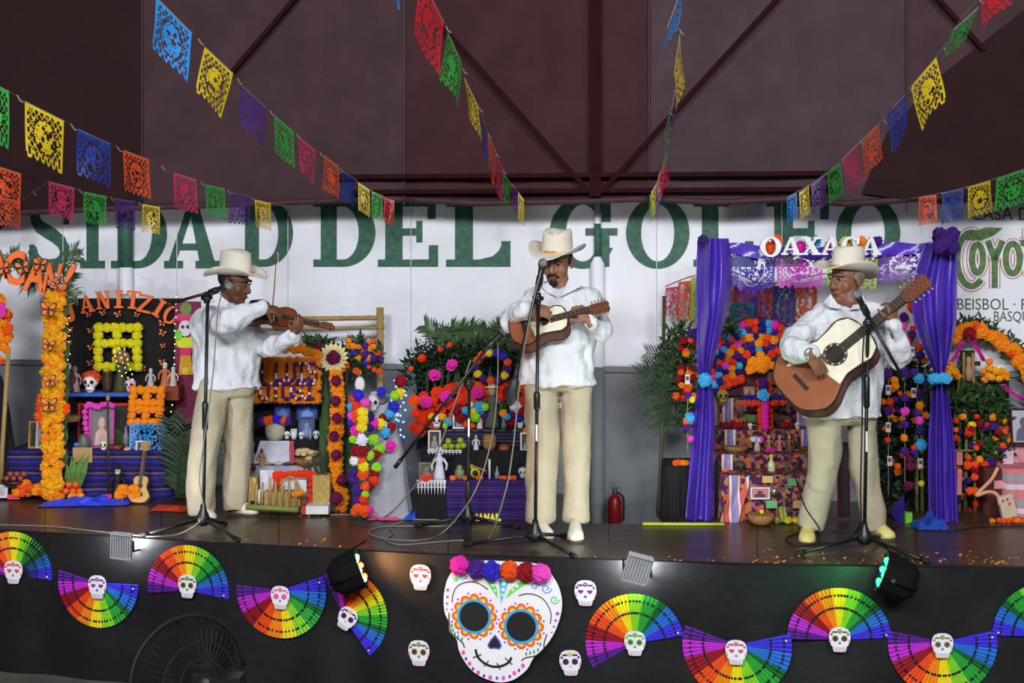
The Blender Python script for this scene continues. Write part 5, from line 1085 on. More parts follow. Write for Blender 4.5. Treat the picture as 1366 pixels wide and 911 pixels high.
# skeleton lady banner
bn = T('skeleton_banner', 'pink and green skeleton lady banner hanging behind the violinist', 'banner', P(248, 560, 9.45))
obj('cloth_panel', B(233, 402, 268, 565, 9.46, .01), C(120, 30, 66), bn)
def flat(name, root_, pts, Y, col, t_=.006): m = MB(); m.plate([P(x, y, Y) for x, y in pts], (0, t_, 0)); return obj(name, m, C(*col), root_)
flat('flower_hat', bn, ell(247, 424, 14, 6), 9.45, (206, 50, 110)); flat('hat_crown', bn, ell(248, 412, 8, 9), 9.447, (110, 128, 60)); flat('face', bn, ell(247, 438, 8.5, 11), 9.444, (216, 206, 226))
for sg in (-1, 1): flat('eye', bn, ell(247+sg*3.4, 436, 2.3, 2.6, 8), 9.441, (50, 34, 60))
flat('shawl', bn, [(233, 440), (243, 450), (252, 450), (260, 446), (258, 464), (248, 468), (236, 462)], 9.446, (196, 206, 40)); flat('leaf', bn, ell(238, 447, 5, 8), 9.443, (110, 200, 60)); flat('bodice', bn, [(240, 464), (256, 464), (254, 474), (241, 474)], 9.443, (200, 40, 100)); flat('skirt', bn, [(241, 474), (254, 474), (258, 500), (238, 500)], 9.446, (206, 150, 40)); flat('rosette', bn, ell(247, 494, 4.5, 4.5), 9.44, (220, 190, 50))
# shelves, red frame and table
sh = T('altar_shelf', 'black stepped shelf with a blue cloth edge on the left altar', 'shelf', P(140, 600, 9.3))
obj('shelf_body', B(93, 530, 232, 604, 9.42, .16), darkcloth, sh); obj('blue_cloth', B(91, 524, 182, 529, 9.28, .3), C(44, 86, 170), sh); obj('side_box', B(216, 516, 238, 534, 9.3, .15), C(132, 58, 34), sh)
tb, zt = cloth_table('table with blue and red striped cloth under the left altar', 10, 601, 219, 664, 9.1, .42, stripes('serape_blue', [(0, (30, 26, 92)), (.18, (34, 44, 128)), (.34, (30, 26, 84)), (.46, (128, 36, 60)), (.54, (40, 110, 110)), (.6, (26, 22, 70)), (.8, (64, 32, 110)), (.92, (26, 22, 70))], 'Z', 9.0), 9, .012)
skull('white skull with orange hair on the blue shelf of the left altar', 121, 524, 25, 9.3, (224, 216, 212), (200, 66, 24))
skull('pink painted skull lying at the right end of the blue shelf', 174, 524, 19, 9.3, (226, 186, 200), None)
turned('pot', 'dark brown pot on the blue shelf', 'pot', 143, 524, 9.32, [(4, 0), (6, 6), (7, 18), (5.5, 26), (7, 28)], (60, 44, 34)); 
doll('dark green robed statue on the blue shelf', 161, 524, 52, 9.36, (58, 62, 36), (150, 110, 70), False, halo=(120, 96, 40), skullface=False, cat='statue')
doll('small white figurine at the left end of the blue shelf', 91, 524, 40, 9.34, (70, 60, 56), (226, 222, 226)); doll('pink dressed figurine beside the left column', 100, 524, 36, 9.38, (196, 150, 160), (150, 110, 90), skullface=False)
for lab, x, y, h_, c_ in (('small white doll above the orange flower grid', 201, 517, 26, (190, 186, 190)), ('white and orange doll right of the flower grid top', 220, 517, 34, (206, 120, 70)), ('pale doll hanging at the backdrop edge', 231, 517, 28, (210, 196, 196))): doll(lab, x, y, h_, 9.38, c_)
photo('red framed picture wall behind the pink framed photo', 104, 538, 180, 600, 9.36, (196, 40, 36), (44, 40, 40), (70, 90, 50), .02, 3, 'picture_board', 'picture')
ph = photo('photo of a woman in a pale dress with a pink flower frame', 118, 541, 152, 600, 9.22, (176, 70, 150), (112, 112, 110), (206, 166, 158), .06, 4)
for i in range(16): t_ = i/15; fl('ball', tm('pink'), P(114+R(-2, 2), 598-56*t_, 9.2) if i % 2 else P(118+34*t_, 541+R(-2, 2), 9.2), 4*S(9.2), ph)
fg = T('flower_grid', 'orange marigold window grid above the blue cut paper', 'flower panel', P(197, 566, 9.15))
for i in range(5):
    for j in range(6):
        if (i in (1, 3)) and (j in (1, 4)): continue
        fl('pompom', tm('mari'), P(178+i*9.3-(j*.6), 520+j*8.6, 9.17), 5.6*S(9.15), fg)
cp = T('cut_paper', 'light blue cut paper sheet draped below the orange grid', 'cut paper', P(198, 603, 9.12)); a, b_ = P(173, 565, 9.13), P(222, 566, 9.13)
obj('sheet', picado(lambda u, v: a+(b_-a)*(u if v < .45 else u)+V((0, -.02*v+.01*math.sin(u*7), -.205*v*(1-.1*math.sin(u*PI)))), .55, seed=4), fmat('c'), cp)
photo('small framed photo under the blue cut paper', 181, 588, 200, 604, 9.11, (190, 186, 180), (70, 70, 70), (180, 170, 160), .2)
skull('small white skull at the foot of the pink framed photo', 139, 602, 15, 9.14, (220, 216, 206)); skull('tiny blue skull at the left of the striped table', 102, 601, 11, 9.14, (90, 140, 200))
turned('bowl', 'brown bowl on the striped table', 'bowl', 155, 601, 9.15, [(5, 0), (9, 3), (11, 8), (9.5, 7)], (112, 62, 36)); turned('bread_roll', 'small yellow loaf on the striped table', 'bread', 170, 603, 9.13, [(3, 0), (5.5, 2), (5, 5), (2, 7)], (200, 160, 90)); turned('stone_jar', 'grey stone mortar on the striped table', 'mortar', 112, 601, 9.16, [(7, 0), (8, 8), (6, 18), (4, 22)], (96, 96, 94)); turned('bottle', 'clear bottle left of the blue cut paper', 'bottle', 168, 601, 9.2, [(4, 0), (4, 20), (1.6, 26), (1.6, 33)], (110, 116, 120)); turned('basket', 'flat wicker basket behind the flower column', 'basket', 97, 562, 9.25, [(9, 0), (12, 8), (11, 8)], (150, 100, 54), m=wick)
photo('gold framed picture leaning behind the marigold column', 38, 562, 50, 598, 9.2, (170, 130, 50), (80, 64, 40), (40, 36, 30), .1); photo('white framed picture leaning behind the marigold column', 48, 562, 63, 598, 9.18, (200, 200, 204), (150, 150, 156), (90, 90, 96), .1)
# in front of the table on the deck
m = B(97, 597, 123, 617, 9.07, .008); one('cardboard_sign', m, C(170, 140, 90), 'small brown cardboard card on the table edge', 'card')
pl = T('corn_plant', 'green corn leaves standing before the striped table', 'plant', PS(100, 664))
for i in range(7): blade(P(98+R(-4, 6), 655, 9.0), P(94+R(-8, 26), 603+R(-2, 18), 8.98), .03, C(84, 120, 50), pl)
for i, (x, y) in enumerate(((88, 660), (97, 660), (106, 660), (92, 651), (101, 651))): fruit('orange', 'ripe orange by the marigold column, '+('bottom row left', 'bottom row middle', 'bottom row right', 'upper row left', 'upper row right')[i]+' of the little pile', x, y, 5, 8.98-.0*i, (222, 84, 30), 'oranges piled on the deck')
heap('marigold_bunch', 'bunch of orange marigolds on the deck left of the column', 'flowers', 38, 664, 36, 26, 9.0, 'marigold', ['mari', 'org'], 22, 6); heap('marigold_bunch', 'bunch of marigolds at the foot of the small toy guitar', 'flowers', 171, 668, 30, 26, 8.9, 'marigold', ['mari'], 18, 6); heap('marigold_bunch', 'few marigolds under the pile of oranges', 'flowers', 98, 667, 26, 9, 8.93, 'marigold', ['mari', 'gold'], 7, 5)
bw = turned('fruit_bowl', 'dark bowl of fruit at the lower left edge', 'bowl', 20, 650, 9.02, [(10, 0), (17, 6), (18, 10), (16, 9)], (52, 30, 26))
for i in range(6): fruit('guava', ('first', 'second', 'third', 'fourth', 'fifth', 'sixth')[i]+' small reddish fruit from the left in the dark bowl', 9+i*4.6, 642-(i % 2)*6, 4, 9.0, (150, 70, 62), 'fruit in the dark bowl')
photo('small white framed card at the lower left edge', -8, 647, 10, 664, 8.99, (214, 214, 212), (150, 190, 200), (200, 150, 150), .1)
for lab, x0, x1 in (('bright pink block left of the marigold column', 10, 26), ('bright pink block by the small toy guitar', 138, 155)): bx('paper_block', lab, 'paper', x0, 660, x1, 666, 8.98, .04, C(236, 60, 90))
doll('black skeleton figurine beside the toy guitar', 157, 663, 40, 8.99, (26, 24, 28), (206, 204, 196), hat_c=(30, 28, 30))
t0 = P(193, 671, 8.86); t1 = P(194, 590, 9.0)
gt, _g = guitar('toy_guitar', 'small pale wooden guitar leaning on the striped table', 'guitar', P(184, 671, 8.84), P(195, 588, 9.02), V((0, -1, .25)), .19, [(u, v*.072) for u, v in GP], .03, C(176, 130, 70), C(196, 156, 92), .022, (.62, .018), None, 6, .075, .3, False)
crumple('crumpled bright blue tissue paper on the deck before the left altar', ((56, 673), (176, 671)), 8.8, .06, (50, 70, 220), seed=3)
crumple('strip of orange tissue paper left of the violinist', ((205, 678), (252, 680)), 8.7, .02, (206, 66, 30), seed=8)
pm = T('palm_plant', 'dark palm fronds behind the violinist', 'plant', P(240, 668, 9.0))
for i in range(9): frond(P(240+R(-8, 12), 664, 9.0), P(222+i*8+R(-6, 6), 565+R(-10, 60), 8.98+R(-.1, .1)), .03, 14, .16, darkleaf, pm)

sf = T('wooden_staff', 'thin brown staff with a brass knob before the pink framed photo', 'staff', PS(145, 666)); m = MB(); m.tube([PS(145, 666), P(144, 534, 8.98)], .008, 7); obj('shaft', m, C(60, 44, 30), sf, True); m = MB(); m.ball(P(144, 531, 8.98), (.014, .014, .022), 10, 8); obj('knob', m, C(150, 120, 70, rough=.3), sf, True)
# ---------------------------------------------------------------- San Luis Potosi altar
fr_ = T('bamboo_stand', 'bamboo pole frame standing behind the marigold name sign', 'frame', P(507, 690, 9.25))
for nm, a, b_, r_ in (('upright', (507, 410), (508, 680), .026), ('upright', (330, 410), (330, 680), .026), ('crossbar', (325, 426), (512, 424), .017), ('crossbar', (325, 440), (512, 437), .012)):
    m = MB(); m.tube([P(*a, 9.27), P(*b_, 9.27)], r_, 10)
    for i in range(5): q = P(*a, 9.27).lerp(P(*b_, 9.27), (i+.5)/5); d = (P(*b_, 9.27)-P(*a, 9.27)).normalized(); m.tube([q-d*.006, q+d*.006], r_*1.12, 10)
    obj(nm, m, bamboo, fr_, True)
sg_ = T('marigold_sign', 'orange marigold board spelling SAN LUIS POTOSI in purple flowers', 'sign', P(372, 536, 8.95))
obj('board', B(312, 478, 424, 536, 8.98, .04), C(206, 110, 20), sg_)
y = 480
while y < 536:
    x = 315+R(0, 2)
    while x < 425: fl('marigold', tm('mari'), P(x, y+R(-1, 1), 8.97), 4.4*S(9), sg_); x += 6.4
    y += 6.0
for i in range(34): t_ = i/33; fl('marigold', tm('mari'), P(318+108*t_, 478-14*math.sin(PI*(.18+.72*t_))+R(-3, 3), 8.97), 5*S(9), sg_)
def dotted(word, x0, x1, y0, y1, cols):
    n = len(word); cw = (x1-x0)/n
    for k, ch in enumerate(word):
        if ch == ' ': continue
        m = MB(); q = 0
        for i, bit in enumerate(FONT5[ch]):
            if bit == '1':
                m.mi(random.choice([0, 0, 1, 2])); m.ball(P(x0+k*cw+(i % 5+.5)*cw*.18, y0+(i//5+.5)*(y1-y0)/7, 8.92), 2.1*S(9), 6, 5)
        obj('letter', m, [tm('pur'), tm('wht'), tm('wine')], sg_)
dotted('SAN LUIS', 309, 425, 483, 509, 0); dotted('POTOSI', 331, 421, 510, 533, 0)
ds = T('paper_daisy', 'large cream daisy with magenta centre right of the marigold sign', 'paper flower', P(445, 497, 9.0))
for i in range(18):
    a = 2*PI*i/18; m = MB(); c = P(445, 477, 8.98); d = V((math.cos(a), 0, math.sin(a))); sd = V((-d.z, 0, d.x)); s = S(9); m.add([c+d*7*s, c+d*15*s+sd*3.6*s+V((0, -.02, 0)), c+d*21*s+V((0, -.005, 0)), c+d*15*s-sd*3.6*s+V((0, -.02, 0))], [(0, 1, 2, 3)]); obj('petal', m, C(226, 212, 160), ds)
fl('pompom', tm('wine'), P(445, 477, 8.97), 9*S(9), ds, 'flower_centre')
def shrub(label, blobs, Y, dY, n, L, m_, flowers=(), name='foliage_arrangement', cat='greenery', base=None, up=.3, wd=.35):
    root = T(name, label, cat, base or P(blobs[0][0], blobs[0][1]+blobs[0][3], Y), 'greenery on the altars'); tot = sum(b[2]*b[3] for b in blobs)
    for b in blobs: o = obj('foliage', leaves(blob(*b, Y, dY, int(n*b[2]*b[3]/tot)), L, m_, wd, up), m_, root); o['kind'] = 'stuff'
    for x, y, r_, k, kind in flowers: fl(kind, tm(k), P(x, y, Y-dY*R(.7, 1.1)), r_*S(Y), root)
    return root
fls = [(R(452, 512), R(452, 498), R(3, 5), random.choice(['mari', 'mari', 'org', 'pur', 'mari', 'blu']), 'marigold') for _ in range(34)]+[(412, 470, 5, 'wine', 'marigold'), (404, 462, 5, 'mari', 'marigold'), (425, 462, 6, 'wine', 'marigold')]
shrub('leafy bunch with small orange and purple flowers beside the daisy', [(480, 475, 34, 26), (425, 462, 26, 14)], 9.08, .07, 800, .06, leafm, fls)
gg = T('leaf_sheaf', 'tall narrow leaves standing along the orange garland', 'greenery', P(450, 686, 8.7))
for i in range(34): x = R(424, 484); blade(P((x+450)/2+R(-10, 10), 650+R(-40, 30), 8.66), P(x, 485+R(0, 80), 8.72), .03, leafm if i % 2 else darkleaf, gg)
for i in range(7): m = MB(); m.tube([P(448-i*4, 682, 8.5), P(424-i*3+R(-2, 2), 600+i*4, 8.55)], .008, 6); obj('stem', m, C(52, 56, 34), gg)
gar = T('flower_garland', 'hanging garland of orange marigolds with wine flowers at intervals', 'garland', P(450, 688, 8.55))
y = 498
while y < 684:
    for dx in (-4, 4): fl('marigold', tm('mari'), P(449+dx+2*math.sin(y*.05)+R(-1.5, 1.5)+(4*math.sin((y-640)/50*PI) if y > 640 else 0), y, 8.58), R(5, 6.4)*S(8.6), gar)
    y += 7.2
for yy in (508, 533, 557, 582, 607): fl('pompom', tm('wine'), P(448+R(-3, 3), yy+R(-2, 2), 8.53), 6.5*S(8.6), gar)
fl('pompom', tm('wine'), P(448, 664, 8.5), 8*S(8.6), gar); fl('pompom', tm('wine'), P(456, 640, 8.52), 7*S(8.6), gar)
# tiers
bx('altar_cabinet', 'dark cabinet back behind the blue photographs', 'cabinet', 338, 530, 436, 590, 9.15, .1, darkcloth)
blu = (50, 84, 170)
photo('blue tinted photograph under the marigold sign, left of two', 366, 536, 388, 560, 9.1, (36, 50, 110), (70, 96, 180), (110, 140, 210), .02); photo('blue tinted photograph under the marigold sign, right of two', 396, 536, 424, 560, 9.1, (36, 50, 110), (64, 90, 170), (120, 150, 220), .02); photo('larger blue framed portrait above the black tier', 398, 556, 420, 586, 9.02, (48, 62, 100), (70, 90, 140), (130, 140, 170), .08)
t3, _ = cloth_table('black covered top tier of the second altar', 340, 587, 436, 605, 8.93, .25, darkcloth, 2, .006); t2, _ = cloth_table('white covered middle tier of the second altar', 338, 622, 438, 640, 8.74, .2, C(150, 150, 166), 2, .01); t1, _ = cloth_table('low white covered tier of the second altar', 342, 655, 440, 684, 8.56, .2, C(120, 100, 84), 1, .006)
bk_ = T('flower_basket', 'round white basket rimmed with purple and orange flowers', 'basket', P(367, 587, 8.98)); m = MB(); s = S(8.98); m.lathe([(11*s, 0), (13*s, 10*s), (13.5*s, 26*s), (12*s, 25*s)], P(367, 587, 8.98), 18); obj('basket_wall', m, C(176, 172, 150, rough=.8, bump=.5), bk_, True)
for i, k in enumerate(('pur', 'org', 'org', 'blu', 'blu', 'org', 'pur')): fl('pompom', tm(k), P(350+i*5.6, 559+2*abs(i-3)*.5, 8.92), 5.5*S(9), bk_)
for lab, x, h_ in (('left white sugar skull on the black tier', 383, 11), ('middle white sugar skull on the black tier', 402, 10), ('right white sugar skull on the black tier', 422, 12)): skull(lab, x, 586, h_, 8.96)
turned('cup', 'white cup standing between the basket and the portrait', 'cup', 392, 586, 8.97, [(3, 0), (4, 4), (4.5, 14), (4, 13)], (214, 212, 214)); turned('glass_bottle', 'small clear bottle right of the blue portrait', 'bottle', 414, 586, 8.98, [(2.5, 0), (2.5, 9), (1, 13), (1, 16)], (130, 150, 180))
cw = T('white_cloth', 'white cloth with an embroidered strip hanging over the tier', 'cloth', P(366, 622, 8.9))
m = MB(); vs = [P(x+dx*v, 588+30*v, 8.915-.16*v) for v in (0, .5, 1) for x, dx in ((347, -9), (365, -4), (386, 0))]; m.add(vs, [(0, 1, 4, 3), (1, 2, 5, 4), (3, 4, 7, 6), (4, 5, 8, 7)]); obj('sheet', m, C(190, 190, 206), cw)
m = MB(); m.add([P(386, 588, 8.914), P(392, 588, 8.914), P(393, 618, 8.75), P(386, 618, 8.75)], [(0, 1, 2, 3)]); obj('embroidered_strip', m, stripes('strip', [(0, (180, 40, 90)), (.4, (216, 110, 40)), (.7, (110, 30, 110))], 'X', 60), cw)
bp = T('bread_basket', 'basket heaped with pale round breads on the second altar', 'basket', P(411, 621, 8.8)); m = MB(); s = S(8.8); m.lathe([(15*s, 0), (19*s, 7*s), (20*s, 10*s), (18*s, 9*s)], P(411, 621, 8.8), 18); obj('basket_bowl', m, wick, bp, True)
for i in range(12): m = MB(); m.ball(P(398+R(0, 26), 612-R(0, 12), 8.8+R(-.03, .03)), (R(4, 6)*s, 5*s, 3.6*s), 10, 7); obj('bread', m, C(190, 166, 120), bp, True)
for i, (x, c_) in enumerate(((356, (150, 130, 90)), (372, (176, 170, 160)), (384, (60, 60, 70)), (430, (190, 170, 130)))): turned('plate', ('brown', 'pale', 'dark', 'tan')[i]+' dish of food on the white middle tier', 'dish', x, 621, 8.78, [(3, 0), (7, 2), (8, 4), (5, 5), (1, 6)], c_)
doll('small brown figurine with a straw bag at the tier corner', 349, 622, 24, 8.76, (150, 120, 80), (120, 60, 40), skullface=False); fl_b = heap('wine_flower', 'dark wine paper flower at the left of the white tier', 'flowers', 337, 628, 8, 10, 8.72, 'pompom', ['wine'], 2, 5)
ar_ = T('red_flower_arch', 'square arch of red orange paper flowers around a white cloth', 'garland', P(392, 660, 8.5))
for i in range(9): fl('rosette', tm('red'), P(368+i*6.3, 633+R(-1.5, 1.5), 8.53), 6.5*S(8.5), ar_)
for i in range(5): fl('rosette', tm('red'), P(369, 638+i*6, 8.53), 6*S(8.5), ar_); fl('rosette', tm('red'), P(415, 638+i*8, 8.53), 6*S(8.5), ar_)
bx('white_napkin', 'white lace napkin inside the red flower arch', 'cloth', 377, 640, 409, 656, 8.55, .006, C(206, 204, 212)); bx('white_napkin', 'white napkin with magenta edge hanging left of the red arch', 'cloth', 347, 627, 365, 656, 8.55, .006, C(196, 194, 206)); 
fe = T('bamboo_fence', 'little bamboo picket fence before the second altar', 'fence', P(362, 682, 8.42))
for i in range(8): x = 332+i*9; m = MB(); m.tube([P(x+R(-1, 1), 678, 8.42), P(x+R(-2, 3), 641+R(-4, 6), 8.42)], .008, 7); obj('picket', m, bamboo, fe, True)
for y in (676,): m = MB(); m.tube([P(328, y, 8.41), P(398, y+4, 8.41)], .018, 8); obj('green_log', m, C(120, 130, 62), fe, True)
bt = T('wicker_basket', 'straw box basket with a tall handle behind the picket fence', 'basket', P(376, 676, 8.46)); obj('basket_wall', B(352, 656, 400, 676, 8.46, .12), straw, bt); m = MB(); m.tube(smooth_pts([P(372, 657, 8.5), P(378, 642, 8.5), P(388, 636, 8.5), P(396, 643, 8.5), P(400, 657, 8.5)], 4), .006, 6); obj('handle', m, straw, bt, True)
bx('straw_basket', 'pale straw basket at the left end of the picket fence', 'basket', 330, 637, 342, 668, 8.5, .1, straw); bx('straw_basket', 'upright straw basket right of the red flower arch', 'basket', 417, 634, 440, 676, 8.5, .1, straw)
heap('marigold_bunch', 'few marigolds lying in the straw box basket', 'flowers', 398, 664, 16, 12, 8.44, 'marigold', ['mari'], 6, 4); candle('white candle behind the picket fence', 345, 671, 19, 8.45, 3)
b_ = T('white_box', 'white box with a red end at the foot of the leaf stems', 'box', P(422, 686, 8.4)); obj('carton', B(408, 675, 438, 686, 8.4, .1), C(206, 204, 206), b_); obj('red_end', B(402, 675, 408, 686, 8.4, .1), C(176, 40, 40), b_)

# ---------------------------------------------------------------- skeleton lady covered with pompoms
cat_ = T('skeleton_lady', 'white dressed skeleton lady figure draped in colourful pompoms', 'figure', PS(512, 690))
m = MB(); vs = []; n = 28; pr = [(690, 32, 519), (650, 27, 518), (610, 23, 517), (575, 18, 513), (550, 13, 508), (545, 15, 508), (528, 14, 506), (522, 8, 503)]
for y, r_, x in pr:
    for i in range(n): a = 2*PI*i/n; f = 1+.09*math.sin(a*7)*(y-520)/170; c = P(x, y, 8.42); vs.append(c+V((r_*S(8.4)*math.cos(a)*f, r_*S(8.4)*.7*math.sin(a)*f, 0)))
m.add(vs, [(j*n+i, j*n+(i+1) % n, (j+1)*n+(i+1) % n, (j+1)*n+i) for j in range(len(pr)-1) for i in range(n)]); m.v = [V((p.x, p.y, max(p.z, ZS+.003))) for p in m.v]; obj('dress', m, mat('dress_cloth', (156, 158, 166), .8, .08, 8, bump=.3), cat_, True)
m = MB(); c = P(498, 536, 8.35); s = S(8.35); m.ball(c, (8.5*s, 9*s, 10*s), 14, 10); m.ball(c+V((0, -.01, -8*s)), (5*s, 6*s, 5*s), 10, 8); hd_ = obj('skull_head', m, C(206, 204, 214), cat_, True)
for sg in (-1, 1): m = MB(); m.ball(c+V((sg*3.4*s, -7.5*s, 0)), (2.6*s, 2.4*s, 3*s), 8, 6); obj('eye_socket', m, C(26, 24, 34), hd_, True)
m = MB(); m.ball(c+V((10*s, .03, 3*s)), (9*s, 7*s, 8*s), 10, 8); obj('hair', m, C(110, 104, 112), cat_, True)
pg = T('pompom_garland', 'thick garland of many coloured paper pompoms on the skeleton lady', 'garland', P(480, 690, 8.25))
zz = lambda x, y: (440+x/4.338, 490+y/4.338)
for x, y, r_, k in ((165, 160, 7, 'blu'), (135, 180, 5, 'red'), (125, 225, 5.5, 'cyan'), (150, 225, 6, 'red'), (155, 265, 6, 'org'), (150, 300, 6, 'red'), (205, 205, 6.5, 'pink'), (130, 280, 6, 'pink'), (190, 260, 7, 'yel'), (190, 300, 7.5, 'yel'), (185, 345, 7, 'yel'), (125, 320, 5, 'blu'), (150, 365, 8, 'mag'), (135, 415, 5, 'lime'), (185, 420, 9, 'wht'), (165, 470, 5, 'dred'), (190, 485, 10, 'dred'), (150, 490, 8, 'dred'), (145, 540, 6.5, 'wht'), (230, 510, 6, 'lime'), (250, 415, 8, 'lime'), (290, 470, 8.5, 'lime'), (270, 505, 8, 'dred'), (185, 545, 5, 'org'), (195, 575, 7, 'yel'), (270, 580, 6, 'lime'), (190, 615, 9, 'org'), (260, 615, 8.5, 'dred'), (130, 610, 6, 'pur'), (135, 650, 6, 'pur'), (255, 655, 6.5, 'red'), (160, 710, 8.5, 'pur'), (205, 690, 6, 'org'), (235, 690, 5, 'wine'), (205, 735, 5, 'lime'), (195, 765, 6, 'red'), (155, 770, 6, 'pur'), (165, 815, 7, 'org'), (200, 830, 7, 'org'), (225, 825, 6, 'mag'), (145, 835, 6, 'org'), (300, 140, 8, 'blu'), (410, 80, 7.5, 'dred'), (405, 150, 8, 'yel'), (375, 165, 6, 'lime'), (370, 230, 7.5, 'blu'), (375, 245, 5, 'red'), (345, 270, 6.5, 'cyan'), (355, 345, 6, 'dred'), (265, 325, 6.5, 'mag'), (290, 325, 7.5, 'yel'), (310, 330, 5, 'wht'), (320, 375, 7, 'cyan'), (305, 290, 5, 'dred'), (230, 285, 6, 'navy'), (350, 455, 8.5, 'mag'), (235, 350, 5, 'navy')):
    fl('pompom' if r_ < 8 else 'rosette', tm(k), P(*zz(x, y), 8.22+abs(x-190)*.0006), r_*S(8.3)*1.05, pg)
m = MB(); m.lathe([(.02, -.008), (.034, 0), (.02, .008)], P(480, 513, 8.3), 16, Matrix.Rotation(PI/2, 3, 'X')); m.v = [V((p.x, p.y, (p.z-P(480, 513, 8.3).z)*1.6+P(480, 513, 8.3).z)) for p in m.v]; one('paper_plate', m, C(206, 204, 206), 'oval white plate above the pompom garland', 'plate', None, True)
bulbs('blue fairy lights glowing behind the skeleton lady', [P(R(512, 542), R(502, 585), 8.95) for i in range(46)], (70, 110, 255), 7, .008, False)
crumple('pink tissue paper on the deck by the skeleton lady', ((492, 690), (532, 691)), 8.3, .03, (236, 70, 130), seed=5); crumple('small blue tissue paper left of the central altar', ((540, 690), (560, 690)), 8.3, .05, (40, 90, 200), seed=6)
m = MB()
for x0, y0, x1, y1 in ((527, 656, 541, 690), (534, 662, 544, 689)): m.tube([P(x0, y0, 8.6), P(x1, y1, 8.35)], .006, 6)
one('stick', m.__class__().tube([P(528, 656, 8.6), P(542, 690, 8.36)], .007, 6), bamboo, 'thin stick leaning by the blue tissue paper', 'stick')

# ---------------------------------------------------------------- central altar
bx('altar_backing', 'black cloth backing behind the central altar flowers', 'cloth', 556, 470, 712, 600, 9.1, .02, darkcloth)
sb = shrub('dense dark green foliage crowning the central altar', [(600, 482, 62, 34), (655, 466, 48, 24), (690, 480, 16, 22), (560, 500, 24, 28)], 9.02, .08, 2000, .055, darkleaf, [(563, 478, 6, 'red', 'marigold'), (588, 466, 4, 'red', 'marigold'), (548, 492, 4, 'org', 'marigold'), (600, 460, 4, 'red', 'marigold')])
for i in range(9): frond(P(590+i*11, 466, 8.98), P(566+i*16+R(-8, 8), 436+R(-4, 8), 8.95), .03, 12, .12, palmm, sb)
for i in range(14): blade(P(570+i*9, 522, 8.96), P(568+i*9+R(-6, 6), 488+R(-8, 8), 8.94), .012, C(60, 84, 50), sb)
for lab, x, y in (('magenta paper flower on the foliage, lower left of two', 580, 500), ('magenta paper flower on the foliage, upper right of two', 603, 487)): t_ = T('paper_flower', lab, 'paper flower', P(x, y+8, 8.86)); fl('rosette', tm('mag'), P(x, y, 8.86), 9*S(8.9), t_, 'petals'); fl('ball', tm('mag'), P(x, y, 8.83), 4*S(8.9), t_, 'flower_centre')
wr = T('pompom_wreath', 'ring of orange, purple and yellow pompoms over the statue', 'wreath', P(657, 512, 8.82))
for i, k in enumerate(('yel', 'blu', 'blu', 'org', 'pur', 'yel', 'pur', 'org', 'pur', 'yel', 'pur', 'org', 'org')): a = math.radians(100-i*27.7); fl('pompom', tm(k), P(656+22*math.cos(a), 489-19*math.sin(a), 8.82), 5.4*S(8.8), wr)
rb = T('paper_flower_bank', 'bank of big red orange paper flowers across the central altar', 'paper flowers', P(620, 575, 8.88))
fl2 = [(553, 570), (556, 552), (553, 535), (566, 522+8), (571, 548), (575, 563), (560, 574), (584, 524), (588, 545), (590, 560), (600, 520), (604, 540), (612, 517), (616, 533), (606, 555), (622, 524), (628, 515), (640, 516), (650, 522), (634, 533), (645, 534), (578, 535), (565, 560), (672, 518), (680, 516), (688, 518), (697, 516), (704, 522), (668, 528), (690, 530), (700, 534), (704, 545), (596, 532), (584, 572)]
for x, y in fl2: fl('rosette', tm(random.choice(['red', 'red', 'org'])), P(x, y, 8.88+R(-.03, .03)), R(9, 11)*S(8.9), rb)
for x, y in ((568, 536), (595, 529), (637, 524)): fl('rosette', tm('mag'), P(x, y, 8.8), 9*S(8.8), rb)
for x, y in ((676, 522), (613, 545), (615, 556)): fl('rosette', tm('dred'), P(x, y, 8.8), 9*S(8.8), rb)
pb = T('pompom_bank', 'row of mixed coloured pompoms on the top tier of the central altar', 'pompoms', P(650, 573, 8.84))
pom_list(pb, 'pompom', [(598, 563, 6, 'cyan'), (576, 556, 5, 'gold'), (590, 556, 5, 'gold'), (594, 568, 4, 'lime'), (622, 548, 6, 'cyan'), (640, 544, 8, 'cyan'), (647, 543, 5, 'lime'), (632, 549, 5, 'yel'), (634, 556, 7, 'lime'), (645, 553, 6, 'pur'), (647, 563, 5, 'wine'), (622, 566, 5, 'org'), (630, 568, 4, 'org'), (688, 543, 8, 'wht'), (698, 550, 7, 'dred'), (684, 552, 5, 'pur'), (693, 557, 6, 'blu'), (682, 562, 7, 'dred'), (704, 562, 6, 'cyan'), (676, 556, 5, 'cyan'), (608, 547, 6, 'dred'), (628, 540, 4, 'wht'), (664, 562, 4, 'navy'), (702, 575, 5, 'mari')], 8.8, .03)
serp = stripes('serape_dark', [(0, (34, 28, 60)), (.25, (60, 70, 72)), (.33, (30, 24, 56)), (.5, (84, 36, 70)), (.6, (34, 60, 66)), (.7, (26, 22, 48)), (.9, (96, 90, 110))], 'Z', 14)
purp = stripes('serape_purple', [(0, (38, 26, 92)), (.3, (86, 34, 96)), (.4, (40, 28, 100)), (.62, (60, 72, 96)), (.68, (44, 28, 104)), (.85, (98, 30, 74)), (.92, (34, 24, 84))], 'Z', 13)
cloth_table('top tier of the central altar in dark striped cloth', 588, 573, 714, 602, 8.78, .3, serp, 1, .005); cloth_table('middle tier of the central altar in black cloth', 562, 602, 714, 642, 8.55, .24, darkcloth, 1, .006); cloth_table('front table of the central altar in purple striped cloth', 594, 641, 712, 697, 8.3, .26, purp, 1, .006); cloth_table('black covered low table left of the purple striped cloth', 556, 641, 595, 695, 8.3, .26, darkcloth, 2, .006)
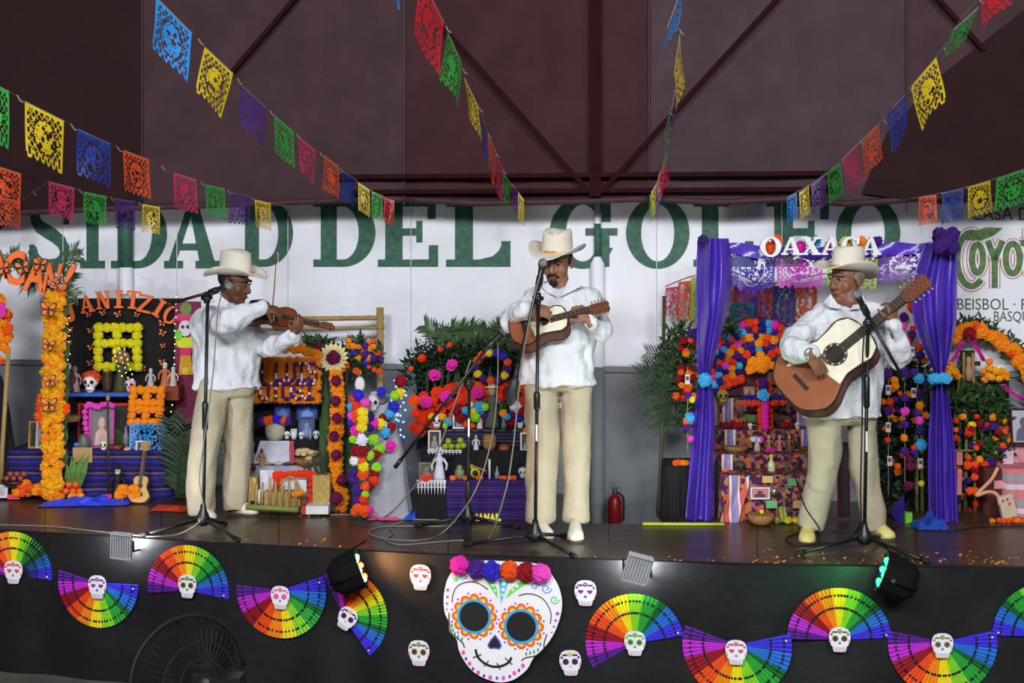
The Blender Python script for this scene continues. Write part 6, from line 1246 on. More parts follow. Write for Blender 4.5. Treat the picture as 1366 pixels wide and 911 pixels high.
def lace(label, x0, x1, y0, y1, Y, nz):
    root = T('lace_cloth', label, 'lace', P((x0+x1)/2, y1, Y)); m = MB(); w_ = (x1-x0)/nz
    for i in range(nz): a = x0+i*w_; m.plate([P(x, y, Y) for x, y in ((a, y0), (a+w_, y0), (a+w_*.72, (y0+y1)/2), (a+w_*.5, y1), (a+w_*.28, (y0+y1)/2))], (0, .003, 0))
    o = obj('fringe', m, C(196, 194, 202), root)
    for k in range(2):
        m = MB(); m.tube([P(x0, y0+(y1-y0)*(.2+.3*k), Y-.004), P(x1, y0+(y1-y0)*(.2+.3*k), Y-.004)], .003, 5); obj('cord', m, C(206, 204, 210), root)
lace('white lace edge hanging over the black low table', 556, 595, 640, 660, 8.27, 9); lace('short white lace edge on the middle tier', 570, 616, 600, 607, 8.52, 10)
photo('white framed portrait on the top tier of the central altar', 604, 550, 620, 572, 8.82, (222, 222, 222), (60, 56, 56), (150, 140, 132)); photo('cream framed portrait at the left of the middle tier', 571, 574, 588, 600, 8.6, (190, 182, 164), (50, 46, 46), (140, 130, 122)); photo('white framed portrait at the right of the middle tier', 694, 577, 713, 601, 8.6, (222, 220, 216), (70, 66, 66), (160, 152, 146)); photo('dim brown framed photo behind the white skeleton doll', 559, 617, 579, 640, 8.4, (110, 100, 88), (90, 84, 80), (130, 120, 110))
doll('white robed statue under the pompom ring', 656, 570, 56, 8.84, (74, 80, 62), (150, 140, 120), True, cat='statue', skullface=False, hat_c=(206, 200, 190)); doll('white skeleton doll with a tall cap on the front tier', 586, 640, 42, 8.36, (196, 194, 206), (206, 204, 214), hat_c=(196, 196, 214)); doll('white bust figurine with a headscarf on the middle tier', 635, 600, 20, 8.6, (206, 200, 212), (206, 190, 190))
skull('sugar skull with flower eyes on the top tier', 583, 572, 20, 8.82, (224, 220, 226)); skull('small skull cup at the right end of the front tier', 697, 638, 15, 8.36, (186, 186, 182)); 
turned('white_cup', 'white lidded cup near the right end of the top tier', 'cup', 694, 572, 8.84, [(3, 0), (4, 3), (4.5, 12), (4, 13)], (222, 220, 216)); turned('pale_vase', 'pale vase with a purple mark on the top tier', 'vase', 640, 572, 8.82, [(5, 0), (4, 4), (3.6, 10), (4.2, 16)], (206, 200, 190)); turned('glass_vase', 'clear vase holding an orange flower', 'vase', 672, 572, 8.82, [(4, 0), (4, 6), (2.6, 10), (4, 17)], (96, 120, 96))
vf = T('daisy_bouquet', 'orange daisy bouquet in the clear vase', 'flowers', P(672, 556, 8.82)); fl('rosette', tm('mari'), P(671, 551, 8.76), 6*S(8.8), vf); o = obj('foliage', leaves(blob(673, 547, 10, 9, 8.82, .04, 60), .05, leafm), leafm, vf)
for i, (x, y) in enumerate(((594, 600), (602, 600), (611, 600), (618, 599), (598, 593), (614, 592))): fruit('green_apple', 'green apple on the middle tier, '+('first in the lower row', 'second in the lower row', 'third in the lower row', 'last in the lower row', 'left one on top', 'right one on top')[i], x, y, 4.6, 8.6, (150, 166, 40), 'green apples on the middle tier')
turned('basket', 'round basket of nuts on the middle tier', 'basket', 653, 600, 8.62, [(6, 0), (9, 5), (9, 18), (6, 21)], None, m=wick); turned('bread_loaf', 'brown loaf on the middle tier by the cables', 'bread', 672, 601, 8.6, [(7, 0), (8, 3), (6, 7), (2, 9)], (140, 74, 40))
turned('teapot', 'greenish clay teapot on the front tier', 'teapot', 613, 640, 8.36, [(4, 0), (7, 4), (6.5, 12), (3.5, 16), (4.5, 17), (1.5, 20)], (116, 118, 84)); turned('glass_bottle', 'thin clear bottle on the front tier', 'bottle', 663, 640, 8.38, [(3.4, 0), (3.4, 9), (1.3, 13), (1.2, 18)], (116, 122, 126)); candle('tall thin white candle on the front tier', 653, 640, 29, 8.36, 1.4)
gd = T('yellow_gourd', 'yellow gourd with a black centre on the front tier', 'gourd', P(635, 640, 8.36)); m = MB(); s = S(8.36); m.ball(P(634, 631, 8.36), (7*s, 6*s, 7*s), 12, 9); m.tube([P(632, 626, 8.36), P(628, 620, 8.36)], [3.5*s, 2*s], 8); obj('shell', m, C(206, 190, 40), gd, True); m = MB(); m.ball(P(634, 631, 8.32), (4*s, 2*s, 4*s), 10, 6); obj('dark_centre', m, C(20, 16, 12), gd, True); m = MB(); m.tube([P(628, 621, 8.34), P(648, 628, 8.34)], .006, 6); obj('spoon', m, bamboo, gd)
heap('red_flower', 'single red orange paper flower on the lace edge', 'flowers', 567, 645, 12, 14, 8.3, 'rosette', ['red'], 4, 6)
for i, x in enumerate((605, 620, 640, 672, 684, 708)): heap('marigold_flower', ('marigold by the teapot foot', 'marigold right of the teapot', 'marigold under the yellow gourd', 'marigold right of the clear bottle', 'marigold left of the skull cup', 'marigold at the right table corner')[i]+' on the front tier', 'flower', x, 641, 7, 6, 8.33, 'marigold', ['mari', 'org'], 3, 3.4, 'marigold heads on the front tier')
nn = T('yellow_letters', 'small yellow letters NANAL standing at the foot of the purple cloth', 'sign', P(646, 696, 8.26)); s = S(8.26)
for i, ch in enumerate('NANAL'): text_on('letter', ch, P(630+i*7.8, 694.5, 8.2), V((1, 0, 0)), Z, V((0, -1, 0)), C(232, 230, 40), nn, .06, .01, 0, width=7.2*s, height=9.5*s)
# fire extinguisher on the wall right of the altar
fx = T('fire_extinguisher', 'red fire extinguisher against the grey wall', 'extinguisher', P(820, 720, 8.98)); s = S(8.98); c = P(820, 714, 8.98)
m = MB(); m.lathe([(8*s, 0), (9.5*s, 2*s), (9.5*s, 46*s), (7*s, 52*s), (3*s, 55*s)], c, 18); obj('cylinder', m, C(126, 14, 22, rough=.35), fx, True); m = MB(); m.lathe([(3*s, 55*s), (3*s, 60*s), (2*s, 63*s)], c, 10); m.box(c+V((0, -.01, 63*s)), (9*s, .012, 2*s)); obj('valve', m, C(40, 40, 44, rough=.4), fx); m = MB(); m.tube(smooth_pts([c+V((3*s, -.02, 58*s)), c+V((11*s, -.02, 50*s)), c+V((11*s, -.02, 20*s))], 4), .008, 6); obj('hose', m, C(16, 16, 18), fx, True); m = MB(); m.box(c+V((0, .06, 40*s)), (.06, .03, .1)); obj('wall_bracket', m, C(50, 50, 54), fx)
# ---------------------------------------------------------------- Oaxaca altar: curtains, banner, name
satin = mat('purple_satin', (70, 42, 158), .3, .12, 6, rgb2=(84, 52, 180), spec=.7)
def curtain(label, edge, Y, folds, tie):
    root = T('curtain', label, 'curtain', P((edge[-1][1]+edge[-1][2])/2, edge[-1][0], Y), 'purple satin curtains'); m = MB(); nu = 60; nv = 46; vs = []
    y0, y1 = edge[0][0], edge[-1][0]
    L = [(e[0], e[1]) for e in edge]; Rr = [(e[0], e[2]) for e in edge]
    for j in range(nv+1):
        y = y0+(y1-y0)*j/nv; l, r_ = interp(L, y), interp(Rr, y); wpx = r_-l; am = min(.045, .0011*(70-wpx*.6)) 
        for i in range(nu+1):
            u = i/nu; ph = folds*u*2*PI+.5*math.sin(y*.02); d = am*(.7*math.sin(ph)+.25*math.sin(1.7*ph+1.2)+.2*math.sin(y*.06+u*9)); p = P(l+(r_-l)*u, y, Y+d-.05*math.sin(PI*u)); vs.append(p)
    m.add(vs, [(j*(nu+1)+i, j*(nu+1)+i+1, (j+1)*(nu+1)+i+1, (j+1)*(nu+1)+i) for j in range(nv) for i in range(nu)]); m.v = [V((p.x, p.y, max(p.z, ZS+.004))) for p in m.v]; obj('satin', m, satin, root, True)
    tb = T
    for k in range(5): fl('rosette' if k == 2 else 'pompom', tm('cyan'), P(tie[0]+(k-2)*tie[2], tie[1]+R(-1, 1), Y-.12), tie[3]*S(Y), root, 'tie_flower')
    return root
curtain('purple satin curtain tied with a light blue flower on the left of the Oaxaca altar', [(318, 931, 972), (345, 929, 976), (380, 928, 976), (420, 930, 970), (460, 929, 958), (490, 930, 950), (507, 933, 948), (525, 929, 952), (570, 924, 954), (630, 919, 953), (700, 914, 953)], 8.3, 2.2, (940, 507, .5, 8))
curtain('purple satin curtain tied with a light blue flower on the right of the Oaxaca altar', [(325, 1232, 1277), (350, 1224, 1278), (385, 1214, 1277), (430, 1219, 1276), (470, 1234, 1268), (495, 1245, 1261), (507, 1246, 1260), (530, 1242, 1266), (580, 1238, 1272), (640, 1238, 1276), (697, 1240, 1279)], 8.25, 2.8, (1253, 505, 4.5, 7))
vl = T('banner_swag', 'purple cloth swag hung between the two satin curtains', 'cloth', P(1090, 345, 8.34)); pts = []
m = MB(); vs = []; n = 40
for i in range(n+1):
    u = i/n; x = 930+330*u; yc = 321+10*math.sin(PI*u)-2*u+1.5*math.sin(u*30)
    for j in range(4): vs.append(P(x, yc+j*5+1.5*math.sin(u*22+j), 8.34-.012*math.sin(j*1.5+u*40)))
m.add(vs, [(i*4+j, i*4+j+1, (i+1)*4+j+1, (i+1)*4+j) for i in range(n) for j in range(3)]); obj('swag', m, satin, vl, True)
fl('pompom', tm('deep'), P(1262, 321, 8.12), 15*S(8.1), vl, 'purple_flower'); [fl('pompom', tm('deep'), P(1262+dx, 321+dy, 8.1), 9*S(8.1), vl, 'purple_flower') for dx, dy in ((-9, -9), (9, -9), (-9, 9), (9, 9))]; fl('pompom', tm('deep'), P(938, 320, 8.2), 7*S(8.2), vl, 'purple_flower')
pk = T('cut_paper_banner', 'row of large cut paper sheets hanging under the name OAXACA', 'bunting', P(1100, 388, 8.36))
for k, x0, x1, y0, y1, dr, kk in (('i', 968, 1036, 328, 332, 50, .5), ('m', 1034, 1099, 334, 336, 50, .25), ('l', 1100, 1172, 334, 334, 52, .3), ('w', 1170, 1250, 334, 326, 44, .6)):
    a, b_ = P(x0, y0, 8.37), P(x1, y1, 8.37); ph = R(0, 6); sl = 1 if k != 'i' else 0
    obj('paper_sheet', picado(lambda u, v, a=a, b_=b_, ph=ph, dr=dr, k=k: a+(b_-a)*(u if k == 'w' else .5+(u-.5)*(1-.12*v))+V((0, .015*v*math.sin(ph+u*6), -dr*S(8.37)*v*((1+.25*math.sin(u*PI)) if k == 'i' else 1))), kk, 44, 36, seed=int(x0)), fmat(k), pk)
nm_ = T('oaxaca_sign', 'white foam letters spelling OAXACA over the right altar', 'sign', P(1092, 340, 8.22)); wf = C(226, 226, 228); s = S(8.22)
for ch, x, y, w_, h_ in (('O', 1013, 342, 28, 26), ('A', 1041, 340, 27, 24), ('X', 1067, 340, 28, 24), ('A', 1094, 340, 27, 24), ('C', 1121, 341, 25, 25), ('A', 1147, 340, 27, 24)): obj('letter', lettermesh(ch, P(x, y, 8.24), V((w_*s, 0, 0)), V((0, 0, h_*s)), V((0, -1, 0)), .03), wf, nm_)
for x, y, k in ((1036, 321, 'org'), (1027, 330, 'org'), (1088, 322, 'cyan'), (1068, 328, 'mag'), (1128, 323, 'yel'), (1108, 328, 'pink'), (1150, 322, 'mari'), (1160, 326, 'cyan'), (1170, 322, 'pur')): fl('rosette', tm(k), P(x, y, 8.3), 9*S(8.3), nm_)
# small bunting behind
sb_ = T('cut_paper_bunting', 'faded small paper flags strung behind the purple left curtain', 'bunting', P(980, 430, 9.0)); m = MB(); m.tube(smooth_pts([P(888, 382, 9.0), P(925, 368, 9.0), P(975, 362, 9.0), P(1020, 378, 8.95), P(1100, 365, 8.9), P(1180, 350, 8.8)], 6), .004, 5); obj('string', m, C(120, 30, 36), sb_)
for k, x0, x1, y0, dr in (('k', 888, 906, 384, 38), ('o', 905, 924, 376, 54), ('l', 922, 942, 370, 62), ('k', 940, 960, 370, 60), ('o', 962, 984, 370, 50), ('m', 980, 1012, 384, 46), ('r', 1010, 1034, 380, 50), ('b', 1032, 1060, 382, 58), ('o', 1056, 1090, 384, 46), ('i', 1000, 1024, 396, 40), ('p', 1040, 1062, 400, 44)):
    a, b_ = P(x0, y0, 9.0), P(x1, y0-2, 9.0); ph = R(0, 6); obj('paper_sheet', picado(lambda u, v, a=a, b_=b_, ph=ph, dr=dr: a+(b_-a)*u+V((-.01*v, .01*v*math.sin(ph+u*6), -dr*S(9)*v)), .6, 20, 26, seed=int(x0)), fmat(k), sb_)
cp2 = T('cut_paper', 'teal cut paper sheet behind the pompom rosette', 'cut paper', P(990, 430, 8.95)); a2, b2 = P(975, 404, 8.95), P(1006, 404, 8.95); obj('sheet', picado(lambda u, v: a2+(b2-a2)*u+V((0, .01*v, -26*S(8.95)*v)), .7, 16, 14, seed=77), C(30, 110, 130), cp2)
# pompom rosette
ro = T('pompom_rosette', 'concentric half rings of small coloured pompoms behind the guitar player', 'flower panel', P(1012, 530, 8.88)); cols = [['mari'], ['navy', 'red', 'navy', 'cyan'], ['red', 'mari', 'pur'], ['org', 'pink', 'navy', 'mari'], ['navy', 'red', 'pur', 'cyan'], ['pink', 'red', 'mag', 'cyan', 'navy']]
for q, rr in enumerate((0, 27, 36, 45, 54, 63)):
    if q == 0:
        for i in range(26): a = R(-.1, PI+.1); z = R(0, 19); fl('marigold', tm('mari'), P(1013+z*math.cos(a), 492-z*math.sin(a), 8.79), 6*S(8.9), ro)
        continue
    n = int(rr*PI*1.28/8.2)
    for i in range(n): a = math.radians(-25+230*i/(n-1)); c_ = cols[q]; fl('pompom', tm(c_[(i+q) % len(c_)] if i % 5 else random.choice(c_)), P(1012+rr*1.0*math.cos(a), 494-rr*1.02*math.sin(a), 8.86-q*.004), (5.2 if i % 4 else 6.6)*S(8.9), ro)
m = MB(); m.plate([P(1012+70*math.cos(a), 494-72*math.sin(a), 8.9) for a in [math.radians(-28+236*i/24) for i in range(25)]], (0, .02, 0)); obj('backing', m, C(70, 20, 30), ro)
sh1 = shrub('leafy branches left of the purple curtain with orange blossoms', [(905, 470, 26, 42), (890, 500, 18, 40), (915, 540, 16, 40), (960, 438, 30, 12)], 8.75, .08, 1300, .06, leafm, [(R(900, 932), R(450, 565), R(4, 6), random.choice(['mari', 'org', 'dred', 'mari']), 'marigold') for _ in range(26)]+[(926, 446, 10, 'pur', 'rosette')], base=P(900, 690, 8.75))
for i in range(12): x, y = 895+R(-6, 16), 478+i*7; frond(P(x, y+14, 8.7), P(845+R(0, 34), y+R(-14, 16)+max(0, (i-6))*3, 8.68), .02, 11, .11, darkleaf, sh1)
m = MB(); m.tube([P(886, 395, 8.85), P(884, 560, 8.7), P(878, 690, 8.55)], .012, 8); one('bamboo_pole', m, mat('dark_cane', (70, 66, 40), .6), 'dark cane pole standing left of the purple curtain', 'pole', None, True)
cloth_table('small round table under black cloth behind the purple curtain', 888, 622, 962, 698, 8.4, .35, darkcloth, 5, .02)
heap('marigold_bunch', 'orange marigolds on the small black table', 'flowers', 908, 622, 18, 9, 8.44, 'marigold', ['mari', 'org'], 8, 4.5)
m = MB(); m.tube([PS(857, 701)+V((0, 0, .01)), PS(966, 701.5)+V((0, 0, .01))], .01, 8); one('green_stick', m, C(176, 186, 60), 'yellow green stick lying on the deck at the stage back', 'stick', None, True)
def pom_string(label, x, y0, y1, items, Y, group='strings of pompoms'):
    root = T('pompom_string', label, 'garland', P(x, y1, Y), group); m = MB(); m.tube([P(x, y0, Y+.01), P(x, y1, Y+.01)], .0015, 4); obj('string', m, C(170, 160, 150), root)
    for dx, y, r_, k in items:
        if k == 'card': m = B(x+dx-3.2, y-6.5, x+dx+3.2, y+6.5, Y-.01, .006); obj('card', m, C(206, 186, 186), root); m = B(x+dx-2.2, y-4, x+dx+2.2, y+1, Y-.013, .002); obj('card_picture', m, C(90, 70, 76), root)
        else: fl('pompom', tm(k), P(x+dx, y, Y), r_*S(Y), root)
pom_string('string of pompoms with a card left of the left purple curtain', 917, 490, 600, [(0, 506, 0, 'card'), (0, 519, 5, 'red'), (1, 527, 5, 'pur'), (6, 533, 4.5, 'yel'), (3, 557, 7, 'cyan'), (-2, 563, 4, 'org'), (-1, 570, 5, 'pur'), (4, 585, 4.5, 'pink')], 8.2)
# stepped altar
flo = patches('floral_print', [(66, 26, 62), (74, 28, 70), (190, 90, 40), (58, 22, 56), (150, 120, 84), (140, 50, 60), (70, 28, 66), (84, 100, 70), (176, 100, 60), (150, 90, 110)], 40.)
run = stripes('runner', [(0, (150, 130, 170)), (.2, (214, 200, 206)), (.3, (196, 92, 74)), (.7, (214, 200, 206)), (.8, (130, 120, 170))], 'X', 9.0)
TI = [(531, 573, 8.9, 960, 1080), (573, 606, 8.7, 956, 1084), (606, 634, 8.5, 954, 1084), (634, 699, 8.28, 964, 1076)]
for i, (y0, y1, Y, x0, x1) in enumerate(TI): cloth_table(('topmost', 'second', 'third', 'lowest')[i]+' step of the Oaxaca altar in purple floral cloth', x0, y0, x1, y1+(0 if i == 3 else 4), Y, .1 if i == 0 else .22, flo, 3 if i == 3 else 0, .008)
for i, (y0, y1, Y, xs) in enumerate(((531, 573, 8.9, (963, 1062)), (573, 606, 8.7, (966, 1068)), (606, 634, 8.5, (962,)), (634, 699, 8.28, (972,)))):
    for k, x in enumerate(xs):
        w_ = 16 if i < 3 else 26; m = MB(); vs = [P(x+(w_*u)+(-10*v if i == 3 else 0)+(3*math.sin(v*4+u) if i == 3 else 0), y0+(y1-y0)*v, Y-.012-.02*math.sin(u*PI*2+v*3)*(1 if i == 3 else .2)-(.03*v if i == 3 else 0)) for u in [j/8 for j in range(9)] for v in [j/8 for j in range(9)]]
        m.add(vs, [(a*9+b, a*9+b+1, (a+1)*9+b+1, (a+1)*9+b) for a in range(8) for b in range(8)]); one('striped_runner', m, run, 'salmon and lilac striped runner on the '+('topmost step', 'second step', 'third step', 'lowest step')[i]+(' at left' if k == 0 else ' at right'), 'cloth', 'striped runners', True)
fc = T('flower_cross', 'cross of magenta, orange and navy flowers on the Oaxaca altar', 'flower cross', P(1020, 573, 8.7))
for i in range(9): fl('marigold', tm('red'), P(1013+i*.3, 510+i*7.5, 8.72), 4.6*S(8.7), fc); fl('marigold', tm('red'), P(1025+i*.3, 510+i*7.5, 8.72), 4.6*S(8.7), fc)
for i in range(6): fl('pompom', tm('mag'), P(1021, 537+i*6.3, 8.66), 5*S(8.7), fc)
for i in range(9): x = 993+i*6.4; fl('pompom', tm('navy'), P(x, 531, 8.7), 4.4*S(8.7), fc); fl('marigold', tm('red'), P(x, 537, 8.69), 4.4*S(8.7), fc)
for i in range(3): fl('pompom', tm('deep'), P(1018, 509+i*6, 8.66), 6*S(8.7), fc)
fl('rosette', tm('cyan'), P(1018, 527, 8.6), 9*S(8.6), fc)
skull('yellow clay skull at the left of the topmost step', 964, 539, 20, 8.82, (176, 140, 60)); skull('white skull with flowers on the second step', 1001, 573, 9, 8.72, (216, 210, 206)); skull('small dark skull on the third step', 987, 634, 20, 8.46, (70, 56, 50), mouth=False); skull('little white skull at the right of the second step', 1064, 573, 10, 8.72, (214, 210, 206))
for lab, a in (('pink tinted portrait left of the flower cross', (992, 516, 1007, 530, 8.86, (150, 110, 100), (190, 130, 120), (120, 70, 70))), ('pink tinted portrait right of the flower cross', (1030, 517, 1043, 530, 8.86, (150, 90, 90), (190, 110, 110), (110, 60, 60))), ('dark framed picture under the guitar', (1022, 494, 1038, 514, 8.84, (40, 30, 26), (120, 90, 60), (70, 50, 40))), ('silver framed picture on the lowest step', (1001, 650, 1027, 666, 8.25, (196, 190, 198), (190, 110, 110), (70, 50, 56)))): photo(lab, *a)
def card(lab, x0, y0, x1, y1, Y, col): bx('paper_card', lab, 'card', x0, y0, x1, y1, Y, .005, C(*col), 'coloured cards pinned to the floral cloth')
for lab, a in (('small green card left of the flower cross', (997, 553, 1008, 563, 8.87, (84, 120, 66))), ('yellow card on the lowest step cloth', (1017, 635, 1031, 644, 8.255, (190, 170, 90))), ('green card at the right of the lowest step cloth', (1051, 638, 1064, 648, 8.255, (90, 160, 100))), ('light green card under the silver framed picture', (1022, 668, 1037, 678, 8.245, (100, 170, 110))), ('tan card by the guitar player\'s trouser leg', (1058, 668, 1072, 678, 8.245, (180, 150, 100)))): card(lab, *a)
turned('basket_bowl', 'long wicker bowl on the second step', 'bowl', 981, 604, 8.64, [(12, 0), (17, 5), (18, 10), (16, 9)], None, m=wick); turned('clay_bowl', 'clay bowl at the right end of the second step', 'bowl', 1074, 604, 8.66, [(6, 0), (9, 5), (10, 9), (8, 8)], None, m=clay); turned('clay_plate', 'clay plate on the third step', 'dish', 1002, 632, 8.46, [(9, 0), (14, 3), (15, 5), (11, 4)], None, m=clay); turned('gold_tray', 'golden tray under the yellow capped bottle', 'tray', 1030, 633, 8.46, [(12, 0), (17, 2), (18, 4), (14, 3)], (150, 110, 60))
bo = T('liquor_bottle', 'clear bottle with a yellow cap on the third step', 'bottle', P(1029, 629, 8.44)); s = S(8.44); m = MB(); m.lathe([(5*s, 0), (5.2*s, 2*s), (5.2*s, 11*s), (2*s, 15*s), (2*s, 18*s)], P(1029, 629, 8.44), 14); obj('glass', m, C(206, 210, 160, rough=.2), bo, True); m = MB(); m.lathe([(2.4*s, 17*s), (2.4*s, 23*s)], P(1029, 629, 8.44), 12); obj('cap', m, C(220, 200, 40), bo, True)
for lab, x, y, w_, h_, Y, cs, n, r_ in (('wine and orange flowers at the left of the topmost step', 978, 572, 22, 14, 8.72, ['dred', 'mari', 'dred'], 10, 4.5), ('wine flowers at the right of the topmost step', 1048, 572, 16, 12, 8.72, ['dred', 'wine', 'org'], 7, 4.5), ('orange flowers at the left of the third step', 968, 634, 10, 8, 8.46, ['mari', 'org'], 4, 4), ('bright pink paper flowers in the middle of the second step', 1026, 606, 12, 8, 8.62, ['mag'], 4, 4), ('white flowers by the corn on the lowest step', 1058, 699, 16, 12, 8.2, ['wht', 'yel'], 8, 4)): heap('flower_bunch', lab, 'flowers', x, y, w_, h_, Y, 'marigold', cs, n, r_, 'flower bunches on the Oaxaca altar')
turned('flower_vase', 'pale vase with pink flowers on the second step', 'vase', 1010, 604, 8.64, [(4, 0), (4.5, 6), (3, 14), (4, 16)], (196, 186, 166)); heap('pink_bouquet', 'pink flowers standing in the pale vase', 'flowers', 1010, 591, 12, 10, 8.64, 'marigold', ['pink', 'wht'], 6, 4)
for lab, x, y, Y, c_ in (('tan figurine behind the bright pink flowers', 1026, 604, 8.68, (170, 120, 80)), ('pink figurine right of the cross on the second step', 1040, 604, 8.66, (190, 120, 120)), ('brown figurine on the second step near the guitar player', 1053, 604, 8.66, (150, 100, 60))): doll(lab, x, y, 24, Y, c_, (190, 150, 120), skullface=False)
turned('woven_bowl', 'large brown bowl at the foot of the Oaxaca altar', 'bowl', 1015, 699, 8.15, [(11, 0), (16, 5), (18, 14), (16, 13)], (110, 78, 44), m=wick); fruit('lemon', 'yellow lemon on top of the brown bowl', 1016, 686, 3.6, 8.15, (226, 180, 30), 'fruit at the altar foot'); fruit('squash', 'green squash beside the brown bowl', 1037, 699, 6, 8.18, (110, 116, 60), 'fruit at the altar foot')
for i, x in enumerate((1044, 1049)): m = MB(); m.tube([PS(x, 699)+V((0, 0, .012)), P(x-3, 676, 8.2)], [.016, .008], 8); one('corn_ear', m, C(150, 160, 60), ('left', 'right')[i]+' green corn ear leaning on the lowest step', 'corn', 'corn ears', True)
m = MB(); m.ball(P(1033, 655, 8.22), 5*S(8.2), 14, 10); one('mirror_ball', m, C(206, 196, 170, rough=.12, metal=.9), 'shiny silver ball beside the silver framed picture', 'ornament', None, True)
turned('white_dish', 'white dish behind the little white skull on the second step', 'dish', 1066, 603, 8.7, [(4, 0), (7, 2), (7.5, 4), (5, 3)], (206, 200, 190))
m = MB(); m.box((P(1018, 700, 8.22)+V((0, .0, 0))), (.56, .04, .012)); one('purple_ribbon', m, C(70, 30, 130), 'purple ribbon along the foot of the Oaxaca altar', 'ribbon')
photo('plain dark red panel between the guitar player\'s legs', 1118, 590, 1134, 690, 8.3, (110, 20, 36), (60, 50, 54), (60, 50, 54), .05, 2, 'red_board', 'board', False)

# ---------------------------------------------------------------- right hand altar
shrub('dark foliage behind the strings of pompoms on the right', [(1200, 560, 34, 90), (1215, 500, 26, 40), (1190, 640, 20, 50)], 8.72, .08, 2000, .06, darkleaf, [(R(1178, 1235), R(480, 640), R(3.5, 5), random.choice(['mari', 'org', 'pur', 'mari']), 'marigold') for _ in range(34)], base=P(1200, 698, 8.72))
pom_string('string of pompoms nearest the guitar player with pink cards', 1185, 440, 660, [(-6, 482, 0, 'card'), (0, 498, 5.5, 'pur'), (8, 507, 5, 'mari'), (9, 515, 5.5, 'mari'), (0, 520, 0, 'card'), (2, 536, 5, 'red'), (0, 548, 6, 'deep'), (0, 570, 0, 'card'), (-1, 587, 4, 'red'), (-17, 597, 5, 'pur'), (2, 615, 0, 'card'), (-16, 617, 0, 'card'), (12, 622, 4.5, 'org')], 8.5)
pom_string('middle string of pompoms with light blue and pink balls', 1207, 430, 650, [(-2, 435, 5, 'pink'), (0, 460, 5, 'deep'), (-1, 478, 7, 'cyan'), (0, 497, 6, 'pur'), (0, 531, 5.5, 'pur'), (0, 549, 6, 'pink'), (0, 566, 5.5, 'pur'), (-1, 584, 5, 'mari'), (0, 602, 5.5, 'pur'), (6, 612, 5, 'wine'), (7, 622, 6, 'wine'), (5, 648, 6, 'wine')], 8.45)
pom_string('string of pompoms with white cards beside the right purple curtain', 1224, 425, 660, [(-7, 446, 5.5, 'pur'), (-6, 438, 4, 'red'), (-7, 469, 0, 'card'), (3, 463, 5, 'red'), (4, 474, 6, 'deep'), (-5, 497, 5.5, 'pur'), (2, 505, 7, 'cyan'), (-5, 524, 0, 'card'), (4, 526, 5.5, 'pur'), (3, 541, 5.5, 'mari'), (-2, 551, 4.5, 'pur'), (3, 561, 6, 'pink'), (4, 575, 6, 'navy'), (5, 594, 7.5, 'cyan'), (-4, 603, 5, 'pur'), (-5, 597, 4, 'red'), (4, 618, 0, 'card'), (5, 645, 4, 'yel')], 8.42)
m = B(1168, 480, 1180, 496, 8.52, .006)
wp = bx('dotted_paper', 'white paper panel with dark dots behind the guitar player\'s hand', 'paper', 1198, 412, 1226, 462, 8.6, .01, C(206, 186, 180)); 
for x, y, k in ((1206, 423, 'deep'), (1216, 408, 'red'), (1213, 452, 'red')): fl('pompom', tm(k), P(x, y, 8.55), 6*S(8.5), wp)
cn = T('cane_rack', 'row of upright sugar canes behind the right purple curtain', 'canes', P(1290, 698, 8.7))
for i, x in enumerate((1222, 1232, 1243, 1268, 1277, 1288, 1300, 1312, 1325)): m = MB(); m.tube([P(x+R(-3, 3), 694, 8.62), P(x+R(-4, 4), 500+R(0, 40), 8.75)], .013, 7); obj('cane', m, cane, cn, True)
for y in (601, 640): m = MB(); m.tube([P(1262, y, 8.66), P(1335, y, 8.66)], .01, 6); obj('crossbar', m, cane, cn, True)
rl = shrub('green leaf band across the canes at right', [(1305, 535, 42, 18), (1330, 560, 20, 22), (1330, 600, 22, 18)], 8.66, .06, 900, .07, leafm, [(1270+R(0, 70), R(550, 690), R(3.5, 6), random.choice(['mari', 'org', 'deep', 'pur', 'red', 'dred']), 'marigold') for _ in range(40)])
bx('dark_backing', 'dark sheet added as backing behind the canes and pompom strings', 'cloth', 1172, 505, 1346, 699, 8.79, .01, mat('dark_sheet', (20, 26, 16), .9, .3, 20))  # added dark sheet, hides the grey wall in the gaps between the leaves
shrub('dense dark leaves filling the space between the canes', [(1290, 590, 40, 50), (1300, 660, 40, 36), (1225, 640, 20, 50)], 8.71, .05, 1300, .06, darkleaf, [(R(1262, 1340), R(560, 692), R(3, 5.5), random.choice(['mari', 'org', 'deep', 'pur', 'red', 'dred', 'pink', 'yel']), 'marigold') for _ in range(46)], base=P(1290, 698, 8.7))
for lab, x0, y0, x1, y1, Y, c_ in (('pale pink box on the right altar table', 1346, 577, 1352, 592, 8.66, (206, 160, 170)), ('white and pink packet beside the leaf band', 1338, 600, 1352, 620, 8.62, (206, 176, 190)), ('tall pink packet half behind the right curtain', 1276, 603, 1284, 620, 8.55, (206, 120, 130)), ('narrow pink packet low behind the right curtain', 1277, 626, 1283, 660, 8.55, (216, 130, 130))): bx('gift_box', lab, 'box', x0, y0, x1, y1, Y, .05, C(*c_), 'pink boxes on the right altar')
fa = T('marigold_arch', 'curved arch of orange marigolds at the right edge', 'flower arch', P(1366, 520, 8.70))
curve = smooth_pts([V((1262, 452, 0)), V((1285, 440, 0)), V((1310, 442, 0)), V((1335, 455, 0)), V((1355, 473, 0)), V((1372, 500, 0)), V((1384, 540, 0))], 8)
for i, p in enumerate(curve):
    for k in range(2): fl('marigold', tm('mari' if random.random() < .85 else 'org'), P(p.x+R(-4, 4), p.y+R(-6, 6), 8.68), R(5.5, 7.5)*S(8.8), fa)
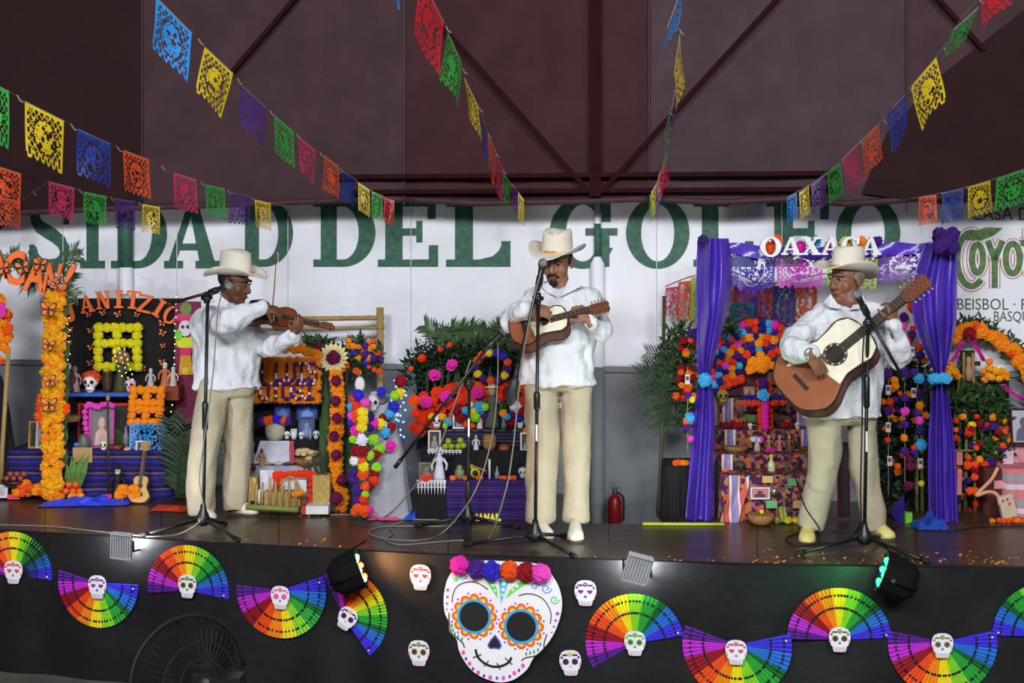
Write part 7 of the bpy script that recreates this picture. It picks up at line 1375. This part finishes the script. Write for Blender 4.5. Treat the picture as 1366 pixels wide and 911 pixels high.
fl('rosette', tm('dred'), P(1294, 443, 8.6), 9*S(8.7), fa); fl('pompom', tm('dred'), P(1294, 444, 8.62), 8*S(8.7), fa)
o = obj('foliage', leaves([P(p.x+R(-5, 5), p.y-9+R(-5, 4), 8.70) for p in curve for _ in range(6)]+[P(p.x+R(-5, 5), p.y+12+R(-4, 4), 8.71) for p in curve for _ in range(3)], .06, leafm), leafm, fa)
def ribbon(lab, pts, w_, Y, col):
    m = MB(); q = smooth_pts([P(x, y, Y) for x, y in pts], 4); vs = []
    for i, p in enumerate(q): vs += [p+V((-w_*S(Y)/2, .01*math.sin(i), 0)), p+V((w_*S(Y)/2, -.01*math.sin(i*1.3), 0))]
    m.add(vs, [(2*i, 2*i+1, 2*i+3, 2*i+2) for i in range(len(q)-1)]); return one('ribbon', m, C(*col, rough=.4), lab, 'ribbon', 'magenta ribbons on the right altar')
ribbon('magenta ribbon slanting left from the flower arch', [(1287, 452), (1278, 468), (1266, 488)], 6, 8.66, (180, 24, 130)); ribbon('magenta ribbon slanting right from the flower arch', [(1297, 452), (1304, 466), (1313, 482)], 6, 8.66, (180, 24, 130)); ribbon('magenta ribbon at the right edge below the arch', [(1336, 512), (1350, 524), (1372, 536)], 9, 8.66, (180, 24, 130))
ni = T('wooden_niche', 'dark wooden niche with a pale carved figure under the arch', 'niche', P(1291, 520, 8.8)); obj('back_board', B(1283, 468, 1300, 520, 8.74, .04), C(30, 22, 20), ni); 
for x in (1286, 1298): obj('slat', B(x-1.4, 470, x+1.4, 512, 8.72, .02), bamboo, ni)
m = MB(); m.lathe([(4*S(8.8), 0), (5*S(8.8), 12*S(8.8)), (3*S(8.8), 22*S(8.8)), (4*S(8.8), 28*S(8.8)), (2*S(8.8), 32*S(8.8))], P(1292, 508, 8.70), 10); obj('carved_figure', m, C(176, 130, 100), ni, True); obj('cross_arm', B(1278, 482, 1308, 488, 8.73, .015), C(60, 40, 30), ni)
for lab, x, y, w_, h_ in (('orange flower bundle right of the niche', 1320, 512, 20, 36), ('orange flower bundle left of the niche', 1270, 512, 16, 34), ('small orange flower bundle at the cane tops', 1337, 512, 12, 24)): heap('flower_bundle', lab, 'flowers', x, y, w_, h_, 8.64, 'marigold', ['gold', 'mari'], 16, 4.6, 'flower bundles around the niche')
for lab, a in (('black framed picture at the right edge', (1349, 545, 1385, 592, 8.6, (24, 22, 24), (170, 166, 176), (90, 90, 110))),): photo(lab, *a)
cloth_table('altar table under pale pink cloth at the right edge', 1332, 592, 1440, 622, 8.68, .08, C(196, 140, 150), 0, .008)
cloth_table('lower altar table under pink striped cloth at the right edge', 1344, 626, 1440, 698, 8.4, .3, stripes('pinkgrey', [(0, (206, 120, 124)), (.4, (206, 196, 204)), (.62, (190, 130, 136)), (.75, (150, 150, 160))], 'Z', 6.5), 1, .012)
ca = T('red_cabinet', 'dark red wooden cabinet with a pink card at right', 'cabinet', P(1327, 698, 8.5)); obj('carcass', B(1312, 624, 1346, 698, 8.5, .2), C(70, 22, 18), ca); obj('cabinet_door', B(1315, 628, 1343, 695, 8.485, .015), C(80, 26, 20), ca); obj('pink_card', B(1326, 641, 1338, 652, 8.475, .006), C(206, 130, 140), ca)
m = MB(); m.tube(smooth_pts([P(1331, 624, 8.42), P(1322, 640, 8.4), P(1307, 655, 8.38), P(1303, 661, 8.38), P(1318, 656, 8.36), P(1330, 660, 8.34), P(1334, 674, 8.33)], 5), .012, 8); one('rope_loop', m, C(206, 150, 116), 'pale rope curling in front of the red cabinet', 'rope', None, True)
bc = T('white_bag', 'white paper bag with small red prints at the right', 'bag', P(1345, 694, 8.32)); m = MB(); m.plate([P(x, y, 8.32) for x, y in ((1332, 664), (1350, 658), (1358, 688), (1338, 692))], (0, .04, 0)); obj('bag_body', m, C(196, 176, 150), bc)
for x, y in ((1338, 668), (1344, 666), (1347, 672)): m = MB(); m.plate([P(x+a, y+b, 8.315) for a, b in ell(0, 0, 1.6, 2, 6)], (0, .002, 0)); obj('red_print', m, C(190, 50, 60), bc)
heap('marigold_bunch', 'marigolds strewn at the lower right edge of the altar', 'flowers', 1345, 699, 44, 9, 8.22, 'marigold', ['mari', 'org'], 16, 4); heap('marigold_bunch', 'orange flowers beside the black framed picture', 'flowers', 1340, 592, 16, 44, 8.66, 'marigold', ['org', 'red', 'mari'], 14, 5); heap('marigold_flower', 'orange flower hanging on the canes', 'flower', 1298, 660, 10, 10, 8.5, 'marigold', ['org'], 2, 5)
tn = T('purple_cloth_bundle', 'hanging indigo cloth corner beside the right curtain foot', 'cloth', P(1198, 700, 8.3)); m = MB(); m.add([P(1206, 658, 8.32), P(1187, 682, 8.26), P(1198, 700, 8.24), P(1208, 698, 8.26), P(1200, 680, 8.2)], [(0, 1, 4), (1, 2, 4), (2, 3, 4), (3, 0, 4)]); obj('cloth', m, C(50, 30, 130), tn)
crumple('crumpled blue tissue paper at the foot of the right curtain', ((1218, 703), (1262, 704)), 8.1, .1, (36, 70, 160), seed=11)
bx('green_packet', 'lime green packet beside the blue tissue paper', 'packet', 1208, 684, 1217, 698, 8.2, .04, C(96, 176, 40))
# petals on the deck
m = MB(); rnd = random.Random(3)
for i in range(210):
    if i < 150: px = rnd.uniform(1000, 1366); py = interp(FE, px); yb = 350+2852.5/YF(px); py = yb-2-abs(rnd.gauss(0, 9))
    elif i < 190: px = rnd.uniform(280, 980); yb = 350+2852.5/YF(px); py = yb-1-abs(rnd.gauss(0, 4))
    else: px = rnd.uniform(395, 440); py = rnd.uniform(688, 694)
    c = PS(px, py)+V((0, 0, .004)); a = rnd.uniform(0, 6); l = rnd.uniform(.006, .016); d = V((math.cos(a), math.sin(a), rnd.uniform(.1, .5)))*l; e = V((-math.sin(a), math.cos(a), .2))*l*.6
    m.add([c-d*.6, c+e, c+d, c-e], [(0, 1, 2, 3)])
tag(obj('petals', m, C(226, 140, 24)), 'orange marigold petals scattered along the stage edge', 'petals', None, 'stuff')
